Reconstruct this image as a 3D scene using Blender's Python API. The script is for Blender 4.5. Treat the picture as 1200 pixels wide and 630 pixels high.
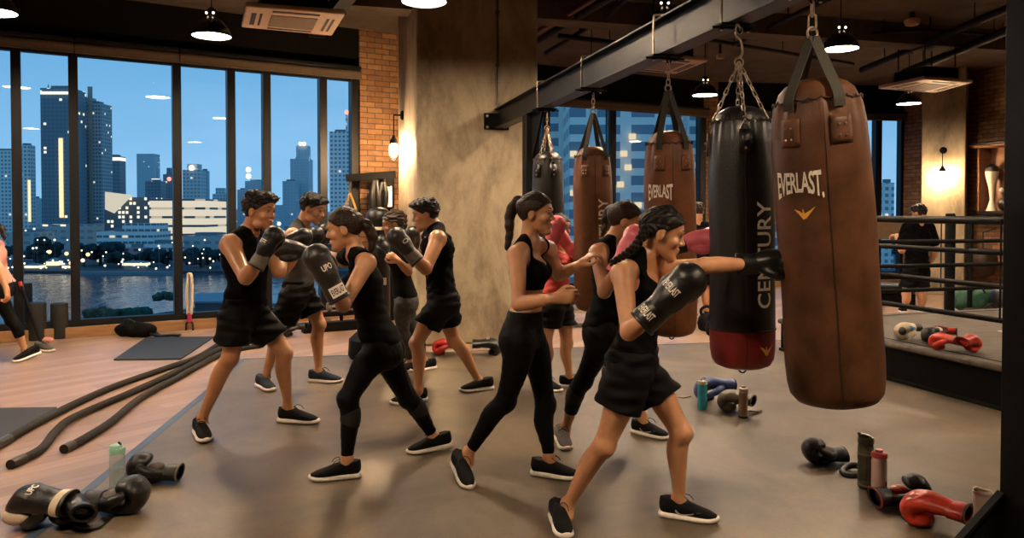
import bpy, bmesh, math, random
import numpy as np
from mathutils import Vector, Matrix
random.seed(7)
S = bpy.context.scene
for o in list(bpy.data.objects):
    bpy.data.objects.remove(o)
COL = S.collection
PI = math.pi
# ------------------------------------------------------------------ camera
FPX = 900.0                      # focal length in pixels of the 1200 px wide frame
TILT = math.radians(1.2)
EYE = 1.5
PY = 250.0 + FPX * math.tan(TILT)    # row of the optical axis; the horizon sits on row 250
cam_d = bpy.data.cameras.new('camera')
cam = bpy.data.objects.new('camera', cam_d)
COL.objects.link(cam)
cam.location = (0, 0, EYE)
cam.rotation_euler = (PI / 2 - TILT, 0, 0)
cam_d.sensor_width = 36
cam_d.lens = 36 * FPX / 1200
cam_d.shift_y = -(315 - PY) / 1200
cam_d.clip_start = 0.05
cam_d.clip_end = 6000
S.camera = cam
# ------------------------------------------------------------------ exposure, world
S.view_settings.view_transform = 'Standard'
S.view_settings.look = 'None'
S.view_settings.exposure = 0.0
S.view_settings.gamma = 1.0
S.view_settings.use_curve_mapping = False
try:
    S.cycles.use_denoising = True
    S.cycles.max_bounces = 8
    S.cycles.sample_clamp_indirect = 6
    S.cycles.caustics_reflective = False
    S.cycles.caustics_refractive = False
except Exception:
    pass
LAMP_STRENGTH = 305.0             # pendant diffusers
LAMP_COLOR = (1.0, 0.76, 0.52)
SCONCE_STRENGTH = 650.0         # wall lamp bulbs
SKY_TOP = (0.05, 0.225, 0.42)
SKY_LOW = (0.22, 0.41, 0.60)
SKY_STRENGTH = 1.6

def lin(h):
    h = h.lstrip('#')
    v = [int(h[i:i + 2], 16) / 255 for i in (0, 2, 4)]
    return tuple((c / 12.92 if c <= 0.04045 else ((c + 0.055) / 1.055) ** 2.4) for c in v)

world = bpy.data.worlds.new('dusk_sky')
S.world = world
world.use_nodes = True
nt = world.node_tree
nt.nodes.clear()
_o = nt.nodes.new('ShaderNodeOutputWorld')
_b = nt.nodes.new('ShaderNodeBackground')
_r = nt.nodes.new('ShaderNodeValToRGB')
_s = nt.nodes.new('ShaderNodeSeparateXYZ')
_c = nt.nodes.new('ShaderNodeTexCoord')
_n = nt.nodes.new('ShaderNodeTexNoise')
_m = nt.nodes.new('ShaderNodeMix'); _m.data_type = 'RGBA'; _m.blend_type = 'SCREEN'
_mp = nt.nodes.new('ShaderNodeMapping')
_mp.inputs['Scale'].default_value = (1, 1, 4)
_n.inputs['Scale'].default_value = 2.2
_n.inputs['Detail'].default_value = 5
_r2 = nt.nodes.new('ShaderNodeValToRGB')
_r2.color_ramp.elements[0].position = 0.5
_r2.color_ramp.elements[1].position = 0.85
_r2.color_ramp.elements[0].color = (0, 0, 0, 1)
_r2.color_ramp.elements[1].color = (0.10, 0.11, 0.13, 1)
nt.links.new(_c.outputs['Generated'], _s.inputs[0])
nt.links.new(_c.outputs['Generated'], _mp.inputs['Vector'])
nt.links.new(_mp.outputs[0], _n.inputs['Vector'])
nt.links.new(_n.outputs['Fac'], _r2.inputs[0])
nt.links.new(_s.outputs[2], _r.inputs[0])
_r.color_ramp.elements[0].position = 0.0
_r.color_ramp.elements[0].color = SKY_LOW + (1,)
_r.color_ramp.elements[1].position = 0.30
_r.color_ramp.elements[1].color = SKY_TOP + (1,)
nt.links.new(_r.outputs[0], _m.inputs['A'])
nt.links.new(_r2.outputs[0], _m.inputs['B'])
_m.inputs[0].default_value = 1.0
nt.links.new(_m.outputs['Result'], _b.inputs[0])
_b.inputs[1].default_value = SKY_STRENGTH
nt.links.new(_b.outputs[0], _o.inputs[0])

# ------------------------------------------------------------------ pixels to places
_fw = Vector((0, math.cos(TILT), -math.sin(TILT)))
_up = Vector((0, math.sin(TILT), math.cos(TILT)))
def ray(px, py):
    return _fw + Vector(((px - 600) / FPX, 0, 0)) + _up * (-(py - PY) / FPX)
def P(px, py, Y):
    """the point seen at (px, py) at distance Y along the view"""
    d = ray(px, py); return Vector((0, 0, EYE)) + d * (Y / d.y)
def F(px, py, z=0.0):
    """the point of the horizontal plane at height z seen at (px, py)"""
    d = ray(px, py); return Vector((0, 0, EYE)) + d * ((z - EYE) / d.z)
E2 = Vector((-0.258, 0.966, 0)).normalized()   # the building's long direction
E1 = Vector((0.966, 0.258, 0)).normalized()
YAW = math.atan2(0.258, 0.966)

# ------------------------------------------------------------------ materials
MATS = {}
class NT:
    def __init__(self, name):
        self.m = bpy.data.materials.new(name); self.m.use_nodes = True
        self.t = self.m.node_tree; self.t.nodes.clear()
        self.out = self.t.nodes.new('ShaderNodeOutputMaterial')
    def n(self, typ, **kw):
        nd = self.t.nodes.new('ShaderNode' + typ)
        for k, v in kw.items():
            if k.startswith('_'): setattr(nd, k[1:], v)
            else:
                key = k.replace('__', ' ')
                nd.inputs[key].default_value = v
        return nd
    def l(self, a, b): self.t.links.new(a, b)
    def math(self, op, a, b=None, c=None):
        nd = self.t.nodes.new('ShaderNodeMath'); nd.operation = op
        for i, v in enumerate((a, b, c)):
            if v is None: continue
            if isinstance(v, (int, float)): nd.inputs[i].default_value = v
            else: self.l(v, nd.inputs[i])
        return nd.outputs[0]
    def mix(self, f, a, b, blend='MIX'):
        nd = self.t.nodes.new('ShaderNodeMix'); nd.data_type = 'RGBA'; nd.blend_type = blend
        for sock, v in ((nd.inputs[0], f), (nd.inputs['A'], a), (nd.inputs['B'], b)):
            if isinstance(v, (int, float)): sock.default_value = v
            elif isinstance(v, tuple): sock.default_value = v + (1,) if len(v) == 3 else v
            else: self.l(v, sock)
        return nd.outputs['Result']
    def ramp(self, f, stops):
        nd = self.t.nodes.new('ShaderNodeValToRGB'); cr = nd.color_ramp
        while len(cr.elements) < len(stops): cr.elements.new(0.5)
        for e, (p, c) in zip(cr.elements, stops):
            e.position = p; e.color = (c + (1,)) if len(c) == 3 else c
        self.l(f, nd.inputs[0]); return nd.outputs[0]

def mat(name, color, rough=0.5, metal=0.0, var=0.0, scale=8.0, bump=0.0, bscale=None, coat=0.0, sheen=0.0,
        emit=None, estr=0.0, sss=0.0, stretch=None, spec=0.5, rvar=0.0, alpha=1.0, trans=0.0):
    """principled surface with procedural noise in colour, gloss and relief"""
    if name in MATS: return MATS[name]
    N = NT(name)
    p = N.n('BsdfPrincipled'); N.l(p.outputs[0], N.out.inputs[0])
    c = color if isinstance(color, tuple) else lin(color)
    p.inputs['Base Color'].default_value = c + (1,)
    p.inputs['Roughness'].default_value = rough
    p.inputs['Metallic'].default_value = metal
    p.inputs['Specular IOR Level'].default_value = spec
    if coat: p.inputs['Coat Weight'].default_value = coat; p.inputs['Coat Roughness'].default_value = 0.2
    if sheen: p.inputs['Sheen Weight'].default_value = sheen
    if sss:
        p.inputs['Subsurface Weight'].default_value = sss
        p.inputs['Subsurface Radius'].default_value = (0.012, 0.005, 0.003)
        p.inputs['Subsurface Scale'].default_value = 1.0
    if trans: p.inputs['Transmission Weight'].default_value = trans
    if alpha < 1: p.inputs['Alpha'].default_value = alpha
    if emit is not None:
        p.inputs['Emission Color'].default_value = emit + (1,); p.inputs['Emission Strength'].default_value = estr
    tc = N.n('TexCoord'); vec = tc.outputs['Object']
    if stretch:
        mp = N.n('Mapping'); mp.inputs['Scale'].default_value = stretch; N.l(vec, mp.inputs['Vector']); vec = mp.outputs[0]
    nz = N.n('TexNoise', Scale=scale, Detail=6.0, Roughness=0.6); N.l(vec, nz.inputs['Vector'])
    v = max(var, 0.02)
    lo = tuple(x * (1 - v) for x in c); hi = tuple(min(1, x * (1 + v)) for x in c)
    N.l(N.ramp(nz.outputs['Fac'], [(0.3, lo), (0.7, hi)]), p.inputs['Base Color'])
    if rvar:
        N.l(N.math('ADD', N.math('MULTIPLY', nz.outputs['Fac'], rvar * 2), rough - rvar), p.inputs['Roughness'])
    if bump:
        n2 = N.n('TexNoise', Scale=bscale or scale * 4, Detail=4.0); N.l(vec, n2.inputs['Vector'])
        b = N.n('Bump', Strength=bump, Distance=0.01); N.l(n2.outputs['Fac'], b.inputs['Height'])
        N.l(b.outputs[0], p.inputs['Normal'])
    MATS[name] = N.m
    return N.m

def emitter(name, color, strength):
    if name in MATS: return MATS[name]
    N = NT(name); e = N.n('Emission', Strength=strength); e.inputs[0].default_value = color + (1,)
    N.l(e.outputs[0], N.out.inputs[0]); MATS[name] = N.m
    return N.m

def glass_mat(name, tint=(0.92, 0.97, 1.0), refl=1.0):
    """thin window pane: mirror by Fresnel, otherwise clear"""
    N = NT(name)
    tr = N.n('BsdfTransparent'); tr.inputs[0].default_value = tint + (1,)
    gl = N.n('BsdfGlossy', Roughness=0.0)
    fr = N.n('Fresnel', IOR=1.45)
    mx = N.n('MixShader'); N.l(N.math('MULTIPLY', fr.outputs[0], refl), mx.inputs[0])
    N.l(tr.outputs[0], mx.inputs[1]); N.l(gl.outputs[0], mx.inputs[2]); N.l(mx.outputs[0], N.out.inputs[0])
    return N.m

def brick_mat(name):
    N = NT(name); p = N.n('BsdfPrincipled', Roughness=0.85); N.l(p.outputs[0], N.out.inputs[0])
    tc = N.n('TexCoord'); mp = N.n('Mapping'); mp.inputs['Rotation'].default_value = (PI / 2, 0, 0)
    N.l(tc.outputs['Object'], mp.inputs['Vector'])
    sp = N.n('SeparateXYZ'); N.l(tc.outputs['Object'], sp.inputs[0])
    cb = N.n('CombineXYZ'); N.l(sp.outputs[0], cb.inputs[0]); N.l(sp.outputs[2], cb.inputs[1])
    nw = N.n('TexNoise', Scale=6.0, Detail=3.0); N.l(tc.outputs['Object'], nw.inputs['Vector'])
    wob = N.mix(0.012, cb.outputs[0], nw.outputs['Color'], 'ADD')
    br = N.n('TexBrick', Scale=1.0, Mortar__Size=0.007, Mortar__Smooth=0.3, Bias=-0.1, Brick__Width=0.23, Row__Height=0.078)
    br.inputs['Color1'].default_value = lin('#a67a54') + (1,)
    br.inputs['Color2'].default_value = lin('#805a3a') + (1,)
    br.inputs['Mortar'].default_value = lin('#5a4636') + (1,)
    N.l(wob, br.inputs['Vector'])
    nz = N.n('TexNoise', Scale=9.0, Detail=8.0); N.l(tc.outputs['Object'], nz.inputs['Vector'])
    col = N.mix(0.55, br.outputs['Color'], N.ramp(nz.outputs['Fac'], [(0.3, (0.45, 0.4, 0.36)), (0.7, (1.0, 1.0, 1.0))]), 'MULTIPLY')
    N.l(col, p.inputs['Base Color'])
    h = N.math('ADD', N.math('MULTIPLY', br.outputs['Fac'], -1.0), N.math('MULTIPLY', nz.outputs['Fac'], 0.6))
    b = N.n('Bump', Strength=0.9, Distance=0.012); N.l(h, b.inputs['Height']); N.l(b.outputs[0], p.inputs['Normal'])
    return N.m

def concrete_mat(name, c1, c2, c3, rough=0.6, scale=1.2, spec=0.4, streak=(1, 1, 0.45), bump=0.25):
    N = NT(name); p = N.n('BsdfPrincipled'); N.l(p.outputs[0], N.out.inputs[0])
    p.inputs['Specular IOR Level'].default_value = spec
    tc = N.n('TexCoord'); mp = N.n('Mapping'); mp.inputs['Scale'].default_value = streak; N.l(tc.outputs['Object'], mp.inputs['Vector'])
    n1 = N.n('TexNoise', Scale=scale, Detail=8.0, Roughness=0.62, Distortion=0.8); N.l(mp.outputs[0], n1.inputs['Vector'])
    n2 = N.n('TexNoise', Scale=scale * 7, Detail=8.0, Roughness=0.7); N.l(mp.outputs[0], n2.inputs['Vector'])
    n3 = N.n('TexNoise', Scale=scale * 60, Detail=3.0); N.l(tc.outputs['Object'], n3.inputs['Vector'])
    f = N.math('ADD', N.math('MULTIPLY', n1.outputs['Fac'], 0.7), N.math('MULTIPLY', n2.outputs['Fac'], 0.3))
    col = N.ramp(f, [(0.36, c1), (0.5, c2), (0.64, c3)])
    col = N.mix(0.18, col, N.ramp(n3.outputs['Fac'], [(0.3, (0.6, 0.6, 0.6)), (0.7, (1.2, 1.2, 1.2))]), 'MULTIPLY')
    N.l(col, p.inputs['Base Color'])
    N.l(N.math('ADD', N.math('MULTIPLY', n2.outputs['Fac'], 0.3), rough - 0.15), p.inputs['Roughness'])
    b = N.n('Bump', Strength=bump, Distance=0.006); N.l(N.math('ADD', n2.outputs['Fac'], n3.outputs['Fac']), b.inputs['Height'])
    N.l(b.outputs[0], p.inputs['Normal'])
    return N.m

def wood_floor_mat(name):
    N = NT(name); p = N.n('BsdfPrincipled', Roughness=0.36); N.l(p.outputs[0], N.out.inputs[0])
    tc = N.n('TexCoord'); mp = N.n('Mapping'); mp.inputs['Rotation'].default_value = (0, 0, math.radians(-52))
    N.l(tc.outputs['Object'], mp.inputs['Vector'])
    br = N.n('TexBrick', Scale=1.0, Mortar__Size=0.0016, Mortar__Smooth=0.2, Bias=0.0, Brick__Width=1.5, Row__Height=0.14)
    br.inputs['Color1'].default_value = lin('#a98c79') + (1,)
    br.inputs['Color2'].default_value = lin('#8f7461') + (1,)
    br.inputs['Mortar'].default_value = lin('#6a4c38') + (1,)
    N.l(mp.outputs[0], br.inputs['Vector'])
    m2 = N.n('Mapping'); m2.inputs['Scale'].default_value = (1.0, 14, 1); N.l(mp.outputs[0], m2.inputs['Vector'])
    nz = N.n('TexNoise', Scale=2.2, Detail=8.0, Roughness=0.65, Distortion=0.6); N.l(m2.outputs[0], nz.inputs['Vector'])
    col = N.mix(0.75, br.outputs['Color'], N.ramp(nz.outputs['Fac'], [(0.28, (0.55, 0.48, 0.44)), (0.52, (1, 1, 1)), (0.75, (1.15, 1.12, 1.1))]), 'MULTIPLY')
    N.l(col, p.inputs['Base Color'])
    N.l(N.math('ADD', N.math('MULTIPLY', nz.outputs['Fac'], 0.2), 0.28), p.inputs['Roughness'])
    b = N.n('Bump', Strength=0.15, Distance=0.003); N.l(N.math('SUBTRACT', nz.outputs['Fac'], br.outputs['Fac']), b.inputs['Height'])
    N.l(b.outputs[0], p.inputs['Normal'])
    return N.m

def facade_mat(name, wall, glass, cw, ch, fw, fh, lit=0.12, litcol=(1.0, 0.75, 0.45), lstr=3.0, band=False, glow=0.0):
    """a building front: a grid of windows, some of them lit; sizes in metres"""
    N = NT(name); p = N.n('BsdfPrincipled', Roughness=0.6); N.l(p.outputs[0], N.out.inputs[0])
    tc = N.n('TexCoord'); sp = N.n('SeparateXYZ'); N.l(tc.outputs['Object'], sp.inputs[0])
    u = N.math('DIVIDE', N.math('ADD', sp.outputs[0], sp.outputs[1]), cw); v = N.math('DIVIDE', sp.outputs[2], ch)
    fu = N.math('FRACT', N.math('ADD', u, 500.5)); fv = N.math('FRACT', N.math('ADD', v, 500.0))
    inu = N.math('LESS_THAN', N.math('ABSOLUTE', N.math('SUBTRACT', fu, 0.5)), fw / 2)
    inv = N.math('LESS_THAN', N.math('ABSOLUTE', N.math('SUBTRACT', fv, 0.5)), fh / 2)
    win = inv if band else N.math('MULTIPLY', inu, inv)
    cb = N.n('CombineXYZ'); N.l(N.math('FLOOR', N.math('ADD', u, 500.5)), cb.inputs[0]); N.l(N.math('FLOOR', N.math('ADD', v, 500.0)), cb.inputs[1])
    wn = N.n('TexWhiteNoise', _noise_dimensions='3D'); N.l(cb.outputs[0], wn.inputs['Vector'])
    on = N.math('MULTIPLY', N.math('LESS_THAN', wn.outputs['Value'], lit), win)
    N.l(N.mix(win, wall, glass), p.inputs['Base Color'])
    N.l(N.math('SUBTRACT', 0.75, N.math('MULTIPLY', win, 0.45)), p.inputs['Roughness'])
    p.inputs['Emission Color'].default_value = litcol + (1,)
    es = N.math('MULTIPLY', on, lstr)
    if glow: es = N.math('ADD', es, N.math('MULTIPLY', N.math('SUBTRACT', 1.0, win), glow))
    N.l(es, p.inputs['Emission Strength'])
    return N.m

# ------------------------------------------------------------------ mesh helpers: every shape is (verts Nx3, faces)
def join(*ms):
    V = []; Fc = []; n = 0
    for v, f in ms:
        v = np.asarray(v, float).reshape(-1, 3); V.append(v)
        Fc += [tuple(i + n for i in q) for q in f]; n += len(v)
    return np.vstack(V), Fc
def xf(m, M):
    v = np.asarray(m[0], float).reshape(-1, 3); M = np.array(M)
    return v @ M[:3, :3].T + M[:3, 3], m[1]
def mv(m, d): return np.asarray(m[0], float).reshape(-1, 3) + np.array(d), m[1]
def rotm(ax, a): return Matrix.Rotation(a, 4, ax)
def box(sx, sy, sz, c=(0, 0, 0)):
    x, y, z = sx / 2, sy / 2, sz / 2
    v = np.array([(-x, -y, -z), (x, -y, -z), (x, y, -z), (-x, y, -z), (-x, -y, z), (x, -y, z), (x, y, z), (-x, y, z)]) + np.array(c)
    return v, [(0, 3, 2, 1), (4, 5, 6, 7), (0, 1, 5, 4), (1, 2, 6, 5), (2, 3, 7, 6), (3, 0, 4, 7)]
def prism(poly, z0, z1):
    n = len(poly); v = [(x, y, z0) for x, y in poly] + [(x, y, z1) for x, y in poly]
    a = sum(poly[i][0] * poly[(i + 1) % n][1] - poly[(i + 1) % n][0] * poly[i][1] for i in range(n))
    f = [tuple(range(n))[::-1], tuple(range(n, 2 * n))] + [(i, (i + 1) % n, n + (i + 1) % n, n + i) for i in range(n)]
    if a < 0: f = [q[::-1] for q in f]
    return np.array(v, float), f
def lathe(prof, n=32, cap=True):
    v = []; f = []
    for r, z in prof:
        for i in range(n):
            a = 2 * PI * i / n; v.append((r * math.cos(a), r * math.sin(a), z))
    for j in range(len(prof) - 1):
        for i in range(n):
            k = (i + 1) % n; f.append((j * n + i, j * n + k, (j + 1) * n + k, (j + 1) * n + i))
    if cap:
        f.append(tuple(range(n))[::-1]); f.append(tuple(range((len(prof) - 1) * n, len(prof) * n)))
    return np.array(v, float), f
def frames(pts, up=None):
    pts = [Vector(p) for p in pts]; out = []
    prev = None
    for i, p in enumerate(pts):
        t = (pts[min(i + 1, len(pts) - 1)] - pts[max(i - 1, 0)]).normalized()
        if up is not None: ref = Vector(up)
        elif prev is not None: ref = prev
        else: ref = Vector((0, 0, 1)) if abs(t.z) < 0.9 else Vector((1, 0, 0))
        n = ref - t * ref.dot(t)
        if n.length < 1e-6: n = t.orthogonal()
        n.normalize(); b = t.cross(n); prev = n
        out.append((p, t, n, b))
    return out
def tube(pts, r, n=10, closed=False, cap=True, sq=None, up=None):
    """a swept round (or flat: sq = (half width along up, half width across)) bar along pts"""
    rs = r if isinstance(r, (list, tuple)) else [r] * len(pts)
    v = []; f = []
    fr = frames(pts, up)
    for (p, t, nn, b), rr in zip(fr, rs):
        if sq:
            a, c = sq; k = rr
            for s1, s2 in ((1, 1), (-1, 1), (-1, -1), (1, -1)): v.append(p + nn * a * s1 * k + b * c * s2 * k)
        else:
            for i in range(n):
                a = 2 * PI * i / n; v.append(p + nn * math.cos(a) * rr + b * math.sin(a) * rr)
    if sq: n = 4
    m = len(pts)
    for j in range(m - 1 + (1 if closed else 0)):
        j2 = (j + 1) % m
        for i in range(n):
            k = (i + 1) % n; f.append((j * n + i, j * n + k, j2 * n + k, j2 * n + i))
    if cap and not closed:
        f.append(tuple(range(n))[::-1]); f.append(tuple(range((m - 1) * n, m * n)))
    return np.array([tuple(q) for q in v]), f
def curve_pts(ctrl, n=8):
    """Catmull-Rom through the control points"""
    c = [Vector(p) for p in ctrl]; c = [c[0] * 2 - c[1]] + c + [c[-1] * 2 - c[-2]]
    out = []
    for i in range(1, len(c) - 2):
        for k in range(n):
            t = k / n
            out.append(0.5 * ((2 * c[i]) + (c[i + 1] - c[i - 1]) * t + (2 * c[i - 1] - 5 * c[i] + 4 * c[i + 1] - c[i + 2]) * t * t + (3 * c[i] - c[i - 1] - 3 * c[i + 1] + c[i + 2]) * t ** 3))
    out.append(c[-2]); return out
def ball(r, c=(0, 0, 0), n=16, m=10, sc=(1, 1, 1)):
    prof = [(max(1e-4, r * math.sin(PI * j / m)), -r * math.cos(PI * j / m)) for j in range(m + 1)]
    v, f = lathe(prof, n); return v * np.array(sc) + np.array(c), f
def torus(R, r, n=20, m=8, stretch=0.0):
    """a ring in the local XZ plane; stretch lengthens it along Z (a chain link)"""
    pts = []
    for i in range(n):
        a = 2 * PI * i / n; z = R * math.sin(a); pts.append((R * math.cos(a), 0, z + (stretch if z > 1e-9 else -stretch)))
    return tube(pts, r, m, closed=True, up=(0, 1, 0))

def link(o, parent=None):
    COL.objects.link(o)
    if parent is not None: o.parent = parent
    return o
def rootloc(o):
    return np.array(o.matrix_world.translation) if o.parent is None else rootloc(o.parent)
def root_of(o):
    while o.parent is not None: o = o.parent
    return o
def obj(name, m, material, parent=None, world=True, smooth=True, bevel=0.0, sub=0):
    """ONE mesh object; world=True: the vertices are world points (the parent thing's place is taken off)"""
    v, f = m; v = np.asarray(v, float).reshape(-1, 3)
    if parent is not None and world: v = v - np.array(root_of(parent).location)
    me = bpy.data.meshes.new(name)
    me.from_pydata(v.tolist(), [], [list(map(int, q)) for q in f]); me.update()
    if smooth:
        me.polygons.foreach_set('use_smooth', [True] * len(me.polygons))
        try: me.set_sharp_from_angle(angle=math.radians(42))
        except Exception: pass
    o = bpy.data.objects.new(name, me)
    for mt in (material if isinstance(material, (list, tuple)) else [material]): me.materials.append(mt)
    link(o, parent)
    if bevel:
        b = o.modifiers.new('bevel', 'BEVEL'); b.width = bevel; b.segments = 2; b.limit_method = 'ANGLE'
    if sub:
        b = o.modifiers.new('sub', 'SUBSURF'); b.levels = sub; b.render_levels = sub
    return o
def thing(name, label, cat, loc=(0, 0, 0), rotz=0.0, group=None):
    o = bpy.data.objects.new(name, None); o.empty_display_size = 0.1
    o.location = loc; o.rotation_euler = (0, 0, rotz); link(o)
    return tag(o, label, cat, group)
def tag(o, label, cat, group=None, kind=None):
    o['label'] = label; o['category'] = cat
    if group: o['group'] = group
    if kind: o['kind'] = kind
    return o
def recenter(o):
    """put a one-mesh thing's origin at its base"""
    me = o.data; n = len(me.vertices); a = np.empty(n * 3); me.vertices.foreach_get('co', a); a = a.reshape(-1, 3)
    c = np.array([(a[:, 0].min() + a[:, 0].max()) / 2, (a[:, 1].min() + a[:, 1].max()) / 2, a[:, 2].min()])
    me.vertices.foreach_set('co', (a - c).ravel()); o.location = tuple(c); me.update(); return o
def solo(name, m, material, label, cat, group=None, **kw):
    return tag(recenter(obj(name, m, material, **kw)), label, cat, group)
def struct(name, m, material, parent=None, **kw):
    o = obj(name, m, material, parent, **kw)
    if parent is None: o['kind'] = 'structure'
    return o
def copy_tree(o, parent=None):
    c = o.copy(); link(c, parent)
    for ch in [k for k in bpy.data.objects if k.parent == o]: copy_tree(ch, c)
    return c
def text_mesh(s, w=None, h=None, bold=0.0, spacing=1.0):
    """flat lettering in the XY plane, centred, scaled to w x h"""
    cu = bpy.data.curves.new('lettering', 'FONT'); cu.body = s; cu.size = 1.0; cu.offset = bold; cu.space_character = spacing
    cu.resolution_u = 3
    o = bpy.data.objects.new('lettering', cu); COL.objects.link(o)
    dg = bpy.context.evaluated_depsgraph_get(); dg.update()
    me = bpy.data.meshes.new_from_object(o.evaluated_get(dg))
    v = np.array([tuple(x.co) for x in me.vertices]); f = [tuple(p.vertices) for p in me.polygons]
    bpy.data.objects.remove(o); bpy.data.meshes.remove(me); bpy.data.curves.remove(cu)
    lo, hi = v.min(0), v.max(0)
    v = v - (lo + hi) / 2
    if w: v[:, 0] *= w / (hi[0] - lo[0])
    if h: v[:, 1] *= h / (hi[1] - lo[1])
    return v, f
def subdiv_flat(m, n=1):
    bm = bmesh.new(); me = bpy.data.meshes.new('t'); me.from_pydata([tuple(x) for x in m[0]], [], [list(q) for q in m[1]]); bm.from_mesh(me)
    for _ in range(n): bmesh.ops.subdivide_edges(bm, edges=bm.edges[:], cuts=1, use_grid_fill=True)
    v = np.array([tuple(x.co) for x in bm.verts]); bm.verts.index_update(); f = [tuple(q.index for q in p.verts) for p in bm.faces]
    bm.free(); bpy.data.meshes.remove(me); return v, f
# ================================================================== the room shell
CEIL = 4.15
M_floor = concrete_mat('floor_concrete', lin('#463c31'), lin('#615444'), lin('#796953'), rough=0.47, scale=0.9, spec=0.5, streak=(1, 1, 1), bump=0.06)
M_wood = wood_floor_mat('floor_planks')
M_conc = concrete_mat('pillar_concrete', lin('#786a57'), lin('#a29178'), lin('#bba98c'), rough=0.75, scale=1.6, spec=0.25)
M_ceil = concrete_mat('ceiling_concrete', lin('#443b33'), lin('#564b42'), lin('#665a50'), rough=0.85, scale=1.0, spec=0.15)
M_brick = brick_mat('brick')
M_dark = mat('dark_painted_wall', (0.0055, 0.005, 0.005), 0.85, var=0.2, spec=.06)
M_frame = mat('black_window_frame', (0.006, 0.0065, 0.008), 0.45, var=0.15, scale=20, spec=.25)
M_steel = mat('black_steel', (0.0038, 0.0038, 0.0038), 0.62, var=0.25, scale=14, bump=0.08, bscale=120, spec=0.12)
M_curb = mat('timber_curb', '#8f6a45', 0.5, var=0.25, scale=3, stretch=(1, 1, 8))
M_glass = glass_mat('window_glass', refl=0.6)
M_tape = mat('blue_tape', '#3c5068', 0.5, var=0.12)
M_blind = mat('roller_blind_cloth', '#57483b', 0.8, var=0.12, scale=30)
M_white_metal = mat('off_white_metal', '#c9a98c', 0.45, var=0.06)
M_grille = mat('vent_grille', '#75614e', 0.6, var=0.2, scale=60)
M_black = mat('matt_black', (0.006, 0.006, 0.006), 0.6, var=0.3)
M_chrome = mat('chrome', (0.55, 0.53, 0.5), 0.28, 1.0, var=0.12)

def slab(poly, z0, z1): return prism([(p[0], p[1]) for p in poly], z0, z1)
# left window wall: straight, its floor line in 1/distance is linear across the picture
def wscale(px): return 101.0 - 0.0476 * px
def WL(px, z):
    s = wscale(px); Y = FPX / s
    return Vector(((px - 600) / s, Y, z))
A, B = WL(-260, 0), WL(423, 0)
wdir = (B - A).normalized(); wn_ = Vector((wdir.y, -wdir.x, 0))      # wn_ points into the room
wyaw = math.atan2(wdir.y, wdir.x)
# floors
ROOM = [(A.x - 0.1, -4.5), (A.x - 0.1, A.y + 0.05), (B.x, B.y + 0.05), (B.x + 1.6, 13.2), (3.92, 15.6), (12.0, 16.75), (13.5, 16.7), (18.5, -4.5)]
struct('floor', prism(ROOM, -0.2, 0), M_wood, smooth=False)
fl = [F(40, 627), F(88, 587), F(240, 462), F(285, 421), F(835, 402)]
far = fl[4] + (fl[4] - fl[3]) * 0.9
near = fl[0] + (fl[0] - fl[1]) * 6
FZ = 0.006
struct('floor_concrete', slab([near] + fl[:4] + [far, (14, 9.5), (14, -3.2), (near[0] + 1, -3.2)], 0.0005, FZ), M_floor, smooth=False)
for nm, pts in (('trim_1', [near, fl[0], fl[1], fl[2], fl[3]]), ('trim_2', [fl[3], far])):
    w = 0.055 if nm == 'trim_1' else 0.03
    struct(nm, tube([Vector((p[0], p[1], 0.0065)) for p in pts], 1, sq=(0.0015, w / 2), up=(0, 0, 1)), M_tape, smooth=False)
def wall_box(p0, p1, z0, z1, thick=0.2, off=0.0):
    """a box along p0-p1; its room side lies on that line moved off metres into the room"""
    d = (p1 - p0).normalized(); n = Vector((d.y, -d.x, 0))
    q = [p0 + n * off, p1 + n * off, p1 + n * (off - thick), p0 + n * (off - thick)]
    return prism([(a.x, a.y) for a in q], z0, z1)
ZB0, ZB1 = 3.43, 3.58
struct('wall_header', wall_box(A, B, ZB1 - 0.02, CEIL), M_dark, smooth=False)
struct('baseboard_left', wall_box(A, B, 0, 0.13, 0.3, 0.06), M_curb, smooth=False, bevel=0.006)
mull = [-250, -110, 20.5, 87.5, 208.5, 272, 313.5, 379.5, 416]
for i in range(len(mull) - 1):
    w = struct('window_%d' % (i + 1), join(wall_box(WL(mull[i + 1], 0) - wdir * 0.05, WL(mull[i + 1], 0) + wdir * 0.05, 0.13, ZB1, 0.14, 0.02),
                                          wall_box(WL(mull[i], 0), WL(mull[i + 1], 0), 0.13, 0.21, 0.12, 0.012),
                                          wall_box(WL(mull[i], 0), WL(mull[i + 1], 0), ZB0 - 0.03, ZB1, 0.10, 0.006)), M_frame, smooth=False)
    struct('glass_pane', wall_box(WL(mull[i], 0) + wdir * 0.05, WL(mull[i + 1], 0) - wdir * 0.05, 0.21, ZB0 - 0.03, 0.012, -0.04), M_glass, parent=w, smooth=False)
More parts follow.
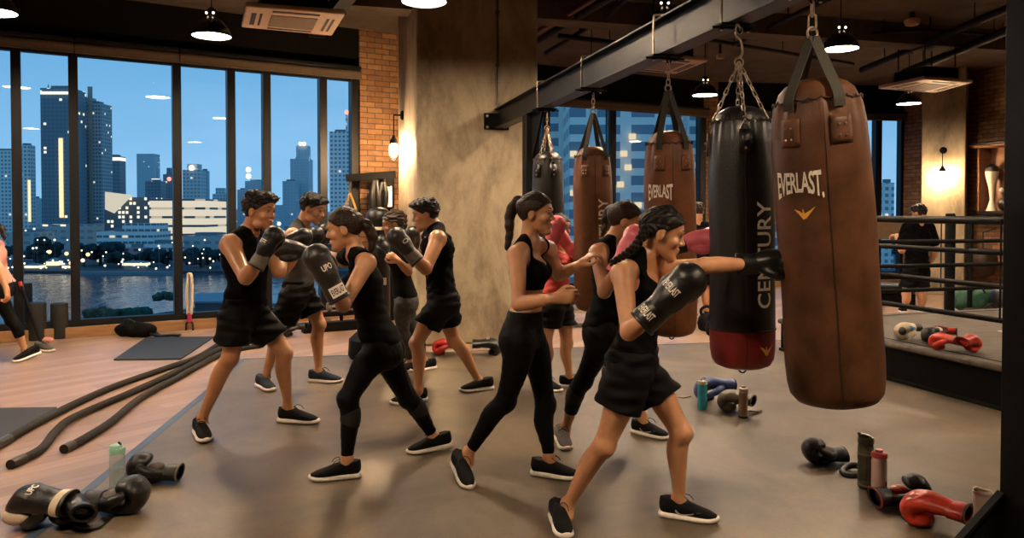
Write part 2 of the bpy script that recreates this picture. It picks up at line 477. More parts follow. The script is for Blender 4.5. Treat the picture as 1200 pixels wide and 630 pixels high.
for i, (a, b, lb) in enumerate(((-240, 88.5, 'raised brown roller blind at the left end of the riverside window'),
                                (90, 210, 'raised brown roller blind above the widest riverside pane'),
                                (211.5, 421, 'raised brown roller blind next to the brick strip'))):
    r = thing('roller_blind', lb, 'blind', WL((a + b) / 2, ZB0 - 0.02), group=None)
    obj('cassette', wall_box(WL(a, 0), WL(b, 0), ZB1 - 0.035, ZB1 + 0.02, 0.13, 0.13), M_frame, r, bevel=0.01)
    obj('blind_cloth', join(tube([WL(a, ZB0 + 0.06) + wn_ * 0.075, WL(b, ZB0 + 0.06) + wn_ * 0.075], 0.058, 16),
                            wall_box(WL(a, 0), WL(b, 0), ZB0 - 0.01, ZB0 + 0.07, 0.006, 0.13)), M_blind, r)
    obj('hem_bar', tube([WL(a, ZB0 - 0.012) + wn_ * 0.127, WL(b, ZB0 - 0.012) + wn_ * 0.127], 0.011, 8), M_blind, r)
# brick strip beside the window, running on behind the pillar
def local_wall(name, p0, p1, z0, z1, thick, material):
    L = (p1 - p0).length; o = struct(name, box(L, thick, z1 - z0, (L / 2, thick / 2, (z1 - z0) / 2)), material, smooth=False)
    d = p1 - p0; o.location = (p0.x, p0.y, z0); o.rotation_euler = (0, 0, math.atan2(d.y, d.x)); return o
local_wall('wall_brick_left', WL(421, 0) + wn_ * 0.05, WL(421, 0) + wdir * 2.2 + wn_ * 0.05, 0, CEIL, 0.25, M_brick)
# big pillar: front face square to the hall's long direction
PA = F(489, 406)
pw = 1.42; pdp = 1.8
pil = [PA, PA + E1 * pw, PA + E1 * pw + E2 * pdp, PA + E2 * pdp]
struct('pillar', prism([(p.x, p.y) for p in pil], 0, CEIL), M_conc, smooth=False, bevel=0.03)
# right-hand window wall: two straight runs
R0, R1, R2_ = Vector((-1.4, 12.75, 0)), Vector((3.92, 15.5, 0)), Vector((8.35, 16.1, 0))
def lerp_px(p0, p1, px):
    k = (px - 600) / FPX
    t = (k * p0.y - p0.x) / ((p1.x - p0.x) - k * (p1.y - p0.y)); return p0 + (p1 - p0) * t
def window_run(p0, p1, pxs, n0, zs=(0.12, 3.43)):
    d = (p1 - p0).normalized(); n = Vector((d.y, -d.x, 0))
    q = [lerp_px(p0, p1, x) for x in pxs]
    for i in range(len(q) - 1):
        w = struct('window_%d' % (n0 + i), join(wall_box(q[i + 1] - d * 0.07, q[i + 1] + d * 0.07, zs[0], zs[1] + 0.1, 0.15, 0.02),
                   wall_box(q[i] - d * 0.07, q[i] + d * 0.07, zs[0], zs[1] + 0.1, 0.15, 0.02) if i == 0 else box(0.01, 0.01, 0.01, (q[0].x, q[0].y, 0.3)),
                   wall_box(q[i], q[i + 1], zs[0], zs[0] + 0.1, 0.12, 0.012)), M_frame, smooth=False)
        struct('glass_pane', wall_box(q[i] + d * 0.07, q[i + 1] - d * 0.07, zs[0] + 0.1, zs[1], 0.012, -0.05), M_glass, parent=w, smooth=False)
    struct('baseboard_%d' % n0, wall_box(q[0], q[-1], 0, zs[0], 0.3, 0.06), M_curb, smooth=False)
    struct('wall_header_%d' % n0, wall_box(p0, p1, zs[1] + 0.1, CEIL), M_dark, smooth=False)
    return q, d, n
q, d_, n_ = window_run(R0, R1, [590, 640, 717.5, 823], 9)
r = thing('roller_blind', 'raised brown roller blind behind the hanging brown bags', 'blind', lerp_px(R0, R1, 735) + Vector((0, 0, 3.4)))
obj('cassette', wall_box(lerp_px(R0, R1, 600), lerp_px(R0, R1, 826), 3.56, 3.6, 0.12, 0.13), M_frame, r, bevel=0.01)
obj('blind_cloth', wall_box(lerp_px(R0, R1, 600), lerp_px(R0, R1, 826), 3.42, 3.57, 0.1, 0.12), M_blind, r, bevel=0.03)
q2, d2_, n2_ = window_run(R1, R2_, [868, 940, 1028.5, 1058], 12)
r = thing('roller_blind', 'raised brown roller blind above the window nearest the far right pillar', 'blind', lerp_px(R1, R2_, 960) + Vector((0, 0, 3.4)))
obj('cassette', wall_box(lerp_px(R1, R2_, 868), lerp_px(R1, R2_, 1064), 3.56, 3.6, 0.12, 0.13), M_frame, r, bevel=0.01)
obj('blind_cloth', wall_box(lerp_px(R1, R2_, 868), lerp_px(R1, R2_, 1064), 3.42, 3.57, 0.1, 0.12), M_blind, r, bevel=0.03)
local_wall('wall_brick_middle', lerp_px(R0, R1, 824) - n_ * 0.0, lerp_px(R1, R2_, 872) + Vector((0, 0.05, 0)), 0, CEIL, 0.2, M_brick)
local_wall('wall_brick_right', lerp_px(R1, R2_, 1058) + Vector((0, -0.05, 0)), lerp_px(R1, R2_, 1110), 0, CEIL, 0.2, M_brick)
struct('wall_corner', wall_box(lerp_px(R1, R2_, 1100), lerp_px(R1, R2_, 1100) + Vector((3, 0.3, 0)), 0, CEIL), M_dark, smooth=False)
# right pillar and the brick wall running back to the camera
PB = P(1079, 240, 14.3); PB.z = 0
G1 = Vector((.83, -.558, 0)).normalized(); G2 = Vector((.558, .83, 0)).normalized()
rp = [PB, PB + G1 * 0.713, PB + G1 * 0.713 + G2 * 0.8, PB + G2 * 0.8]
struct('pillar_right', prism([(p.x, p.y) for p in rp], 0, CEIL), M_conc, smooth=False, bevel=0.02)
RW0 = PB + E1 * 0.98 + E2 * 0.9
local_wall('wall_right', RW0 - E2 * 22, RW0 + E2 * 0.6, 0, CEIL, -0.25, M_brick)
# sides behind the camera
struct('wall_back', box(34, 0.2, CEIL, (2, -4.5, CEIL / 2)), M_dark, smooth=False)
struct('wall_left', box(0.2, A.y + 4.5, CEIL, (A.x - 0.1, (A.y - 4.5) / 2, CEIL / 2)), M_brick, smooth=False)
struct('ceiling', prism(ROOM, CEIL, CEIL + 0.2), M_ceil, smooth=False)
# ceiling beams (dark downstands)
for i, (off, w, h) in enumerate(((9.55, 0.35, 0.28), (4.6, 0.35, 0.28))):
    c = Vector((0.3, off, 0))
    struct('beam_%d' % (i + 1), xf(box(16, w, h, (0, 0, CEIL - h / 2)), Matrix.Translation(c) @ rotm('Z', YAW)), M_ceil, smooth=False)
# ------------------------------------------------------------------ services under the ceiling
M_duct = mat('dark_duct', (0.010, 0.0088, 0.008), 0.6, var=0.2, spec=.15)
M_pipe_red = mat('red_sprinkler_pipe', (0.10, 0.022, 0.016), 0.5, var=0.2)
M_conduit = mat('steel_conduit', (0.10, 0.09, 0.08), 0.45, 0.6, var=0.2)
def pipe(pts, r, m, lb, cat='pipe', group=None):
    hang = []
    for a in (0.2, 0.5, 0.8):
        i = a * (len(pts) - 1); k = int(i); p = pts[k] + (pts[min(k + 1, len(pts) - 1)] - pts[k]) * (i - k)
        hang.append(tube([p, Vector((p.x, p.y, CEIL))], 0.008, 6))
    t = thing('ceiling_pipe', lb, cat, pts[0], group=group)
    obj('pipe_run', tube(pts, r, 12), m, t); obj('hanger_rods', join(*hang), M_duct, t)
def CP(px, py, z): return F(px, py, z)
pipe([CP(628, 38, 3.95), CP(690, 2, 3.95), CP(690, 2, 3.95) - E2 * 5], 0.035, M_pipe_red, 'thin red sprinkler pipe running out from behind the concrete pillar')
pipe([CP(630, 48, 3.92), CP(720, -6, 3.92), CP(720, -6, 3.92) - E2 * 4], 0.045, M_duct, 'black pipe running beside the red sprinkler pipe')
pipe([CP(640, 62, 3.95), CP(712, 18, 3.95), CP(735, -2, 3.95), CP(735, -2, 3.95) - E2 * 3], 0.03, M_duct, 'thin black pipe with a small kink near the steel beam')
pipe([CP(655, 42, 3.9), CP(770, 56, 3.9)], 0.035, M_duct, 'short black cross pipe ending above the steel beam')
pipe([CP(860, 52, 3.95), CP(1010, -20, 3.95)], 0.03, M_duct, 'black conduit passing above the black hanging bag')
pipe([CP(1000, 40, 3.98), CP(1090, 35, 3.98), CP(1230, 45, 3.98)], 0.022, M_duct, 'thin conduit crossing the ceiling under the smoke detector')
pipe([CP(1010, 82, 3.9), CP(1190, 6, 3.9)], 0.05, M_duct, 'thick black pipe slanting across the ceiling on the right')
pipe([CP(1060, 85, 3.85), CP(1200, 28, 3.85)], 0.06, M_duct, 'thick black pipe in front of the far right pillar')
pipe([CP(820, 45, 3.95), CP(1000, 75, 3.95)], 0.028, M_duct, 'long dark conduit crossing behind the hanging bags')
# black duct near the left cassette
for px0, lb in ((372, 'black rectangular air duct beside the left ceiling air conditioner'), (352, 'narrow black cable tray left of the black air duct')):
    w, h = (0.16, 0.2) if px0 == 372 else (0.09, 0.06)
    a = CP(px0 + 25, 2, 3.85); b = CP(px0, 33, 3.85)
    dd = (a - b).normalized()
    t = thing('ceiling_duct', lb, 'duct', b)
    obj('duct_body', tube([b, a + dd * 4], 1, sq=(h / 2, w / 2), up=(0, 0, 1)), M_duct, t)
    [obj('flange', tube([b + dd * k, b + dd * (k + 0.04)], 1, sq=(h / 2 + 0.02, w / 2 + 0.02), up=(0, 0, 1)), M_duct, t) for k in (0.0, 1.2, 2.4)]
# air conditioning cassettes
def cassette(corners, z, lb, group='ceiling air conditioners'):
    """corners: four pixels of the underside panel: far left, far right, near right, near left"""
    q = [F(x, y, z) for x, y in corners]
    c = sum(q, Vector()) / 4
    def uv(u, v): return q[0] * (1 - u) * (1 - v) + q[1] * u * (1 - v) + q[2] * u * v + q[3] * (1 - u) * v
    def patch(u0, u1, v0, v1, z0, z1):
        return prism([(p.x, p.y) for p in (uv(u0, v0), uv(u1, v0), uv(u1, v1), uv(u0, v1))], z0, z1)
    t = thing('ceiling_air_conditioner', lb, 'air conditioner', c, group=group)
    obj('panel', patch(0, 1, 0, 1, z, z + 0.05), M_white_metal, t, bevel=0.012)
    obj('housing', patch(0.16, 0.84, 0.16, 0.84, z + 0.05, z + 0.22), M_duct, t)
    obj('intake_grille', patch(0.27, 0.75, 0.27, 0.8, z - 0.006, z + 0.01), M_grille, t)
    for s in ((0.27, 0.75, 0.08, 0.15), (0.27, 0.75, 0.87, 0.93), (0.07, 0.12, 0.25, 0.8), (0.155, 0.18, 0.25, 0.8), (0.84, 0.87, 0.25, 0.8), (0.9, 0.925, 0.25, 0.8)):
        obj('air_slot', patch(*s, z - 0.004, z + 0.01), M_black, t)
    obj('hanger_rods', join(*[tube([uv(u, v) + Vector((0, 0, 0.25)), Vector((uv(u, v).x, uv(u, v).y, CEIL))], 0.01, 6) for u in (0.2, 0.8) for v in (0.2, 0.8)]), M_duct, t)
cassette([(288, 8), (405, 17), (389, 42), (283, 32)], 3.5, 'white four-way air conditioner hung from the ceiling at upper left')
cassette([(758, 66), (830, 72), (792, 87), (724, 81)], 3.4, 'white four-way air conditioner behind the steel beam')
cassette([(1083, 93), (1140, 97), (1096, 109), (1029, 104)], 3.35, 'white four-way air conditioner in front of the far right pillar')
# smoke detector and sprinkler head
p = CP(1069, 26, 4.02)
t = thing('smoke_detector', 'round beige smoke detector on the ceiling conduit at upper right', 'smoke detector', p)
obj('housing', mv(lathe([(0.04, -0.05), (0.085, -0.035), (0.1, 0), (0.1, 0.03), (0.06, 0.05)], 24), p), mat('beige_plastic', '#a98672', 0.5), t)
obj('mount', tube([p + Vector((0, 0, 0.04)), Vector((p.x, p.y, CEIL))], 0.03, 10), M_duct, t)
p = CP(844, 66, 3.9)
t = thing('sprinkler', 'small sprinkler box on the ceiling between the third and fourth bag', 'sprinkler', p)
obj('body', mv(box(0.1, 0.1, 0.07), p), M_white_metal, t, bevel=0.01)
obj('drop_pipe', tube([p, Vector((p.x, p.y, CEIL))], 0.02, 8), M_duct, t)
# ------------------------------------------------------------------ pendant lamps
M_shade = mat('black_lamp_enamel', (0.01, 0.01, 0.01), 0.25, var=0.2, coat=0.3)
M_diff = emitter('lamp_diffuser', LAMP_COLOR, LAMP_STRENGTH)
M_vent = emitter('lamp_vent_glow', LAMP_COLOR, 6.0)
M_shade_in = mat('lamp_inside_white', (0.8, 0.75, 0.65), 0.5)
def pendant(p, lb, group='black dome pendant lamps'):
    t = thing('pendant_lamp', lb, 'lamp', p, group=group)
    obj('shade', mv(lathe([(0.19, 0.0), (0.195, 0.005), (0.192, 0.03), (0.165, 0.09), (0.115, 0.15), (0.065, 0.185), (0.05, 0.2), (0.05, 0.26), (0.036, 0.28), (0.012, 0.3),
                           (0.012, 0.29), (0.03, 0.2), (0.06, 0.178), (0.11, 0.142), (0.158, 0.085), (0.184, 0.03), (0.186, 0.006)], 32, cap=False), p), M_shade, t)
    obj('diffuser', mv(lathe([(0.001, 0.004), (0.1, 0.006), (0.183, 0.016), (0.183, 0.03), (0.001, 0.03)], 32), p), M_diff, t)
    obj('cord', tube([p + Vector((0, 0, 0.29)), Vector((p.x, p.y, CEIL))], 0.006, 6), M_shade, t)
    obj('canopy', mv(lathe([(0.05, CEIL - p.z - 0.03), (0.055, CEIL - p.z)], 16), p), M_shade, t)
    for k in (-1, 1):
        obj('lit_vent', mv(ball(0.012, (0.047 * k * 0.75, -0.042, 0.232), 10, 6), p), M_vent, t)
for px, py, z, lb in ((248, 43, 3.3, 'black dome pendant lamp left of the upper left air conditioner'),
                   (497, 3, 3.3, 'black dome pendant lamp in front of the big concrete pillar'),
                   (985, 58, 3.3, 'black dome pendant lamp hanging right of the nearest brown bag'),
                   (826, 112, 3.3, 'black dome pendant lamp between the brown and black hanging bags'),
                   (693, 97, 3.3, 'pendant lamp half hidden behind the steel beam above the second bag'),
                   (1065, 122, 3.3, 'pendant lamp below the right air conditioner beside the far right pillar'),
                   (778, 33, 3.3, 'pendant lamp mostly hidden behind the steel beam at top centre'),
                   (-8, 15, 3.3, 'pendant lamp cut off at the left edge above the window')):
    pendant(F(px, py, z), lb)
for x, y, lb in ((2.3, 2.0, 'pendant lamp over the floor right of the camera'), (-1.5, 1.6, 'unseen pendant lamp added left of the camera for front light'), (-5.0, 3.6, 'unseen pendant lamp added over the wooden floor outside the frame'),
                 (5.6, 4.6, 'unseen pendant lamp added over the boxing ring'), (7.0, 8.0, 'unseen pendant lamp added over the far side of the ring')):
    pendant(Vector((x, y, 3.3)), lb)  # unseen pendants; all but the first added as fill light
# wall sconces
M_bulb = emitter('sconce_bulb', (1.0, 0.66, 0.34), SCONCE_STRENGTH)
M_bulb_big = emitter('sconce_bulb_bright', (1.0, 0.66, 0.34), SCONCE_STRENGTH * 2.6)
M_brass = mat('aged_brass', (0.25, 0.16, 0.07), 0.4, 0.9, var=0.2)
def sconce(p, out, lb, drop=0.42, arm=0.17, bulb=None):
    """p: bracket on the wall, out: away from the wall"""
    out = out.normalized()
    t = thing('wall_lamp', lb, 'lamp', p)
    e = p + out * arm
    def xrot(m): return xf(m, Matrix.Translation(p) @ out.to_track_quat('Z', 'Y').to_matrix().to_4x4())
    obj('wall_plate', xrot(lathe([(0.06, 0), (0.06, 0.02), (0.04, 0.035)], 20)), M_steel, t)
    obj('bracket', tube([p, e], 0.011, 8), M_steel, t)
    obj('cord', tube([e, e - Vector((0, 0, drop - 0.1))], 0.008, 8), M_steel, t)
    b = e - Vector((0, 0, drop))
    obj('socket', mv(lathe([(0.05, 0.05), (0.055, 0.06), (0.05, 0.1), (0.03, 0.12), (0.015, 0.16)], 16), b), M_steel, t)
    obj('bulb', mv(lathe([(0.012, -0.115), (0.035, -0.09), (0.05, -0.03), (0.048, 0.02), (0.03, 0.055)], 16), b), bulb or M_bulb, t)
    cage = [tube(curve_pts([b + Vector((math.cos(a) * 0.055, math.sin(a) * 0.055, 0.05)), b + Vector((math.cos(a) * 0.068, math.sin(a) * 0.068, -0.04)), b + Vector((math.cos(a) * 0.03, math.sin(a) * 0.03, -0.14))], 4), 0.003, 5) for a in [PI / 3 * k for k in range(6)]]
    obj('guard', join(*cage, mv(torus(0.03, 0.004), b + Vector((0, 0, -0.14)))), M_steel, t)
# left face of the big pillar, and front of the right pillar
sp_ = PA + E2 * 1.25; sp_.z = P(474, 135, sp_.y).z
sconce(sp_, -E1, 'caged bulb wall lamp on the side of the concrete pillar by the brick strip', arm=.12, bulb=M_bulb_big)
s2 = PB + G1 * 0.36; s2.z = P(1103, 176, s2.y).z
sconce(s2, -G2, 'caged bulb wall lamp on the far right concrete pillar', 0.45)
# conduit down the pillar
cpt = PA + E1 * 0.93 - E2 * 0.02
t = thing('conduit', 'thin steel conduit running down the concrete pillar to the beam plate', 'pipe', cpt)
obj('conduit_pipe', tube([Vector((cpt.x, cpt.y, CEIL)), Vector((cpt.x, cpt.y, 2.68))], 0.012, 8), M_conduit, t)
obj('conduit_clip', join(*[mv(box(0.05, 0.03, 0.03), (cpt.x, cpt.y, z)) for z in (3.8, 3.2, 2.75)]), M_conduit, t)
# ================================================================== organic shapes: distance fields meshed by surface nets
F32 = np.float32
def smin(a, b, k):
    h = np.maximum(k - np.abs(a - b), 0) / k
    return np.minimum(a, b) - h * h * k * 0.25
def smax(a, b, k): return -smin(-a, -b, k)
class Prim:
    def __init__(s, fn, lo, hi, k=0.02, sub=False, tag=''):
        s.fn, s.lo, s.hi, s.k, s.sub, s.tag = fn, np.array(lo, float), np.array(hi, float), k, sub, tag
def _v(p): return np.array(tuple(p), float)
def cone(a, b, ra, rb, k=0.02, tag='', sub=False):
    a, b = _v(a), _v(b); ab = b - a; L2 = max(1e-9, ab @ ab); R = max(ra, rb)
    def fn(X, Y, Z):
        x, y, z = X - F32(a[0]), Y - F32(a[1]), Z - F32(a[2])
        t = np.clip((x * F32(ab[0]) + y * F32(ab[1]) + z * F32(ab[2])) / F32(L2), 0, 1)
        x = x - t * F32(ab[0]); y = y - t * F32(ab[1]); z = z - t * F32(ab[2])
        return np.sqrt(x * x + y * y + z * z) - (F32(ra) + t * F32(rb - ra))
    return Prim(fn, np.minimum(a, b) - R, np.maximum(a, b) + R, k, sub, tag)
def _crs(arr, m=4):
    """Catmull-Rom resampling of rows"""
    c = np.asarray(arr, float)
    if len(c) < 3: return c
    c = np.vstack([2 * c[0] - c[1], c, 2 * c[-1] - c[-2]]); out = []
    for i in range(1, len(c) - 2):
        for k in range(m):
            t = k / m
            out.append(0.5 * (2 * c[i] + (c[i + 1] - c[i - 1]) * t + (2 * c[i - 1] - 5 * c[i] + 4 * c[i + 1] - c[i + 2]) * t * t + (3 * c[i] - c[i - 1] - 3 * c[i + 1] + c[i + 2]) * t ** 3))
    out.append(c[-2]); return np.array(out)
def chain(pts, rs, k=0.02, tag=''):
    """one smooth limb through the points with the given radii"""
    q = _crs([list(_v(p)) + [r] for p, r in zip(pts, rs)]); segs = [cone(q[i, :3], q[i + 1, :3], q[i, 3], q[i + 1, 3]).fn for i in range(len(q) - 1)]
    def fn(X, Y, Z):
        d = segs[0](X, Y, Z)
        for g in segs[1:]: d = np.minimum(d, g(X, Y, Z))
        return d
    R = q[:, 3].max(); return [Prim(fn, q[:, :3].min(0) - R, q[:, :3].max(0) + R, k, False, tag)]
def ell(c, r, R=None, k=0.02, tag='', sub=False):
    """ellipsoid, radii r along the columns of R"""
    c, r = _v(c), _v(r); R = np.eye(3) if R is None else np.array(R, float); m = r.min(); ext = r.max()
    def fn(X, Y, Z):
        x, y, z = X - F32(c[0]), Y - F32(c[1]), Z - F32(c[2]); s = 0
        for i in range(3):
            q = (x * F32(R[0, i]) + y * F32(R[1, i]) + z * F32(R[2, i])) / F32(r[i]); s = s + q * q
        s = np.sqrt(s) + F32(1e-6)
        return (s - 1) * F32(m)
    return Prim(fn, c - ext, c + ext, k, sub, tag)
def lofts(pts, sides, A, Bd, k=0.02, tag='', cap=0.04):
    """a body of elliptical sections along pts: half widths A along sides, half depths Bd across"""
    q = _crs([list(_v(p)) + list(_v(sd)) + [a, b] for p, sd, a, b in zip(pts, sides, A, Bd)], 3)
    pts, sides, A, Bd = q[:, :3], q[:, 3:6], q[:, 6], q[:, 7]
    def fn(X, Y, Z):
        out = None
        for i in range(len(pts) - 1):
            a, b = pts[i], pts[i + 1]; ab = b - a; L = math.sqrt(ab @ ab); ax = ab / L
            x, y, z = X - F32(a[0]), Y - F32(a[1]), Z - F32(a[2])
            w = x * F32(ax[0]) + y * F32(ax[1]) + z * F32(ax[2]); t = np.clip(w / F32(L), 0, 1)
            sd = sides[i] - ax * (sides[i] @ ax); sd /= np.linalg.norm(sd); fr = np.cross(ax, sd)
            u = x * F32(sd[0]) + y * F32(sd[1]) + z * F32(sd[2]); v = x * F32(fr[0]) + y * F32(fr[1]) + z * F32(fr[2])
            aa = F32(A[i]) + t * F32(A[i + 1] - A[i]); bb = F32(Bd[i]) + t * F32(Bd[i + 1] - Bd[i]); mm = np.minimum(aa, bb)
            ww = np.maximum(np.maximum(-w, w - F32(L)), 0) / F32(cap)
            d = (np.sqrt((u / aa) ** 2 + (v / bb) ** 2 + ww * ww) - 1) * mm
            out = d if out is None else np.minimum(out, d)
        return out
    e = max(A.max(), Bd.max()) + cap
    return Prim(fn, pts.min(0) - e, pts.max(0) + e, k, False, tag)
def slicep(c, R, zs, fr, bk, hw, k=0.02, tag='', off=0.0, p=2.3):
    """a head-like body: level slices with front, back and half width; R columns = forward, left, up"""
    c = _v(c); R = np.array(R, float); zs = np.array(zs); fr = np.array(fr); bk = np.array(bk); hw = np.array(hw)
    e = max(abs(zs).max(), fr.max(), -bk.min()) + off + 0.02
    def fn(X, Y, Z):
        x, y, z = X - F32(c[0]), Y - F32(c[1]), Z - F32(c[2])
        f = x * F32(R[0, 0]) + y * F32(R[1, 0]) + z * F32(R[2, 0]); s = x * F32(R[0, 1]) + y * F32(R[1, 1]) + z * F32(R[2, 1]); u = x * F32(R[0, 2]) + y * F32(R[1, 2]) + z * F32(R[2, 2])
        uc = np.clip(u, zs[0], zs[-1])
        a = np.interp(uc, zs, fr).astype(F32); b = np.interp(uc, zs, bk).astype(F32); h = np.interp(uc, zs, hw).astype(F32)
        m = (a + b) / 2; ra = (a - b) / 2
        q = (np.abs((f - m) / ra) ** F32(p) + np.abs(s / h) ** F32(p)) ** F32(1 / p)
        d = (q - 1) * np.minimum(ra, h)
        d = np.sqrt(np.maximum(d, 0) ** 2 + (u - uc) ** 2) + np.minimum(d, 0)
        return d - F32(off)
    return Prim(fn, c - e, c + e, k, False, tag)
def plane(pt, n, k=0.006):
    """keep the side the normal points AWAY from"""
    pt, n = _v(pt), _v(n); n = n / np.linalg.norm(n)
    return lambda X, Y, Z: (X - F32(pt[0])) * F32(n[0]) + (Y - F32(pt[1])) * F32(n[1]) + (Z - F32(pt[2])) * F32(n[2])
def wrinkle(amp, freq, seed=0, dirn=None):
    rg = np.random.RandomState(seed); K = rg.normal(size=(6, 3)) * freq; ph = rg.uniform(0, 6.28, 6)
    if dirn is not None:
        dv = np.array(tuple(dirn)); K = K + np.outer(np.abs(rg.normal(size=6)) * freq * 1.5, dv)
    def fn(X, Y, Z):
        s = 0
        for i in range(6): s = s + np.sin(X * F32(K[i, 0]) + Y * F32(K[i, 1]) + Z * F32(K[i, 2]) + F32(ph[i]))
        return s * F32(amp / 3)
    return fn
def field(prims, lo, n, h, off=0.0):
    f = np.full(n, 1.0, F32); ax = [(lo[i] + h * np.arange(n[i])).astype(F32) for i in range(3)]
    for s in (False, True):
        for p in prims:
            if p.sub != s: continue
            m = p.k + 3 * h + abs(off)
            i0 = [max(0, int((p.lo[i] - m - lo[i]) / h)) for i in range(3)]; i1 = [min(n[i], int((p.hi[i] + m - lo[i]) / h) + 2) for i in range(3)]
            if any(i1[i] <= i0[i] for i in range(3)): continue
            sl = tuple(slice(a, b) for a, b in zip(i0, i1))
            d = p.fn(ax[0][sl[0]][:, None, None], ax[1][sl[1]][None, :, None], ax[2][sl[2]][None, None, :])
            f[sl] = smax(f[sl], -d, F32(p.k)) if s else smin(f[sl], d - F32(off), F32(p.k))
    return f, ax
def nets(f, lo, h):
    """naive surface nets -> verts, quads"""
    s = f < 0; nx, ny, nz = f.shape
    c = [(i, j, k) for i in (0, 1) for j in (0, 1) for k in (0, 1)]
    cnt = np.zeros((nx - 1, ny - 1, nz - 1), np.int8)
    for i, j, k in c: cnt += s[i:nx - 1 + i, j:ny - 1 + j, k:nz - 1 + k]
    act = np.argwhere((cnt > 0) & (cnt < 8))
    if len(act) == 0: return np.zeros((0, 3)), np.zeros((0, 4), int)
    idx = np.full(cnt.shape, -1, np.int32); idx[tuple(act.T)] = np.arange(len(act))
    acc = np.zeros((len(act), 3)); num = np.zeros(len(act))
    for a in c:
        for ax in range(3):
            if a[ax] == 1: continue
            b = list(a); b[ax] = 1
            fa = f[act[:, 0] + a[0], act[:, 1] + a[1], act[:, 2] + a[2]].astype(float); fb = f[act[:, 0] + b[0], act[:, 1] + b[1], act[:, 2] + b[2]].astype(float)
            m = (fa < 0) != (fb < 0); t = np.where(m, fa / np.where(m, fa - fb, 1), 0)
            pt = np.array(a, float)[None, :].repeat(len(act), 0); pt[:, ax] = t
            acc[m] += pt[m]; num[m] += 1
    V = (act + acc / num[:, None]) * h + np.array(lo)
    Q = []
    for ax in range(3):
        o1, o2 = [(1, 2), (2, 0), (0, 1)][ax]
        sa = [slice(None)] * 3; sb = [slice(None)] * 3; sa[ax] = slice(0, -1); sb[ax] = slice(1, None)
        e = np.argwhere(s[tuple(sa)] != s[tuple(sb)])
        e = e[(e[:, o1] > 0) & (e[:, o2] > 0) & (e[:, o1] < f.shape[o1] - 1) & (e[:, o2] < f.shape[o2] - 1)]
        if len(e) == 0: continue
        inside = s[tuple(e.T)]
        def g(d1, d2):
            q = e.copy(); q[:, o1] += d1; q[:, o2] += d2; return idx[tuple(q.T)]
        quad = np.stack([g(-1, -1), g(0, -1), g(0, 0), g(-1, 0)], 1)
        quad[~inside] = quad[~inside][:, ::-1]
        Q.append(quad)
    Q = np.vstack(Q); Q = Q[(Q >= 0).all(1)]
    return V, Q
def block(prims, lo, hi, h, off=0.0, cuts=(), disp=None, ck=0.008, other=None):
    lo = np.array(lo, float); n = tuple(int(math.ceil((hi[i] - lo[i]) / h)) + 2 for i in range(3))
    f, ax = field(prims, lo, n, h, off)
    if other is not None:
        f = smin(f, field(other, lo, n, h, off)[0], F32(.004))
    G = (ax[0][:, None, None], ax[1][None, :, None], ax[2][None, None, :])
    if disp is not None: f = f + disp(*G)
    for cfn in cuts: f = smax(f, cfn(*G).astype(F32) * np.ones(n, F32), F32(ck))
    return nets(f, lo, h)
def bounds(prims, pad=0.03):
    pr = [p for p in prims if not p.sub]
    return np.min([p.lo for p in pr], 0) - pad, np.max([p.hi for p in pr], 0) + pad
def fastobj(name, V, Q, materials, parent, base=None, smooth_it=0):
    V = np.asarray(V, float)
    if parent is not None: V = V - np.array(root_of(parent).location)
    me = bpy.data.meshes.new(name); n = len(Q)
    me.vertices.add(len(V)); me.vertices.foreach_set('co', V.astype(F32).ravel())
    me.loops.add(n * 4); me.loops.foreach_set('vertex_index', np.asarray(Q, np.int32).ravel())
    me.polygons.add(n); me.polygons.foreach_set('loop_start', np.arange(n, dtype=np.int32) * 4)
    try: me.polygons.foreach_set('loop_total', np.full(n, 4, np.int32))
    except Exception: pass
    me.update(calc_edges=True); me.polygons.foreach_set('use_smooth', [True] * n)
    o = bpy.data.objects.new(name, me)
    for m in (materials if isinstance(materials, (list, tuple)) else [materials]): me.materials.append(m)
    link(o, parent)
    if smooth_it:
        sm = o.modifiers.new('smooth', 'SMOOTH'); sm.factor = 0.5; sm.iterations = smooth_it
    return o
def blob(name, prims, h, material, parent, off=0.0, cuts=(), disp=None, smooth_it=1, lo=None, hi=None, ck=0.008, other=None):
    l, u = bounds(prims + (other or []), 0.02 + off)
    if lo is not None: l = np.maximum(l, lo)
    if hi is not None: u = np.minimum(u, hi)
    V, Q = block(prims, l, u, h, off, cuts, disp, ck, other)
    return fastobj(name, V, Q, material, parent, smooth_it=smooth_it)
# ================================================================== people
M_skin = {}
def skin(n, c):
    if n not in M_skin: M_skin[n] = mat('skin_' + n, c, 0.42, var=0.09, scale=14, bump=0.05, bscale=260, sss=0.12, coat=0.2, rvar=0.06)
    return M_skin[n]
M_hair = mat('black_hair', (0.010, 0.007, 0.006), 0.42, var=0.5, scale=40, bump=0.7, bscale=90, stretch=(1, 1, 0.25), spec=0.3)
M_hair_br = mat('brown_hair', (0.028, 0.014, 0.008), 0.42, var=0.5, scale=40, bump=0.7, bscale=90, stretch=(1, 1, 0.25), spec=0.3)
M_cloth = mat('black_jersey', (0.0032, 0.003, 0.003), 0.8, var=0.25, scale=60, bump=0.12, bscale=350, spec=.07)
M_cloth2 = mat('black_shorts_cloth', (0.0042, 0.004, 0.004), 0.65, var=0.25, scale=50, bump=0.12, bscale=300, spec=.09)
M_legg = mat('black_leggings_cloth', (0.003, 0.003, 0.0033), 0.6, var=0.2, scale=60, bump=0.05, bscale=400, spec=.12)
M_mesh_panel = mat('grey_mesh_panel', (0.022, 0.021, 0.021), 0.7, var=0.3, scale=300, spec=.15)
M_gray = mat('heather_grey_jersey', (0.055, 0.051, 0.046), 0.85, var=0.3, scale=220, bump=0.1, bscale=300, spec=.15)
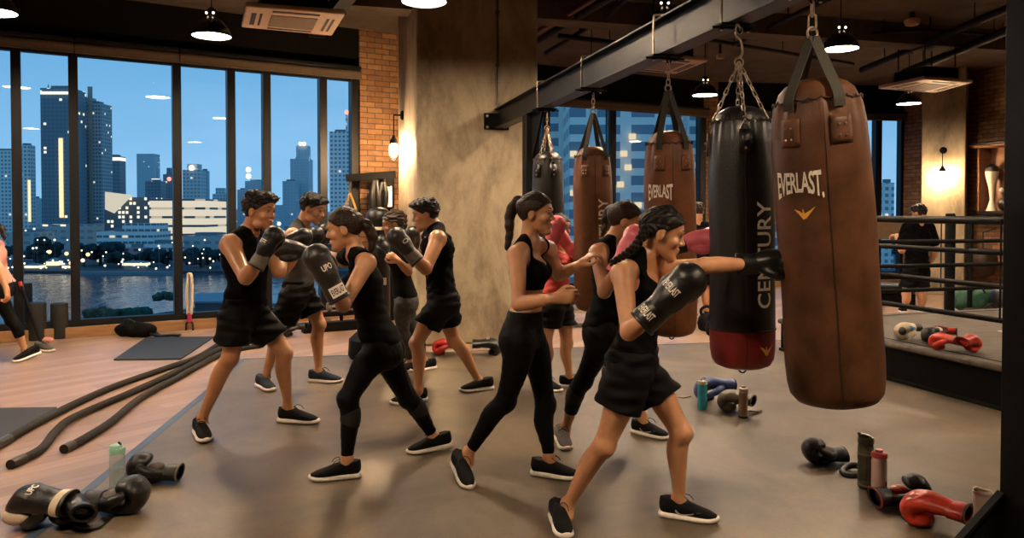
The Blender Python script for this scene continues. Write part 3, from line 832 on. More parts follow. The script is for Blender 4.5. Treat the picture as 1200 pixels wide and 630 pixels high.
M_red_cloth = mat('coral_jersey', (0.55, 0.06, 0.04), 0.8, var=0.15, scale=60)
M_pink_cloth = mat('pale_pink_jersey', (0.62, 0.28, 0.24), 0.8, var=0.1, scale=60)
M_camo = None
M_lip = mat('lips', (0.36, 0.095, 0.07), 0.4, var=0.1)
M_eye = mat('eye_white', (0.42, 0.37, 0.33), 0.25)
M_iris = mat('dark_iris', (0.01, 0.006, 0.004), 0.15)
M_gl_black = mat('black_glove_leather', (0.0045, 0.0042, 0.004), 0.40, var=0.3, scale=30, bump=0.2, bscale=90, coat=0.08, rvar=.08)
M_gl_brown = mat('worn_black_glove_leather', (0.015, 0.012, 0.009), 0.42, var=0.45, scale=22, bump=0.25, bscale=60, coat=0.05, rvar=.08)
M_gl_pink = mat('pink_glove_leather', (0.72, 0.13, 0.17), 0.38, var=0.1, scale=30, bump=0.1, bscale=90, coat=0.2)
M_gl_red = mat('red_glove_leather', (0.42, 0.022, 0.012), 0.36, var=0.2, scale=30, bump=0.12, bscale=90, coat=0.25)
M_gl_blue = mat('blue_glove_leather', (0.035, 0.07, 0.24), 0.36, var=0.2, scale=30, bump=0.12, bscale=90, coat=0.25)
M_gl_grey = mat('grey_glove_leather', (0.13, 0.11, 0.085), 0.45, var=0.4, scale=18, bump=0.15, bscale=60)
M_gl_white = mat('cream_glove_leather', (0.62, 0.50, 0.36), 0.42, var=0.1, scale=30, bump=0.1, bscale=90)
M_label = mat('cream_label', (0.84, 0.75, 0.62), 0.6, var=0.1, scale=80)
M_label_dark = mat('black_label_lettering', (0.02, 0.018, 0.016), 0.6)
M_sole = mat('white_rubber_sole', (0.82, 0.74, 0.66), 0.55, var=0.1, scale=40)
M_sole_grey = mat('grey_rubber_sole', (0.28, 0.25, 0.22), 0.6, var=0.1, scale=40)
M_shoe = mat('black_knit_shoe', (0.006, 0.006, 0.006), 0.78, var=0.4, scale=140, bump=0.2, bscale=300, spec=.15)
M_shoe_blue = mat('navy_knit_shoe', (0.02, 0.028, 0.042), 0.75, var=0.4, scale=140, bump=0.2, bscale=300, spec=.15)
M_shoe_grey = mat('grey_knit_shoe', (0.075, 0.066, 0.056), 0.8, var=0.5, scale=140, bump=0.2, bscale=300)
M_lace = mat('black_lace', (0.013, 0.013, 0.013), 0.8)
M_white_print = mat('white_print', (0.62, 0.56, 0.5), 0.6)

def dirv(yaw): return Vector((math.cos(math.radians(yaw)), math.sin(math.radians(yaw)), 0))
def frame3(fwd, up):
    f = Vector(fwd).normalized(); u = Vector(up); u = (u - f * u.dot(f)).normalized(); l = u.cross(f)
    return np.array([[f[i], l[i], u[i]] for i in range(3)])      # columns forward, left, up
def reach(a, px, py, L, sgn):
    """the point on the sight line of (px, py) that lies L from a: '+' the farther one, '-' the nearer one"""
    d = ray(px, py); o = Vector((0, 0, EYE)) - a
    A2 = d.dot(d); B2 = 2 * o.dot(d); C2 = o.dot(o) - L * L; D = B2 * B2 - 4 * A2 * C2
    if D <= 0: t = -B2 / (2 * A2)
    else: t = (-B2 + (math.sqrt(D) if sgn == '+' else -math.sqrt(D))) / (2 * A2)
    return Vector((0, 0, EYE)) + d * t

# ---------------------------------------------------- shoe and glove, built once in their own frames
def shoe_proto():
    X = Vector
    up = [lofts([X((-.045, 0, .052)), X((0, 0, .060)), X((.06, 0, .056)), X((.12, 0, .044)), X((.175, 0, .035)), X((.205, 0, .030))], [X((0, 1, 0))] * 6,
                [.033, .036, .039, .044, .040, .026], [.042, .050, .042, .031, .024, .016], cap=0.02),
          cone((-.018, 0, .066), (-.022, 0, .088), .036, .033, .02), cone((.02, 0, .072), (-.005, 0, .088), .033, .033, .02),
          cone((-.050, 0, .085), (-.056, 0, .104), .010, .006, .012)]
    l, u = bounds(up, 0.02)
    upper = block(up, l, u, 0.0045, 0, [plane((0, 0, .018), (0, 0, -1)), plane((-.02, 0, .102), (.12, 0, 1))])
    so = [lofts([X((-.052, 0, .016)), X((.0, 0, .014)), X((.06, 0, .012)), X((.13, 0, .012)), X((.185, 0, .015)), X((.215, 0, .022))], [X((0, 1, 0))] * 6,
                [.037, .040, .041, .050, .045, .026], [.027, .026, .024, .023, .021, .016], cap=0.02)]
    l, u = bounds(so, 0.02)
    sole = block(so, l, u, 0.0045, 0, [plane((0, 0, 0), (0, 0, -1))])
    lc = []
    for i in range(4):
        x = .055 + .022 * i; z = .099 - .0145 * i; w = .026
        lc.append(tube(curve_pts([(x, -w, z - .012), (x + .004, 0, z + .002), (x + .008, w, z - .012)], 4), .0032, 6))
    for s in (-1, 1):
        lc.append(tube(curve_pts([(.05, 0, .104), (.06, .02 * s, .118), (.085, .034 * s, .108), (.1, .036 * s, .088)], 4), .0022, 5))
    laces = join(*lc)
    sw = [(.015, .036), (.03, .026), (.055, .028), (.09, .040), (.135, .056), (.085, .044), (.055, .037), (.036, .036), (.024, .043), (.012, .056), (.008, .048)]
    def side(s):
        v = []
        for x, z in sw:
            a = np.interp(x, [-.045, 0, .06, .12, .175], [.033, .036, .039, .044, .04]); b = np.interp(x, [-.045, 0, .06, .12, .175], [.042, .05, .042, .031, .024]); zc = np.interp(x, [-.045, 0, .06, .12, .175], [.052, .06, .056, .044, .035])
            v.append((x + .01, s * (a * math.sqrt(max(.05, 1 - ((z - zc) / b) ** 2)) + .004), z))
        f = [(0, 1, 8), (0, 8, 9, 10), (1, 2, 7, 8), (2, 3, 6, 7), (3, 4, 5, 6)]
        return np.array(v), [q if s < 0 else q[::-1] for q in f]
    return dict(upper=upper, sole=sole, laces=laces, swoosh=join(side(-1), side(1)))
SHOE = shoe_proto()
def shoe(parent, ankle, heel, toe, L=0.275, m=None, sole=None, swoosh=False, roll=0.0, label=None):
    """heel and toe: the two ends of the sole on the floor"""
    heel, toe = Vector(heel), Vector(toe); f = (toe - heel).normalized(); R = frame3(f, (0, 0, 1)); k = L / 0.27
    mid = (heel + toe) / 2; org = mid - f * (0.08 * k)
    T = lambda V: np.asarray(V) * k @ R.T + np.array(org)
    s = fastobj('shoe', T(SHOE['upper'][0]), SHOE['upper'][1], m or M_shoe, parent)
    if label: s['label'] = label
    fastobj('sole', T(SHOE['sole'][0]), SHOE['sole'][1], sole or M_sole, s)
    obj('laces', (T(SHOE['laces'][0]), SHOE['laces'][1]), M_lace, s)
    if swoosh: obj('swoosh_mark', (T(SHOE['swoosh'][0]), SHOE['swoosh'][1]), M_white_print, s)
    return org, R
def glove_proto():
    pr = [cone((-.01, 0, 0), (.06, 0, .004), .043, .050, .03), ell((.105, 0, .010), (.088, .056, .050), None, .03), ell((.152, .002, .002), (.050, .062, .060), None, .03),
          ell((.12, -.002, -.036), (.056, .048, .030), None, .015)]
    pr += chain([(.04, .036, -.016), (.085, .062, -.028), (.13, .056, -.036)], [.020, .025, .021], .008)
    pr += [cone((.075, -.05, -.012), (.15, -.05, -.014), .004, .004, .012, sub=True), cone((.10, 0, -.068), (.165, 0, -.055), .004, .005, .012, sub=True)]
    l, u = bounds(pr, 0.02)
    V, Q = block(pr, l, u, 0.005, 0, (), wrinkle(.0012, 60, 3))
    return V, Q
GLOVE = glove_proto()
def curled_proto():
    X = Vector
    pr = [lofts([X((-.02, 0, 0)), X((.05, 0, .006)), X((.11, 0, .010)), X((.158, 0, -.006)), X((.178, 0, -.042)), X((.156, 0, -.078)), X((.108, 0, -.080))], [X((0, 1, 0))] * 7,
                [.048, .056, .067, .071, .069, .063, .047], [.034, .041, .045, .046, .043, .037, .027], cap=.025)]
    pr += chain([(.03, .036, -.018), (.075, .068, -.042), (.122, .060, -.066)], [.020, .025, .020], .008)
    l, u = bounds(pr, 0.02); return block(pr, l, u, 0.005, 0, (), wrinkle(.0016, 55, 3))
CURL = curled_proto()
CUFF = (lathe([(.040, -.075), (.049, -.075), (.051, -.07), (.050, -.03), (.047, .004), (.048, .014), (.044, .018)], 28, cap=False))
TRIM = lathe([(.0495, -.078), (.0535, -.075), (.0535, -.068), (.0495, -.065)], 28, cap=False)
def cyl_to_x(m): v = np.asarray(m[0]); return np.stack([v[:, 2], v[:, 0] * 1.04, v[:, 1] * 0.96], 1), m[1]
CUFF, TRIM = cyl_to_x(CUFF), cyl_to_x(TRIM)
def curved_patch(r, a0, a1, x0, x1, n=8):
    v = []; f = []
    for i in range(n + 1):
        a = a0 + (a1 - a0) * i / n
        for x in (x0, x1): v.append((x, r * 1.04 * math.sin(a), r * .96 * math.cos(a)))
    for i in range(n): f.append((2 * i, 2 * i + 1, 2 * i + 3, 2 * i + 2))
    return np.array(v), f
def glove(parent, wrist, fwd, up, side=1, size=1.0, m=None, cuff_m=None, trim_m=None, word=None, badge=None, name='boxing_glove', thing_label=None, patch_face=0.0, badge_word=None, curled=False, band=None, lining=None):
    """side +1: the thumb lies to the left of the forward direction"""
    R = frame3(fwd, up); w = np.array(tuple(wrist))
    def T(V):
        V = np.array(V, float) * size
        V[:, 1] *= side; return V @ R.T + w
    flat = np.array([.82, 1.14, .82]) if curled else np.ones(3)
    def FQ(q): return q[:, ::-1] if side < 0 else q
    def ff(f): return [t[::-1] for t in f] if side < 0 else f
    PB_ = CURL if curled else GLOVE
    g = fastobj(name, T(PB_[0]), FQ(PB_[1]), m or M_gl_black, parent)
    c = obj('cuff', (T(CUFF[0] * flat), ff(CUFF[1])), cuff_m or m or M_gl_black, g)
    obj('trim', (T(TRIM[0] * flat), ff(TRIM[1])), trim_m or M_gl_black, g)
    if band:
        bd = cyl_to_x(lathe([(.0515, -.058), (.0525, -.056), (.0505, -.016), (.049, -.014)], 28, cap=False)); obj('cuff_band', (T(bd[0] * flat), ff(bd[1])), band, g)
    if lining:
        ln_ = ball(1, (.066, 0, -.036), 18, 12, (.046, .040, .014)); obj('palm_lining', (T(ln_[0]), ff(ln_[1])), lining, g)
    if word:
        pf = patch_face
        p = curved_patch(.0525, pf - .75, pf + .75, -.058, -.008); obj('label_patch', (T(p[0]), ff(p[1])), M_label if word[1] == 'light' else M_gl_black, g)
        t = text_mesh(word[0], .066, .03, 0.02); v = t[0]
        q = np.stack([-.033 + v[:, 1], .0535 * 1.04 * np.sin(pf + v[:, 0] / .0535 * -1), .0535 * .96 * np.cos(pf + v[:, 0] / .0535)], 1)
        q = np.stack([q[:, 0], q[:, 1] * side, q[:, 2]], 1)
        obj('lettering', (T(q), ff(t[1])), M_label_dark if word[1] == 'light' else M_label, g, smooth=False)
    if badge:
        t = text_mesh(badge, .07 if len(badge) > 3 else .05, .032, 0.02); v = t[0]
        th = v[:, 0] / .058; x = .085 + v[:, 1] * .9
        bz = .010 + .0525 * np.cos(th) * np.sqrt(np.maximum(.2, 1 - ((x - .105) / .1) ** 2)); by = .0585 * np.sin(-th) * side
        obj('lettering', (T(np.stack([x, by, bz + .004], 1)), ff(t[1])), M_label, g, smooth=False)
    return g

HZ = [-.113, -.104, -.090, -.070, -.045, -.020, .010, .032, .050, .060]
HF = [.070, .083, .087, .086, .087, .086, .082, .088, .085, .081]
HB = [.052, .030, .010, -.018, -.050, -.074, -.090, -.097, -.097, -.095]
HW = [.012, .024, .037, .048, .056, .0635, .069, .072, .0715, .070]
def cranium(c, R, k): return ell(c + np.array(R) @ (np.array([-.008, 0, .036]) * k), np.array([.0885, .0715, .078]) * k, R, .02)
def head_prims(c, R, k, female):
    W = lambda x, y, z: c + np.array(R) @ (np.array([x, y, z]) * k)
    ks = 0.011
    pr = [slicep(c, R, np.array(HZ) * k, np.array(HF) * k, np.array(HB) * k, np.array(HW) * k * (0.96 if female else 1.0), ks, 'head'), cranium(c, R, k)]
    pr += [cone(W(.084, 0, .014), W(.1025, 0, -.018), .007 * k, .0105 * k, .012), ell(W(.091, .010, -.024), np.array([.011, .008, .007]) * k, R, .008), ell(W(.091, -.010, -.024), np.array([.011, .008, .007]) * k, R, .008)]
    pr += [ell(W(.080, 0, -.0505), np.array([.0155, .024, .0075]) * k, R, .008), ell(W(.078, 0, -.064), np.array([.0155, .021, .0085]) * k, R, .008)]
    pr += [ell(W(.074, 0, -.098), np.array([.017, .022, .015]) * k, R, .016)]
    if not female: pr += [ell(W(.02, s * .052, -.078), np.array([.03, .014, .02]) * k, R, .025) for s in (-1, 1)]
    pr += [ell(W(.080, s * .033, .031), np.array([.011, .022, .006]) * k, R, .012) for s in (-1, 1)]
    pr += [ell(W(.060, s * .047, -.022), np.array([.020, .020, .020]) * k, R, .02) for s in (-1, 1)]
    for s in (-1, 1):
        Re = np.array(R) @ np.array(Matrix.Rotation(s * 0.35, 3, 'Z')) @ np.array(Matrix.Rotation(0.2, 3, 'Y'))
        pr += [ell(W(-.010, s * .0745, -.002), np.array([.020, .0085, .033]) * k, Re, .008)]
        pr += [ell(W(-.004, s * .086, .002), np.array([.010, .008, .019]) * k, Re, .006, sub=True)]
        pr += [ell(W(.0735, s * .0315, .0185), np.array([.0125, .0165, .0065]) * k, R, .006), ell(W(.097, s * .032, .0085), np.array([.016, .018, .0075]) * k, R, .008, sub=True)]
    pr += [cone(W(.108, -.018, -.0568), W(.108, .018, -.0568), .0075 * k, .0075 * k, .005, sub=True)]
    return pr, W

def person(label, sp):
    """sp: pixel joints and clothes; returns the person's root"""
    fem = sp['sex'] == 'f'; H = sp['H']; h = sp.get('h', 0.0055)
    N = P(*sp['neck']); PV = P(*sp['pelvis']); ty, py_ = sp['yaw'], sp.get('pyaw', sp['yaw'])
    ft = dirv(ty); lt = Vector((-ft.y, ft.x, 0)); fp = dirv(py_); lp = Vector((-fp.y, fp.x, 0))
    spine = (N - PV).normalized()
    root = thing('person', label, 'person', (PV.x, PV.y, 0.0))
    sw = (0.098 if fem else 0.116) * H; hw = 0.052 * H
    sk = skin(sp.get('tone', 'tan'), sp.get('skin_c', (0.60, 0.295, 0.15)))
    info = []
    sh, el, wr, hip, kn, an = {}, {}, {}, {}, {}, {}
    for s, sg in (('L', 1), ('R', -1)):
        a = sp.get('arm' + s)
        sh[s] = N + lt * sg * sw - spine * 0.045 * H / 1.7
        if a and 'sh' in a: sh[s] = P(a['sh'][0], a['sh'][1], (N + lt * sg * sw).y + (a['sh'][2] if len(a['sh']) > 2 else 0))
        if a:
            el[s] = reach(sh[s], *a['el'][:2], 0.182 * H, a['el'][2]); wr[s] = reach(el[s], *a['wr'][:2], 0.152 * H, a['wr'][2])
            info.append('%s arm %.2f %.2f' % (s, (el[s] - sh[s]).length / H, (wr[s] - el[s]).length / H))
        hip[s] = PV + lp * sg * hw
        g = sp.get('leg' + s)
        if g:
            hl = F(*g['heel']) if len(g['heel']) == 2 else F(g['heel'][0], g['heel'][1], g['heel'][2]); tl = F(*g['toe'][:2])
            hl.z = max(hl.z, FZ); tl.z = FZ
            g['_h'], g['_t'] = hl, tl
            Ya = hl.y * 0.72 + tl.y * 0.28
            an[s] = P(g['an'][0], g['an'][1], Ya)
            Yk = (an[s].y + hip[s].y) / 2 + (g['kn'][2] if len(g['kn']) > 2 else 0)
            kn[s] = P(g['kn'][0], g['kn'][1], Yk)
            info.append('%s leg %.2f %.2f foot %.2f' % (s, (kn[s] - hip[s]).length / H, (an[s] - kn[s]).length / H, (tl - hl).length))
    hd = sp['head']; hc = np.array(tuple(P(*hd['c']))); hk = H / 1.70 * hd.get('k', 1.0)
    hf = dirv(hd['yaw']); pit = math.radians(hd.get('pitch', 0)); hl_ = Vector((-hf.y, hf.x, 0))
    fwd = hf * math.cos(pit) - Vector((0, 0, 1)) * math.sin(pit); upv = hf * math.sin(pit) + Vector((0, 0, 1)) * math.cos(pit)
    if hd.get('roll'):
        q = Matrix.Rotation(math.radians(hd['roll']), 3, fwd); upv = q @ upv
    HR = frame3(fwd, upv)
    headp, W = head_prims(hc, HR, hk, fem)
    g = H / 1.7; m_ = 1.0 if fem else 1.1
    bulk = sp.get('bulk', 1.0)
    # torso
    L = (N - PV).length
    def st(t, back): return PV + (N - PV) * t + (ft * t + fp * (1 - t)) * back
    def sd(t): return (lt * t + lp * (1 - t)).normalized()
    if fem:
        T = [-.13, .02, .18, .38, .55, .74, .90]; A = [.105, .158, .152, .122, .128, .142, .105]; D = [.08, .106, .100, .084, .092, .098, .066]; O = [0, -.012, -.004, .006, .002, -.004, -.012]
    else:
        T = [-.13, .02, .18, .38, .55, .74, .90]; A = [.105, .152, .148, .140, .152, .168, .130]; D = [.085, .108, .105, .098, .106, .114, .082]; O = [0, -.008, 0, .004, .002, 0, -.008]
    torso = [lofts([st(t, o * g) for t, o in zip(T, O)], [sd(max(0, t)) for t in T], np.array(A) * g * bulk, np.array(D) * g * bulk, .03, 'torso', cap=.03 * g)]
    torso += [cone(N + lt * s * .03 * g + spine * .0, sh['L' if s > 0 else 'R'] + spine * .012 - lt * s * .025, .052 * g * m_, .046 * g * m_, .035, 'torso') for s in (1, -1)]
    gl = [ell(PV - fp * .055 * g + lp * s * .062 * g - spine * .03, np.array([.075, .08, .085]) * g, None, .04, 'torso') for s in (1, -1)]
    if fem: bust = [ell(st(.68, .070 * g) + lt * s * .066 * g, np.array([.055, .055, .055]) * g * sp.get('bust', 1), None, .035, 'torso') for s in (1, -1)]
    else: bust = [ell(st(.76, .055 * g) + lt * s * .072 * g, np.array([.062, .062, .055]) * g, None, .05, 'torso') for s in (1, -1)] + [ell(st(.72, -.05 * g) + lt * s * .09 * g, np.array([.06, .06, .09]) * g, None, .05, 'torso') for s in (1, -1)]
    torso += gl + bust
    nb = Vector(W(-.030, 0, -.045)); neck = chain([N - spine * .03, nb], [.053 * g * m_, (.044 if fem else .054) * g], .018, 'neck')
    arms = []; legs = {}
    bi = sp.get('arm_k', 1.0 if fem else 1.2) * g * bulk
    for s, sg in (('L', 1), ('R', -1)):
        if s in el:
            a, b, c = sh[s], el[s], wr[s]
            ua = b - a
            arms += [ell(a, np.array([.056, .056, .056]) * bi * 1.02, None, .035)]
            arms += chain([a, a + ua * .3, a + ua * .6, b], [.052 * bi, .048 * bi, .043 * bi, .036 * bi], .02)
            arms += chain([b, b + (c - b) * .25, b + (c - b) * .6, c], [.036 * bi, .041 * bi, .034 * bi, .025 * bi], .02)
        if s in kn:
            a, b, c = hip[s], kn[s], an[s]; tv = b - a; cv = c - b
            bend = -(((a - b).normalized() + (c - b).normalized()))
            bk = -bend.normalized() if bend.length > .15 else -fp
            bk = (bk - cv.normalized() * bk.dot(cv.normalized())).normalized()
            w = (1.0 if fem else 1.02) * g * bulk * sp.get('leg_k', 1.0)
            fr = -bk
            th = chain([a - spine * .03 + lp * sg * .012, a + tv * .3 + fr * .012 * g + lp * sg * .008, a + tv * .65 + fr * .010 * g, b], [.092 * w, .082 * w, .064 * w, .051 * w], .03)
            kneec = [ell(b + fr * .012 * g, np.array([.044] * 3) * w, None, .03)]
            ca = chain([b, b + cv * .28 + bk * .016 * g, b + cv * .55 + bk * .008 * g, b + cv * .85, c], [.049 * w, .054 * w, .044 * w, .032 * w, .033 * w], .025)
            legs[s] = (th + kneec, ca)
            hv = g_dir(sp['leg' + s])
            foot = chain([c, c + Vector((hv.x * .012, hv.y * .012, -.03)), c + Vector((hv.x * .03, hv.y * .03, -.055))], [.033 * w, .030 * w, .024 * w], .02)
            legs[s] = (th + kneec, ca, foot)
    hands = []
    for s in ('L', 'R'):
        a = sp.get('arm' + s)
        if a and a.get('hand'): hands += hand_prims(wr[s], a['hand'], 1 if s == 'L' else -1, g)
    body = blob('body', neck + torso + arms + hands + [q for s in legs for k in legs[s] for q in k], h, sk, root, smooth_it=1, other=headp + neck)
    # ------------- face
    for s in (-1, 1):
        e = W(.0716, s * .0315, .0085); ey = obj('eye', mv(ball(.0122 * hk, n=14, m=10), e), M_eye, root)
        obj('iris', mv(ball(.0074 * hk, n=10, m=8), Vector(e) + Vector(tuple(HR[:, 0])) * .0064 * hk), M_iris, ey)
        obj('eyelash', tube([W(.0835 - .004 * abs(t), s * .0315 + t * .0165, .0165 - .0050 * t * t - .002) for t in (-1, -.5, 0, .5, 1)], [.0012 * hk, .0022 * hk, .0026 * hk, .0022 * hk, .0014 * hk], 6), M_hair, root)
        obj('eyebrow', tube([W(.0905, s * .014, .0345), W(.0895, s * .028, .0395), W(.084, s * .042, .039), W(.075, s * .053, .032)], [.0032 * hk, .004 * hk, .0034 * hk, .0014 * hk], 6), M_hair, root)
    lp_ = [ell(W(.0828, 0, -.0505), np.array([.0155, .0215, .0065]) * hk, HR, .004), ell(W(.0808, 0, -.0625), np.array([.0158, .019, .0075]) * hk, HR, .004)]
    blob('lips', lp_, .0028, M_lip, root, ck=.003, cuts=(plane(W(.086, 0, -.055), tuple(-HR[:, 0])),))
    # ------------- hair
    hm = sp.get('hair_m', M_hair); kind = sp['hair']
    hp = [slicep(hc, HR, np.array(HZ) * hk, np.array(HF) * hk, np.array(HB) * hk, np.array(HW) * hk * .98, .01), cranium(hc, HR, hk)]
    f3, l3, u3 = [np.array(HR[:, i]) for i in range(3)]
    hairline = plane(W(.079, 0, .068 if fem else .060), f3 * .118 - u3 * .150)
    def ear_gap(X, Y, Z):
        d = np.inf
        for s in (-1, 1):
            c = W(-.004, s * .085, -.008); d = np.minimum(d, np.sqrt((X - F32(c[0])) ** 2 + (Y - F32(c[1])) ** 2 + (Z - F32(c[2])) ** 2))
        return F32(.030 * hk) - d
    if kind == 'short':
        hp += [ell(W(.040, 0, .088), np.array([.055, .060, .032]) * hk, HR, .02), ell(W(-.02, 0, .09), np.array([.06, .062, .034]) * hk, HR, .02)]
        hp += [cone(W(.010, s * .064, .03), W(.014, s * .0625, -.012), .012 * hk, .007 * hk, .01) for s in (-1, 1)]
        hr = blob('hair', hp, .0042, hm, root, off=.010, cuts=(hairline, ear_gap), disp=lambda X, Y, Z: wrinkle(.005, 95, 1)(X, Y, Z) + wrinkle(.003, 210, 2)(X, Y, Z), smooth_it=0)
    elif kind in ('ponytail', 'curly'):
        cur = kind == 'curly'
        if cur: hp += [ell(W(-.055, 0, .04), np.array([.06, .075, .075]) * hk, HR, .03), ell(W(-.06, 0, -.03), np.array([.045, .06, .06]) * hk, HR, .03)]
        def comb(X, Y, Z):
            u = (X - F32(hc[0])) * F32(l3[0]) + (Y - F32(hc[1])) * F32(l3[1]) + (Z - F32(hc[2])) * F32(l3[2])
            w = (X - F32(hc[0])) * F32(u3[0]) + (Y - F32(hc[1])) * F32(u3[1]) + (Z - F32(hc[2])) * F32(u3[2])
            th = np.arctan2(u, w + F32(.01)); return F32(.0011) * np.sin(F32(44) * th) + F32(.0007) * np.sin(F32(71) * th + F32(1))
        hr = blob('hair', hp, .0042, hm, root, off=.011 if not cur else .012, cuts=(hairline, ear_gap), disp=wrinkle(.006, 90, 5) if cur else comb, smooth_it=0 if cur else 1)
    elif kind == 'braids':
        def rows(X, Y, Z):
            u = (X - F32(hc[0])) * F32(l3[0]) + (Y - F32(hc[1])) * F32(l3[1]) + (Z - F32(hc[2])) * F32(l3[2])
            f = (X - F32(hc[0])) * F32(f3[0]) + (Y - F32(hc[1])) * F32(f3[1]) + (Z - F32(hc[2])) * F32(f3[2])
            w = (X - F32(hc[0])) * F32(u3[0]) + (Y - F32(hc[1])) * F32(u3[1]) + (Z - F32(hc[2])) * F32(u3[2])
            th = np.arctan2(u, w + F32(.02))
            row = np.abs(np.sin(th * F32(5.0) + F32(1.57)))
            ph = F32(150) * f
            return -(F32(.009) * np.sqrt(row) * (F32(.72) + F32(.28) * np.sin(ph + F32(6) * np.sin(th * F32(5))))) + F32(.002)
        hr = blob('hair', hp, .0038, hm, root, off=.008, cuts=(hairline, ear_gap), disp=rows, smooth_it=0)
    for i, tl in enumerate(sp.get('tails', [])):
        pts = curve_pts([P(*q) for q in tl['pts']], 6); n = len(pts); r0, r1 = tl['r']
        if tl.get('braid'):
            pr = []
            nk = tl['braid']
            for k in range(nk):
                t = k / (nk - 1); q = t * (n - 1); j = min(int(q), n - 2); p = pts[j] + (pts[j + 1] - pts[j]) * (q - j)
                d = (pts[j + 1] - pts[j]).normalized(); sdv = d.cross(Vector((0, 1, 0.3))).normalized(); r = r0 + (r1 - r0) * t
                pr.append(ell(p + sdv * r * .45 * (1 if k % 2 else -1), np.array([1.05, .8, .75]) * r, np.array([[(d * .75 + sdv * (.65 if k % 2 else -.65))[a], d.cross(sdv)[a], (sdv * .75 - d * (.65 if k % 2 else -.65))[a]] for a in range(3)]), .004))
            blob('braid', pr, .0032, hm, hr, smooth_it=0)
        else:
            rs = [r0 + (r1 - r0) * (k / (n - 1)) ** 1.3 + math.sin(PI * k / (n - 1)) * r0 * tl.get('belly', .25) for k in range(n)]
            blob('ponytail', chain(pts, rs, .012), .005, hm, hr, disp=wrinkle(.0035, 60, 9), smooth_it=0)
            obj('hair_tie', xf(torus(r0 * 1.05, .006, 16, 8), Matrix.Translation(pts[1]) @ (pts[2] - pts[0]).to_track_quat('Y', 'Z').to_matrix().to_4x4()), sp.get('tie_m', M_cloth), hr)
    # ------------- clothes
    def arm_hole(r, outw, drop):
        cs = [sh[s] + lt * sg * outw - spine * drop for s, sg in (('L', 1), ('R', -1))]
        def fn(X, Y, Z):
            d = np.inf
            for c in cs: d = np.minimum(d, np.sqrt((X - F32(c.x)) ** 2 + (Y - F32(c.y)) ** 2 + (Z - F32(c.z)) ** 2))
            return F32(r) - d
        return fn
    def neck_hole(r, fwd_, drop, squash=1.0):
        c = N + ft * fwd_ - spine * drop
        def fn(X, Y, Z):
            x, y, z = X - F32(c.x), Y - F32(c.y), Z - F32(c.z)
            w = x * F32(spine.x) + y * F32(spine.y) + z * F32(spine.z)
            return F32(r) - np.sqrt(np.maximum(x * x + y * y + z * z - w * w, 0) + (w * F32(squash)) ** 2)
        return fn
    top = sp['top']; hem = st(top.get('hem', -.02), 0)
    upper = [q for q in torso]
    armc = []
    if top['kind'] == 'tank':
        cuts = [plane(hem, tuple(-spine)), arm_hole(top.get('ah', .072) * g * m_, top.get('ao', .022) * g, top.get('ad', .012)), neck_hole(top.get('nr', .075) * g, top.get('nf', .03), top.get('nd', 0.0), top.get('ns', .8))]
    elif top['kind'] == 'bra':
        cuts = [plane(hem, tuple(-spine)), arm_hole(top.get('ah', .070) * g, .012, .0), neck_hole(top.get('nr', .078) * g, top.get('nf', .035), top.get('nd', .02), .75)]
    else:   # tee
        cuts = [plane(hem, tuple(-spine)), neck_hole(.062 * g, .01, -.02, .8)]
        for s in el:
            ua = el[s] - sh[s]; armc += chain([sh[s], sh[s] + ua * .62], [.062 * bi, .062 * bi], .03)
    low = [cone(st(.12, 0), st(-.06, 0), .10 * g, .10 * g, .04)] if top.get('hem', 0) < .1 else []
    dsp = wrinkle(top.get('wr', .004), 26, int(abs(PV.x) * 100) % 50, spine)
    tp = blob(top.get('name', 'tank_top'), upper + armc, h, top['m'], root, off=top.get('off', .010), cuts=cuts, disp=dsp, smooth_it=1)
    if top.get('logo'):
        pass
    bt = sp['bottom']
    pelv = [lofts([st(t, o * g) for t, o in zip(T[:4], O[:4])], [lp] * 4, np.array(A[:4]) * g * bulk, np.array(D[:4]) * g * bulk, .03, cap=.03)] + gl
    waist = plane(st(bt.get('waist', .22), 0), tuple(spine))
    if bt['kind'] == 'shorts':
        prs = list(pelv)
        for s, sg in (('L', 1), ('R', -1)):
            if s not in kn: continue
            a, b = hip[s], kn[s]; tv = b - a; t1 = bt.get('len', .55); fl = bt.get('flare', .025)
            c0 = cone(a - spine * .03, a + tv * (t1 + .12), .098 * g * bulk, (.072 + fl) * g * bulk, .03)
            pl = plane(a + tv * t1, tuple(tv)); base = c0.fn
            c0.fn = (lambda bf, pf: (lambda X, Y, Z: smax(bf(X, Y, Z), pf(X, Y, Z).astype(F32), F32(.006))))(base, pl)
            prs.append(c0)
        blob('shorts', prs, h, bt['m'], root, off=.014, cuts=[waist], disp=wrinkle(.006, 30, 4, spine), smooth_it=1)
    else:
        prs = list(pelv)
        for s in kn:
            b, c = kn[s], an[s]; cv = c - b; t1 = bt.get('len', .88)
            for q in legs[s][0]: prs.append(q)
            for q in legs[s][1]:
                pl = plane(b + cv * t1, tuple(cv)); nf = (lambda bf, pf: (lambda X, Y, Z: smax(bf(X, Y, Z), pf(X, Y, Z).astype(F32), F32(.004))))(q.fn, pl)
                prs.append(Prim(nf, q.lo, q.hi, q.k))
        lg = blob('leggings', prs, h, bt['m'], root, off=.005, cuts=[waist], disp=wrinkle(.0012, 60, 8), smooth_it=1)
        if bt.get('panel'):
            for s in bt['panel']:
                b, c = kn[s], an[s]; cv = c - b
                prp = [Prim((lambda bf: (lambda X, Y, Z: bf(X, Y, Z)))(q.fn), q.lo, q.hi, q.k) for q in legs[s][1]]
                blob('mesh_panel', prp, h, M_mesh_panel, lg, off=.0075, cuts=[plane(b + cv * .42, tuple(cv * 1.0 + fp * .12)), plane(b + cv * .22, tuple(-cv + fp * .16)), ], smooth_it=1)
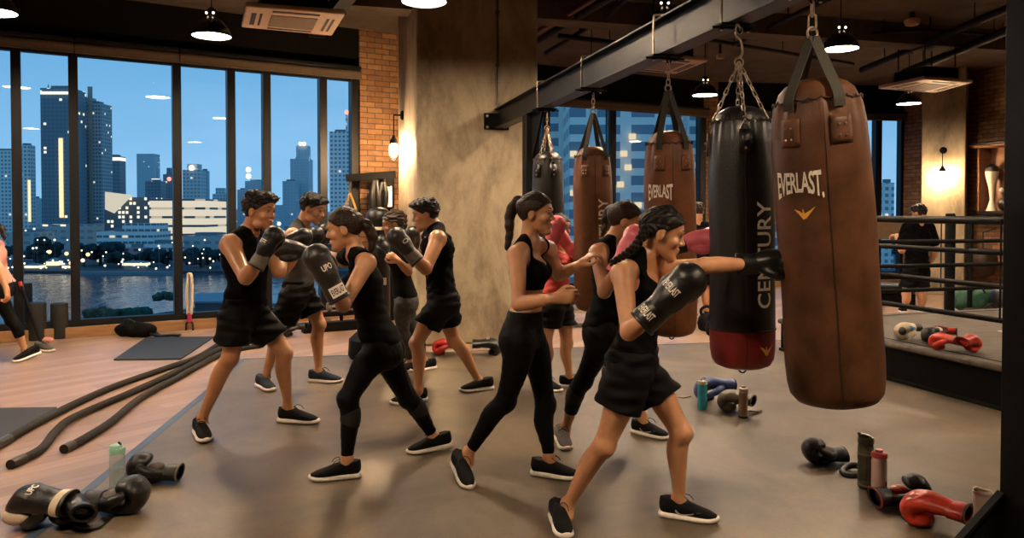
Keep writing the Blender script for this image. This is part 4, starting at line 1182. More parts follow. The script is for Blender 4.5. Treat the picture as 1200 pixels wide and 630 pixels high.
    # ------------- shoes and gloves
    for s in ('L', 'R'):
        lg_ = sp.get('leg' + s)
        if lg_:
            shoe(root, an[s], lg_['_h'], lg_['_t'], (.160 if fem else .165) * H, lg_.get('m', M_shoe), lg_.get('sole'), lg_.get('swoosh', False), label=lg_.get('label'))
        a = sp.get('arm' + s)
        if a and a.get('glove'):
            gv = a['glove']; c = reach(wr[s], gv['c'][0], gv['c'][1], .10, gv['c'][2]); fwd_ = (c - wr[s]).normalized()
            glove(root, wr[s] + fwd_ * gv.get('slide', .02), fwd_, gv.get('up', (0, 0, 1)), (1 if s == 'R' else -1), gv.get('size', 1.08), gv.get('m'), gv.get('cm'), gv.get('tm'), gv.get('word'), gv.get('badge'), patch_face=gv.get('pf', 0))
    print('PERSON', label[:40], '| torso %.2f |' % ((N - PV).length / H), ' | '.join(info), '| pelvis z %.2f head z %.2f' % (PV.z, hc[2]))
    return root
def g_dir(g): return (g['_t'] - g['_h']).normalized()
def hand_prims(w, sp, side, g):
    """sp: dir (wrist to knuckles), palm (the way the palm faces), curl per finger in degrees, thumb out"""
    R = frame3(sp['dir'], -Vector(sp['palm'])); w = np.array(tuple(w))          # columns: forward, left, back of the hand
    ts = sp['thumb']                                                               # +1: thumb on the left of forward
    W = lambda x, y, z: w + R @ np.array([x * g, y * ts * g, z * g])
    pr = [cone(W(-.02, 0, 0), W(.02, 0, 0), .024 * g, .024 * g, .015), ell(W(.048, 0, 0), np.array([.046, .038, .016]) * g, R, .015)]
    lens = [.040, .045, .042, .033]; ys = [.027, .009, -.009, -.026]; ks = [.082, .087, .083, .075]
    for i in range(4):
        a = 0; p = np.array([ks[i] - .012, ys[i], .004]); pts = [W(*p)]; rs = [.0092]
        for j, c in enumerate(sp['curl'][i] if isinstance(sp['curl'][0], (list, tuple)) else sp['curl']):
            a += math.radians(c); Lf = lens[i] * (1.0, .62, .52)[j]
            p = p + np.array([math.cos(a) * Lf, (ys[i] * .12 if j == 0 else 0) , -math.sin(a) * Lf]); pts.append(W(*p)); rs.append((.0086, .008, .0068)[j])
        pr += chain(pts, [r * g for r in rs], .004)
    tp = [(.018, .028, -.006), (.045, .052, -.016), (.072, .058, -.026), (.095, .050, -.034)]
    pr += chain([W(*q) for q in tp], [.014 * g, .0115 * g, .0098 * g, .0075 * g], .006)
    return pr
# ------------------------------------------------------------------ the twelve people
UPZ = (0, 0, 1)
GL = lambda c, **k: dict(c=c, **k)
EV = ('EVERLAST', 'dark')
people = []
def add(label, **sp): people.append((label, sp))
# braided woman punching the nearest bag
add('woman with two cornrow braids in black tank top and shorts punching the nearest brown bag', sex='f', H=1.64, h=.0045, yaw=-18, pyaw=-25, neck=(752, 301, 3.62), pelvis=(743, 432, 3.64), tone='tan',
    head=dict(c=(776, 274, 3.60), yaw=-8, pitch=16, k=1.06), hair='braids', bulk=.98,
    tails=[dict(pts=[(757, 268, 3.55), (746, 286, 3.50), (731, 299, 3.47), (716, 308, 3.46)], r=(.021, .012), braid=20),
           dict(pts=[(764, 272, 3.74), (748, 296, 3.80), (735, 312, 3.80)], r=(.019, .012), braid=14)],
    armR=dict(sh=(730, 322), el=(737, 389, '-'), wr=(766, 366, '-'), glove=GL((792, 343, '-'), up=(-.45, -.85, .35), size=1.15, m=M_gl_black, word=EV, badge='EVERLAST')),
    armL=dict(sh=(783, 317, -.10), el=(826, 311, '-'), wr=(878, 309, '+'), glove=GL((905, 308, '+'), up=(0, -.3, 1), size=1.02, m=M_gl_black)),
    legR=dict(kn=(708, 521, -.05), an=(665, 590), heel=(650, 607), toe=(664, 634), swoosh=True), legL=dict(kn=(798, 506, -.06), an=(795, 583), heel=(781, 606), toe=(833, 613), swoosh=True),
    top=dict(kind='tank', m=M_cloth, hem=.02, nr=.092, nf=.06, nd=.045, ns=.7, ah=.100, ao=.004), bottom=dict(kind='shorts', m=M_cloth2, len=.45, flare=.034, waist=.2))
# woman in sports bra
add('woman with ponytail in black sports bra and leggings holding out her bare hands', sex='f', H=1.66, h=.0045, yaw=-12, pyaw=-15, neck=(620, 283, 4.26), pelvis=(615, 392, 4.26), bulk=.97,
    head=dict(c=(628, 251, 4.25), yaw=-14, pitch=3, k=1.0), hair='ponytail', hair_m=M_hair_br, tie_m=M_label,
    tails=[dict(pts=[(613, 238, 4.28), (606, 236, 4.29), (598, 252, 4.30), (597, 272, 4.29), (594, 292, 4.28)], r=(.022, .012), belly=.6)],
    armR=dict(sh=(606, 300), el=(608, 356, '-'), wr=(652, 349, '-'), hand=dict(dir=(1, -.05, .12), palm=(-.1, .9, -.35), thumb=1, curl=[(32, 45, 30), (38, 50, 32), (44, 52, 32), (50, 52, 30)])),
    armL=dict(sh=(642, 294), el=(655, 322, '+'), wr=(681, 309, '-'), hand=dict(dir=(.75, -.3, .72), palm=(.75, .2, -.55), thumb=-1, curl=[(20, 50, 35), (28, 55, 35), (32, 55, 35), (38, 55, 30)])),
    legR=dict(kn=(592, 470, -.02), an=(549, 529), heel=(536, 548, .05), toe=(548, 571), label='black shoe raised on its toes'), legL=dict(kn=(639, 474, 0), an=(643, 535), heel=(634, 558), toe=(668, 562)),
    top=dict(kind='bra', name='sports_bra', m=M_cloth, hem=.50, off=.006, wr=.001, ah=.100, nr=.096, nf=.055), bottom=dict(kind='leggings', m=M_legg, len=.9, waist=.27))
# ponytail woman on the left, facing left
add('woman with low ponytail in black tank top and leggings boxing towards the left', sex='f', H=1.64, h=.0048, yaw=176, pyaw=180, neck=(418, 298, 4.52), pelvis=(446, 407, 4.53),
    head=dict(c=(404, 269, 4.50), yaw=180, pitch=10, k=1.08), hair='ponytail', hair_m=M_hair_br,
    tails=[dict(pts=[(422, 262, 4.51), (430, 265, 4.51), (436, 278, 4.51), (435, 294, 4.50)], r=(.026, .016), belly=.5)],
    armL=dict(sh=(429, 309), el=(402, 358, '-'), wr=(391, 338, '-'), glove=GL((376, 311, '-'), up=(.45, -.85, .3), size=1.12, m=M_gl_brown, word=('EVERLAST', 'light'), badge='UPO')),
    armR=dict(sh=(404, 303, .1), el=(392, 302, '+'), wr=(361, 297, '+'), glove=GL((338, 292, '+'), up=(-.1, -.5, 1), size=1.05, m=M_gl_brown, word=('', 'light') if False else None, cm=M_gl_grey)),
    legL=dict(kn=(408, 467, -.04), an=(407, 539), heel=(419, 560), toe=(367, 564)), legR=dict(kn=(478, 466, -.02), an=(508, 510), heel=(523, 524, .03), toe=(485, 532)),
    top=dict(kind='tank', m=M_cloth, hem=.02, nr=.088, nf=.05, nd=.03, ns=.7, ah=.094, ao=.004), bottom=dict(kind='leggings', m=M_legg, len=.9, panel=['L', 'R']))
# man at left, black tank
add('man in black sleeveless top and black shorts guarding with raised gloves by the river window', sex='m', H=1.72, h=.0052, yaw=-14, pyaw=-20, neck=(291, 273, 5.22), pelvis=(287, 368, 5.24), tone='brown', skin_c=(0.53, 0.25, 0.12),
    head=dict(c=(304, 248, 5.17), yaw=-14, pitch=6, k=1.07), hair='short',
    armR=dict(sh=(270, 287), el=(288, 325, '-'), wr=(305, 304, '-'), glove=GL((318, 283, '-'), up=(-.3, -.8, .5), size=1.0, m=M_gl_black, word=('', 'light') if False else None, badge='E', cm=M_gl_grey)),
    armL=dict(sh=(313, 285, 0), el=(327, 318, '-'), wr=(330, 288, '+'), glove=GL((348, 281, '+'), up=(.1, -.5, 1), size=1.0, m=M_gl_black)),
    legR=dict(kn=(269, 420, -.02), an=(237, 489), heel=(231, 507), toe=(243, 521)), legL=dict(kn=(333, 413, -.04), an=(337, 475), heel=(330, 495), toe=(370, 497)),
    top=dict(kind='tank', m=M_cloth, hem=-.02, nr=.066, nf=.005, nd=-.03, ns=.9, ah=.060, ao=.030, off=.013, wr=.005), bottom=dict(kind='shorts', m=M_cloth2, len=.62, flare=.03))
# man in grey tank behind him
add('man in grey tank top and black shorts standing behind the man by the window', sex='m', H=1.74, h=.006, yaw=-5, pyaw=-10, neck=(352, 266, 6.66), pelvis=(350, 345, 6.66),
    head=dict(c=(366, 245, 6.64), yaw=-8, pitch=18, k=1.03), hair='short', tone='tan',
    armR=dict(sh=(343, 277), el=(334, 314, '-'), wr=(352, 290, '-'), glove=GL((364, 281, '-'), up=(-.2, -.5, 1), size=1.0, m=M_gl_black)),
    armL=dict(sh=(360, 275, 0), el=(366, 305, '+'), wr=(373, 289, '+'), glove=GL((380, 274, '+'), up=(.2, -.7, .4), size=1.05, m=M_gl_black, cm=M_gl_grey)),
    legR=dict(kn=(322, 394, 0), an=(312, 440), heel=(303, 453), toe=(320, 460), m=M_shoe_blue, label='navy running shoe'), legL=dict(kn=(374, 380, 0), an=(373, 434), heel=(364, 448), toe=(399, 449), m=M_shoe_blue, label='navy running shoe'),
    top=dict(kind='tank', m=M_gray, hem=.02, nr=.07, nf=.03, nd=.0, ns=.85, ah=.066, ao=.024, off=.013, wr=.005), bottom=dict(kind='shorts', m=M_cloth2, len=.58, flare=.03))
# man with his back to the pillar
add('man in black tank top and shorts boxing in front of the big concrete pillar', sex='m', H=1.70, h=.0055, yaw=186, pyaw=180, neck=(511, 268, 6.2), pelvis=(518, 352, 6.22),
    head=dict(c=(499, 252, 6.18), yaw=184, pitch=12, k=1.06), hair='short', tone='brown',
    armL=dict(sh=(513, 280), el=(499, 315, '-'), wr=(483, 299, '-'), glove=GL((470, 284, '-'), up=(.5, -.8, .3), size=1.08, m=M_gl_brown, word=('', 'light') if False else None, badge='O', cm=M_gl_grey)),
    armR=dict(sh=(503, 278, .05), el=(492, 310, '+'), wr=(488, 296, '+'), glove=GL((484, 279, '+'), up=(.6, -.6, .3), size=1.08, m=M_gl_black)),
    legL=dict(kn=(488, 402, 0), an=(491, 458), heel=(497, 471), toe=(461, 475)), legR=dict(kn=(532, 398, 0), an=(561, 445), heel=(573, 457), toe=(544, 460)),
    top=dict(kind='tank', m=M_cloth, hem=-.02, nr=.068, nf=.02, nd=-.02, ns=.85, ah=.064, ao=.026, off=.013, wr=.005), bottom=dict(kind='shorts', m=M_cloth2, len=.55, flare=.03))
# curly haired woman holding pads
M_camo = mat('grey_patterned_leggings', (0.035, 0.03, 0.026), 0.7, var=0.85, scale=26)
add('curly haired woman in grey patterned leggings facing the boxing man by the pillar', sex='f', H=1.66, h=.0065, yaw=190, pyaw=185, neck=(467, 281, 7.24), pelvis=(474, 352, 7.26),
    head=dict(c=(461, 263, 7.22), yaw=192, pitch=12, k=1.06), hair='curly', hair_m=M_hair_br,
    armL=dict(sh=(476, 289), el=(479, 318, '-'), wr=(466, 305, '-'), hand=dict(dir=(-.8, -.2, .6), palm=(.3, .6, -.4), thumb=1, curl=(50, 60, 40))),
    armR=dict(el=(462, 315, '+'), wr=(458, 297, '+'), glove=GL((452, 288, '+'), up=(0, -.5, 1), size=1.0, m=M_gl_black)),
    legL=dict(kn=(473, 392, 0), an=(482, 424), heel=(489, 434), toe=(468, 438)), legR=dict(kn=(486, 392, 0), an=(497, 422), heel=(506, 433), toe=(485, 436)),
    top=dict(kind='tee', name='t_shirt', m=M_cloth, hem=.06), bottom=dict(kind='leggings', m=M_camo, len=.85))
# woman behind the braided woman, pink gloves
add('woman with ponytail and pink gloves in black tank top just behind the braided woman', sex='f', H=1.66, h=.0055, yaw=-10, pyaw=-10, neck=(716, 284, 4.78), pelvis=(708, 384, 4.80),
    head=dict(c=(732, 260, 4.74), yaw=-4, pitch=14, k=1.05), hair='ponytail', hair_m=M_hair_br,
    tails=[dict(pts=[(722, 245, 4.8), (715, 246, 4.82), (710, 258, 4.84), (708, 272, 4.84)], r=(.024, .014), belly=.5)],
    armR=dict(sh=(701, 297), el=(708, 342, '-'), wr=(727, 309, '-'), glove=GL((738, 290, '-'), up=(-.2, -.6, .6), size=1.05, m=M_gl_pink, tm=M_gl_pink)),
    armL=dict(sh=(733, 292, -.08), el=(768, 292, '-'), wr=(797, 287, '-'), glove=GL((818, 283, '-'), up=(0, -.3, 1), size=1.05, m=M_gl_pink, cm=M_gl_black)),
    legR=dict(kn=(683, 446, 0), an=(663, 500), heel=(655, 515), toe=(665, 530), m=M_shoe_grey, label='grey knitted shoe'), legL=dict(kn=(740, 440, 0), an=(752, 487), heel=(744, 508), toe=(781, 516), swoosh=True),
    top=dict(kind='tank', m=M_cloth, hem=.0, nr=.084, nf=.05, nd=.03, ns=.7, ah=.092, ao=.004), bottom=dict(kind='leggings', m=M_legg, len=.66, panel=['R']))
# far woman in coral top
add('woman in coral tank top with pink gloves covering her face beside the second bag', sex='f', H=1.62, h=.0065, yaw=-35, pyaw=-30, neck=(654, 286, 6.55), pelvis=(652, 357, 6.56),
    head=dict(c=(656, 267, 6.53), yaw=-40, pitch=8, k=1.0), hair='ponytail',
    tails=[dict(pts=[(650, 252, 6.6), (646, 256, 6.63), (645, 270, 6.63)], r=(.02, .012))],
    armR=dict(sh=(643, 296), el=(640, 318, '-'), wr=(645, 288, '-'), glove=GL((651, 270, '-'), up=(-.5, -.8, .2), size=1.1, m=M_gl_pink, tm=M_gl_pink)),
    armL=dict(sh=(667, 294), el=(683, 308, '-'), wr=(668, 290, '-'), glove=GL((656, 276, '-'), up=(.5, -.8, .2), size=1.0, m=M_gl_pink, tm=M_gl_pink)),
    legL=dict(kn=(664, 402, 0), an=(667, 440), heel=(660, 454), toe=(688, 456)), legR=dict(kn=(640, 402, 0), an=(640, 441), heel=(634, 455), toe=(655, 460)),
    top=dict(kind='tank', m=M_red_cloth, hem=.05), bottom=dict(kind='shorts', m=M_cloth2, len=.5, flare=.03))
# far man by the brick column
add('man in black t-shirt standing far off behind the pink glove', sex='m', H=1.72, h=.010, yaw=80, pyaw=80, neck=(818, 263, 10.8), pelvis=(819, 314, 10.8),
    head=dict(c=(818, 248, 10.8), yaw=75, pitch=4, k=1.0), hair='short', hair_m=M_hair_br, tone='tan',
    armR=dict(el=(833, 294, '+'), wr=(836, 312, '+'), hand=dict(dir=(0, .2, -1), palm=(-1, 0, 0), thumb=1, curl=(15, 15, 10))), armL=dict(el=(803, 292, '+'), wr=(801, 312, '+'), hand=dict(dir=(0, .2, -1), palm=(1, 0, 0), thumb=-1, curl=(15, 15, 10))),
    legL=dict(kn=(814, 342, 0), an=(813, 368), heel=(813, 375), toe=(814, 371)), legR=dict(kn=(826, 342, 0), an=(828, 368), heel=(828, 375), toe=(829, 371)),
    top=dict(kind='tee', name='t_shirt', m=M_cloth, hem=-.02), bottom=dict(kind='shorts', m=M_cloth2, len=.6))
# man at the treadmill
add('man seen from behind in black t-shirt at the treadmill beyond the ring', sex='m', H=1.70, h=.009, yaw=110, pyaw=105, neck=(1076, 264, 11.5), pelvis=(1074, 316, 11.5), bulk=1.12,
    head=dict(c=(1077, 250, 11.47), yaw=120, pitch=10, k=1.05), hair='short', tone='tan',
    armL=dict(el=(1057, 293, '+'), wr=(1051, 276, '+'), hand=dict(dir=(-.4, .9, .1), palm=(0, 0, -1), thumb=-1, curl=(30, 40, 30))), armR=dict(el=(1096, 292, '+'), wr=(1090, 308, '+'), hand=dict(dir=(0, .5, -1), palm=(-1, 0, 0), thumb=1, curl=(15, 15, 10))),
    legL=dict(kn=(1062, 344, 0), an=(1060, 362), heel=(1060, 368), toe=(1055, 365)), legR=dict(kn=(1079, 344, 0), an=(1080, 362), heel=(1080, 368), toe=(1079, 364)),
    top=dict(kind='tee', name='t_shirt', m=M_cloth, hem=-.04, off=.016), bottom=dict(kind='shorts', m=M_cloth2, len=.72))
# runner cut by the left edge
add('person in pink top and dark capri leggings striding at the left edge', sex='f', H=1.64, h=.0068, yaw=196, pyaw=196, neck=(-10, 282, 7.75), pelvis=(0, 335, 7.78),
    head=dict(c=(-15, 262, 7.72), yaw=196, pitch=10, k=1.0), hair='ponytail', tails=[dict(pts=[(-4, 264, 7.75), (2, 268, 7.75), (5, 280, 7.74)], r=(.03, .015))],
    armL=dict(el=(-2, 312, '-'), wr=(8, 340, '-'), hand=dict(dir=(.2, -.1, -1), palm=(-1, 0, 0), thumb=1, curl=(40, 50, 30))), armR=dict(el=(-30, 312, '+'), wr=(-48, 300, '+'), hand=dict(dir=(-.6, 0, .3), palm=(0, 0, -1), thumb=1, curl=(40, 50, 30))),
    legL=dict(kn=(14, 376, .02), an=(29, 409), heel=(39, 417, .03), toe=(24, 423)), legR=dict(kn=(-22, 384, -.02), an=(-20, 424), heel=(-14, 434), toe=(-38, 436)),
    top=dict(kind='tank', m=M_pink_cloth, hem=.04), bottom=dict(kind='leggings', m=M_legg, len=.55))
import time as _t
for lb, sp in people:
    _t0 = _t.time(); person(lb, sp); print('  %.1fs' % (_t.time() - _t0))
# ================================================================== steel rig and hanging bags
BD = Vector(((360 - 600) / FPX, 1, 0)).normalized()             # the beam runs this way, away from the camera
b0 = P(585, 141, PA.y + 0.0) ; 
_t = None
def on_face(px, py):
    """point of the big pillar's front face seen at (px, py)"""
    d = ray(px, py); o = Vector((0, 0, EYE)); n = -E2; t = (PA - o).dot(n) / d.dot(n); return o + d * t
b0 = on_face(585, 139); BZ0, BZ1 = 2.475, 2.70
b0.z = 0
def beam_at(px):
    k = (px - 600) / FPX; t = (k * b0.y - b0.x) / (BD.x - k * BD.y); q = b0 + BD * t; return Vector((q.x, q.y, 0))
bn = Vector((BD.y, -BD.x, 0))                                    # across the beam, to the right
beam = thing('steel_beam', 'black steel beam on the concrete pillar that carries the hanging bags', 'beam', (b0.x, b0.y, BZ0))
def beam_piece(x0, x1, z0, z1, L0=0.02, L1=10.5):
    q = [b0 - BD * L0 + bn * x0, b0 - BD * L0 + bn * x1, b0 - BD * L1 + bn * x1, b0 - BD * L1 + bn * x0]
    return prism([(p.x, p.y) for p in q], z0, z1)
M_edge = mat('worn_black_steel', (0.0075, 0.0062, 0.005), 0.45, var=0.5, scale=9, bump=0.1, bscale=80, spec=.3)
obj('web', beam_piece(-.008, .008, BZ0 + .012, BZ1 - .012), M_edge, beam, smooth=False)
obj('lower_flange', beam_piece(-.065, .065, BZ0, BZ0 + .014), M_edge, beam, smooth=False, bevel=.002)
obj('upper_flange', beam_piece(-.065, .065, BZ1 - .014, BZ1), M_edge, beam, smooth=False, bevel=.002)
pc = b0 - BD * .02
def face_box(px0, px1, z0, z1, th=.02):
    a, b = on_face(px0, 140), on_face(px1, 140); q = [a, b, b - E2 * th, a - E2 * th]
    return prism([(p.x, p.y) for p in q], z0, z1)
zt, zb = on_face(580, 133).z, on_face(580, 152).z
obj('end_plate', face_box(567, 596, zb, zt), M_steel, beam, bevel=.003)
for px in (570.5, 591):
    for py in (136, 149):
        q = on_face(px, py) - E2 * .025; obj('bolt', mv(ball(.016, n=10, m=6, sc=(1, .8, 1)), q), M_chrome, beam)
sp0 = b0 - BD * 1.30
t = thing('rig_post', 'black square steel post under the beam behind the farthest black bag', 'post', (sp0.x, sp0.y, FZ))
sqp = [sp0 + bn * a + BD * c for a, c in ((-.07, -.07), (.07, -.07), (.07, .07), (-.07, .07))]
obj('upright', prism([(p.x, p.y) for p in sqp], FZ, BZ0), M_steel, t, bevel=.006)
obj('base_plate', prism([((p.x - sp0.x) * 2 + sp0.x, (p.y - sp0.y) * 2 + sp0.y) for p in sqp], FZ, FZ + .02), M_steel, t, bevel=.003)
gp = [sp0 - BD * .07, sp0 - BD * .42]
gv = [(gp[0] + bn * s * .01 + Vector((0, 0, BZ0))) for s in (-1, 1)] + [(gp[1] + bn * s * .01 + Vector((0, 0, BZ0))) for s in (-1, 1)] + [(gp[0] + bn * s * .01 + Vector((0, 0, BZ0 - .45))) for s in (-1, 1)]
obj('gusset', (np.array([tuple(q) for q in gv]), [(0, 2, 4), (1, 5, 3), (0, 1, 3, 2), (2, 3, 5, 4), (4, 5, 1, 0)]), M_steel, t, smooth=False)
# near post with its foot brace, cut by the right edge
np_ = F(1176, 700); np_.z = FZ; np_.x = 575 / FPX * (np_.y + .2)
t = thing('rig_post', 'thick black steel post standing close to the camera at the right edge', 'post', (np_.x + .17, np_.y + .1, FZ))
obj('upright', box(.34, .2, CEIL - FZ - .02, (np_.x + .17, np_.y + .1, FZ + (CEIL - FZ) / 2 - .01)), M_steel, t, bevel=.008)
obj('base_plate', box(.62, .5, .02, (np_.x + .1, np_.y + .1, FZ + .011)), M_steel, t, bevel=.003)
zt_ = P(1176, 577, np_.y + .2).z
for nm, y0, w in (('brace', .17, .012),):
    v = [(np_.x, np_.y + y0 + a, z) for a in (0, w) for z in (zt_, .03)] ; xo = np_.x - (zt_ - .03) * .9
    v = [(np_.x, np_.y + y0, zt_), (np_.x, np_.y + y0, .03), (xo, np_.y + y0, .03), (np_.x, np_.y + y0 + w, zt_), (np_.x, np_.y + y0 + w, .03), (xo, np_.y + y0 + w, .03)]
    obj(nm, (np.array(v), [(0, 1, 2), (3, 5, 4), (0, 2, 5, 3), (1, 4, 5, 2), (0, 3, 4, 1)]), M_steel, t, smooth=False)
ln = Vector((np_.x - xo, 0, zt_ - .03)).normalized()
obj('brace_flange', tube([(xo, np_.y + .176, .04), (np_.x - .005, np_.y + .176, zt_ + .01)], 1, sq=(.006, .02), up=(-ln.z, 0, ln.x)), M_steel, t, smooth=False)

M_bag_br = mat('brown_bag_leather', (0.088, 0.034, 0.014), 0.48, var=0.5, scale=5, bump=0.14, bscale=140, spec=0.28, rvar=0.12)
M_bag_br2 = mat('tan_brown_bag_leather', (0.15, 0.054, 0.02), 0.45, var=0.4, scale=6, bump=0.14, bscale=140, spec=0.3, rvar=0.1)
M_bag_bk = mat('black_bag_leather', (0.0048, 0.0045, 0.0042), 0.40, var=0.35, scale=7, bump=0.22, bscale=130, coat=0.15, rvar=0.08)
M_bag_red = mat('dark_red_bag_leather', (0.20, 0.012, 0.010), 0.42, var=0.3, scale=7, bump=0.2, bscale=130)
M_strap = mat('olive_black_webbing', (0.030, 0.026, 0.017), 0.75, var=0.25, scale=90, bump=0.3, bscale=400)
M_chain = mat('steel_chain', (0.50, 0.40, 0.30), 0.3, 0.9, var=0.25, scale=30)
M_seam = mat('dark_seam_thread', (0.03, 0.012, 0.007), 0.7)
M_gold = mat('gold_print', (0.85, 0.42, 0.06), 0.5, var=0.05)
M_print = mat('cream_print', (0.85, 0.76, 0.62), 0.6, var=0.12, scale=60)
def chain_mesh(a, b, pitch=.045, w=.011, r=.0034):
    a, b = Vector(a), Vector(b); d = b - a; n = max(2, round(d.length / pitch)); q = d.to_track_quat('Z', 'Y').to_matrix().to_4x4(); ms = []
    p = d.length / n
    for i in range(n):
        ms.append(xf(torus(w, r, 12, 6, stretch=max(.001, p / 2 + r * 1.2 - w)), Matrix.Translation(a + d * ((i + .5) / n)) @ q @ rotm('Z', (i % 2) * PI / 2 + .4)))
    return join(*ms)
EVW = [(-.9, .0), (-.35, -.42), (-.12, -.62), (.15, -.55), (.95, .1), (.45, -.12), (.17, -.22), (.0, -.28), (-.05, -.05), (-.18, -.02), (-.16, -.27), (-.42, -.12)]
def bag(label, hook, top, bot, R, kind, leather, group, capm=None, depth=None, sway=0.0, strap_phi=(-32, 30, 148, 210), red=0.0, words=(), fine=True, bottom_ring=True, chain_to=None):
    """hook: pixel column on the beam; top and bot: pixels of the rim centre and the bottom centre"""
    q = beam_at(hook); Y = depth or q.y
    pt, pb = P(top[0], top[1], Y + sway * .3), P(bot[0], bot[1], Y + sway)
    ax = (pt - pb); L = ax.length; az = ax.normalized(); toc = Vector((-pb.x, -pb.y, 0)).normalized()
    yv = (-toc + az * toc.dot(az)).normalized(); xv = yv.cross(az)      # xv to the right, yv away from the camera
    M = Matrix(((xv.x, yv.x, az.x, pb.x), (xv.y, yv.y, az.y, pb.y), (xv.z, yv.z, az.z, pb.z), (0, 0, 0, 1)))
    t = thing('punching_bag', label, 'punching bag', pb, group=group)
    def pt3(phi, r, z): a = math.radians(phi); return M @ Vector((r * math.sin(a), -r * math.cos(a), z))
    def rad(z):
        return np.interp(z, [0, .004, .02, .05, .1, .2, L * .45, L - .22, L - .1, L - .03, L], np.array([.35, .62, .84, .945, .985, 1, 1.0, .985, .955, .90, .86]) * R)
    zs = list(np.concatenate([[0, .004, .012, .02, .035, .05, .075, .1, .14], np.linspace(.2, L - .3, 14), np.linspace(L - .27, L, 14)]))
    n = 72
    def surf(z0, z1):
        zz = [z for z in zs if z0 - 1e-6 <= z <= z1 + 1e-6]
        if zz[0] > z0 + 1e-4: zz = [z0] + zz
        if zz[-1] < z1 - 1e-4: zz = zz + [z1]
        V = []; Fq = []
        for z in zz:
            g = max(0, 1 - (L - z) / .26); low = math.exp(-((z - .5 * L) / (.4 * L)) ** 2)
            for i in range(n):
                a = 2 * PI * i / n
                pl = .5 * math.sin(17 * a) + .5 * math.sin(11 * a + 1.3)
                dent = .012 * R * math.sin(3 * a + z * 5) * low + .01 * R * math.sin(2 * a - z * 9)
                r = rad(z) + g ** 1.5 * .045 * R * pl + dent
                V.append((r * math.sin(a), -r * math.cos(a), z))
        for j in range(len(zz) - 1):
            for i in range(n):
                k = (i + 1) % n; Fq.append((j * n + i, j * n + k, (j + 1) * n + k, (j + 1) * n + i))
        if z0 <= 0: Fq.append(tuple(range(n))[::-1])
        return xf((np.array(V), Fq), M)
    obj('bag_body', surf(red, L), leather, t)
    if red:
        obj('lower_band', surf(0, red), M_bag_red, t)
        obj('band_seam', xf(mv(torus_flat(rad(red) + .002, .004), (0, 0, red)), M), M_seam, t)
    dome = [(rad(L) * c, L + h_ * R) for c, h_ in ((.985, -.05), (.96, .05), (.88, .22), (.72, .36), (.5, .45), (.25, .49), (.02, .5))]
    obj('top_cap', xf(lathe(dome, 40), M), capm or leather, t)
    lac = []
    for i in range(44):
        a = 2 * PI * i / 44; r = rad(L) + .006
        lac.append(tube([(r * math.sin(a), -r * math.cos(a), L - .009 + .012 * (i % 2)), (r * math.sin(a + .14), -r * math.cos(a + .14), L + .009 - .012 * (i % 2))], .0042, 5))
    obj('rim_lacing', xf(join(*lac), M), M_seam, t)
    phi_s = 8
    obj('side_seam', tube([pt3(phi_s, rad(z) + .0015 + .012 * R * math.sin(3 * math.radians(phi_s) + z * 5) * math.exp(-((z - .5 * L) / (.4 * L)) ** 2) + .01 * R * math.sin(2 * math.radians(phi_s) - z * 9), z) for z in np.linspace(.02, L - .02, 30)], .0022, 6), M_seam, t)
    if bottom_ring:
        obj('bottom_ring', xf(join(mv(torus(.016, .004), (0, 0, -.012)), lathe([(.02, -.004), (.035, .0), (.03, .006)], 16)), M), M_steel, t)
    hz = Vector((q.x, q.y, BZ0 - .05)) if not chain_to else chain_to
    if kind == 'strap':
        ring = pt + (hz - pt).normalized() * ((hz - pt).length * .0 + 0) ; rp = P(chain_px[label][0], chain_px[label][1], (pt.y * .5 + hz.y * .5))
        for ph in strap_phi:
            a = pt3(ph, rad(L - .17) + .006, L - .19); b = pt3(ph, rad(L - .05) + .012, L - .04); c = pt3(ph, rad(L) + .014, L + .02)
            rd = (pt3(ph, 1, 0) - pt3(ph, 0, 0))
            obj('strap', tube(curve_pts([b, c, c + (rp - c) * .5 + rd * .006, rp + rd * .012], 5), 1, sq=(.0022, .019 * R / .165), up=rd), M_strap, t)
            pm = []
            for (dz, dw) in ((0, 0),):
                v = []; f = []
                for i, z in enumerate(np.linspace(L - .185 * (R / .19) ** .5, L - .075, 6)):
                    for k, w in enumerate((-.042, -.021, 0, .021, .042)):
                        w = w * R / .19; e = .009 + (.003 if k in (0, 4) or i in (0, 5) else 0) * -1
                        v.append(pt3(ph + math.degrees(w / R), rad(z) + e + .02 * R * max(0, 1 - (L - z) / .26), z))
                for i in range(5):
                    for k in range(4): f.append((i * 5 + k, i * 5 + k + 1, (i + 1) * 5 + k + 1, (i + 1) * 5 + k))
                pm = (np.array([tuple(p) for p in v]), f)
            so_ = obj('strap_patch', pm, leather, t); so_.modifiers.new('thick', 'SOLIDIFY').thickness = .006
            for zz in (L - .155 * (R / .19) ** .5, L - .115):
                for w in (-.012, .012): obj('rivet', mv(ball(.0045, n=8, m=6), pt3(ph + math.degrees(w * R / .19 / R), rad(zz) + .014 + .02 * R * max(0, 1 - (L - zz) / .26), zz)), M_chain, so_)
        big = R > .19
        obj('ring', xf(torus(.026 if big else .02, .0055, 18, 8), Matrix.Translation(rp + Vector((0, 0, .015))) @ rotm('Z', .3)), M_chain, t)
        obj('chain', chain_mesh(rp + Vector((0, 0, .035)), hz, .062 if big else .042, .017 if big else .012, .005 if big else .0038), M_chain, t)
    else:
        rp = P(chain_px[label][0], chain_px[label][1], (pt.y + hz.y) / 2)
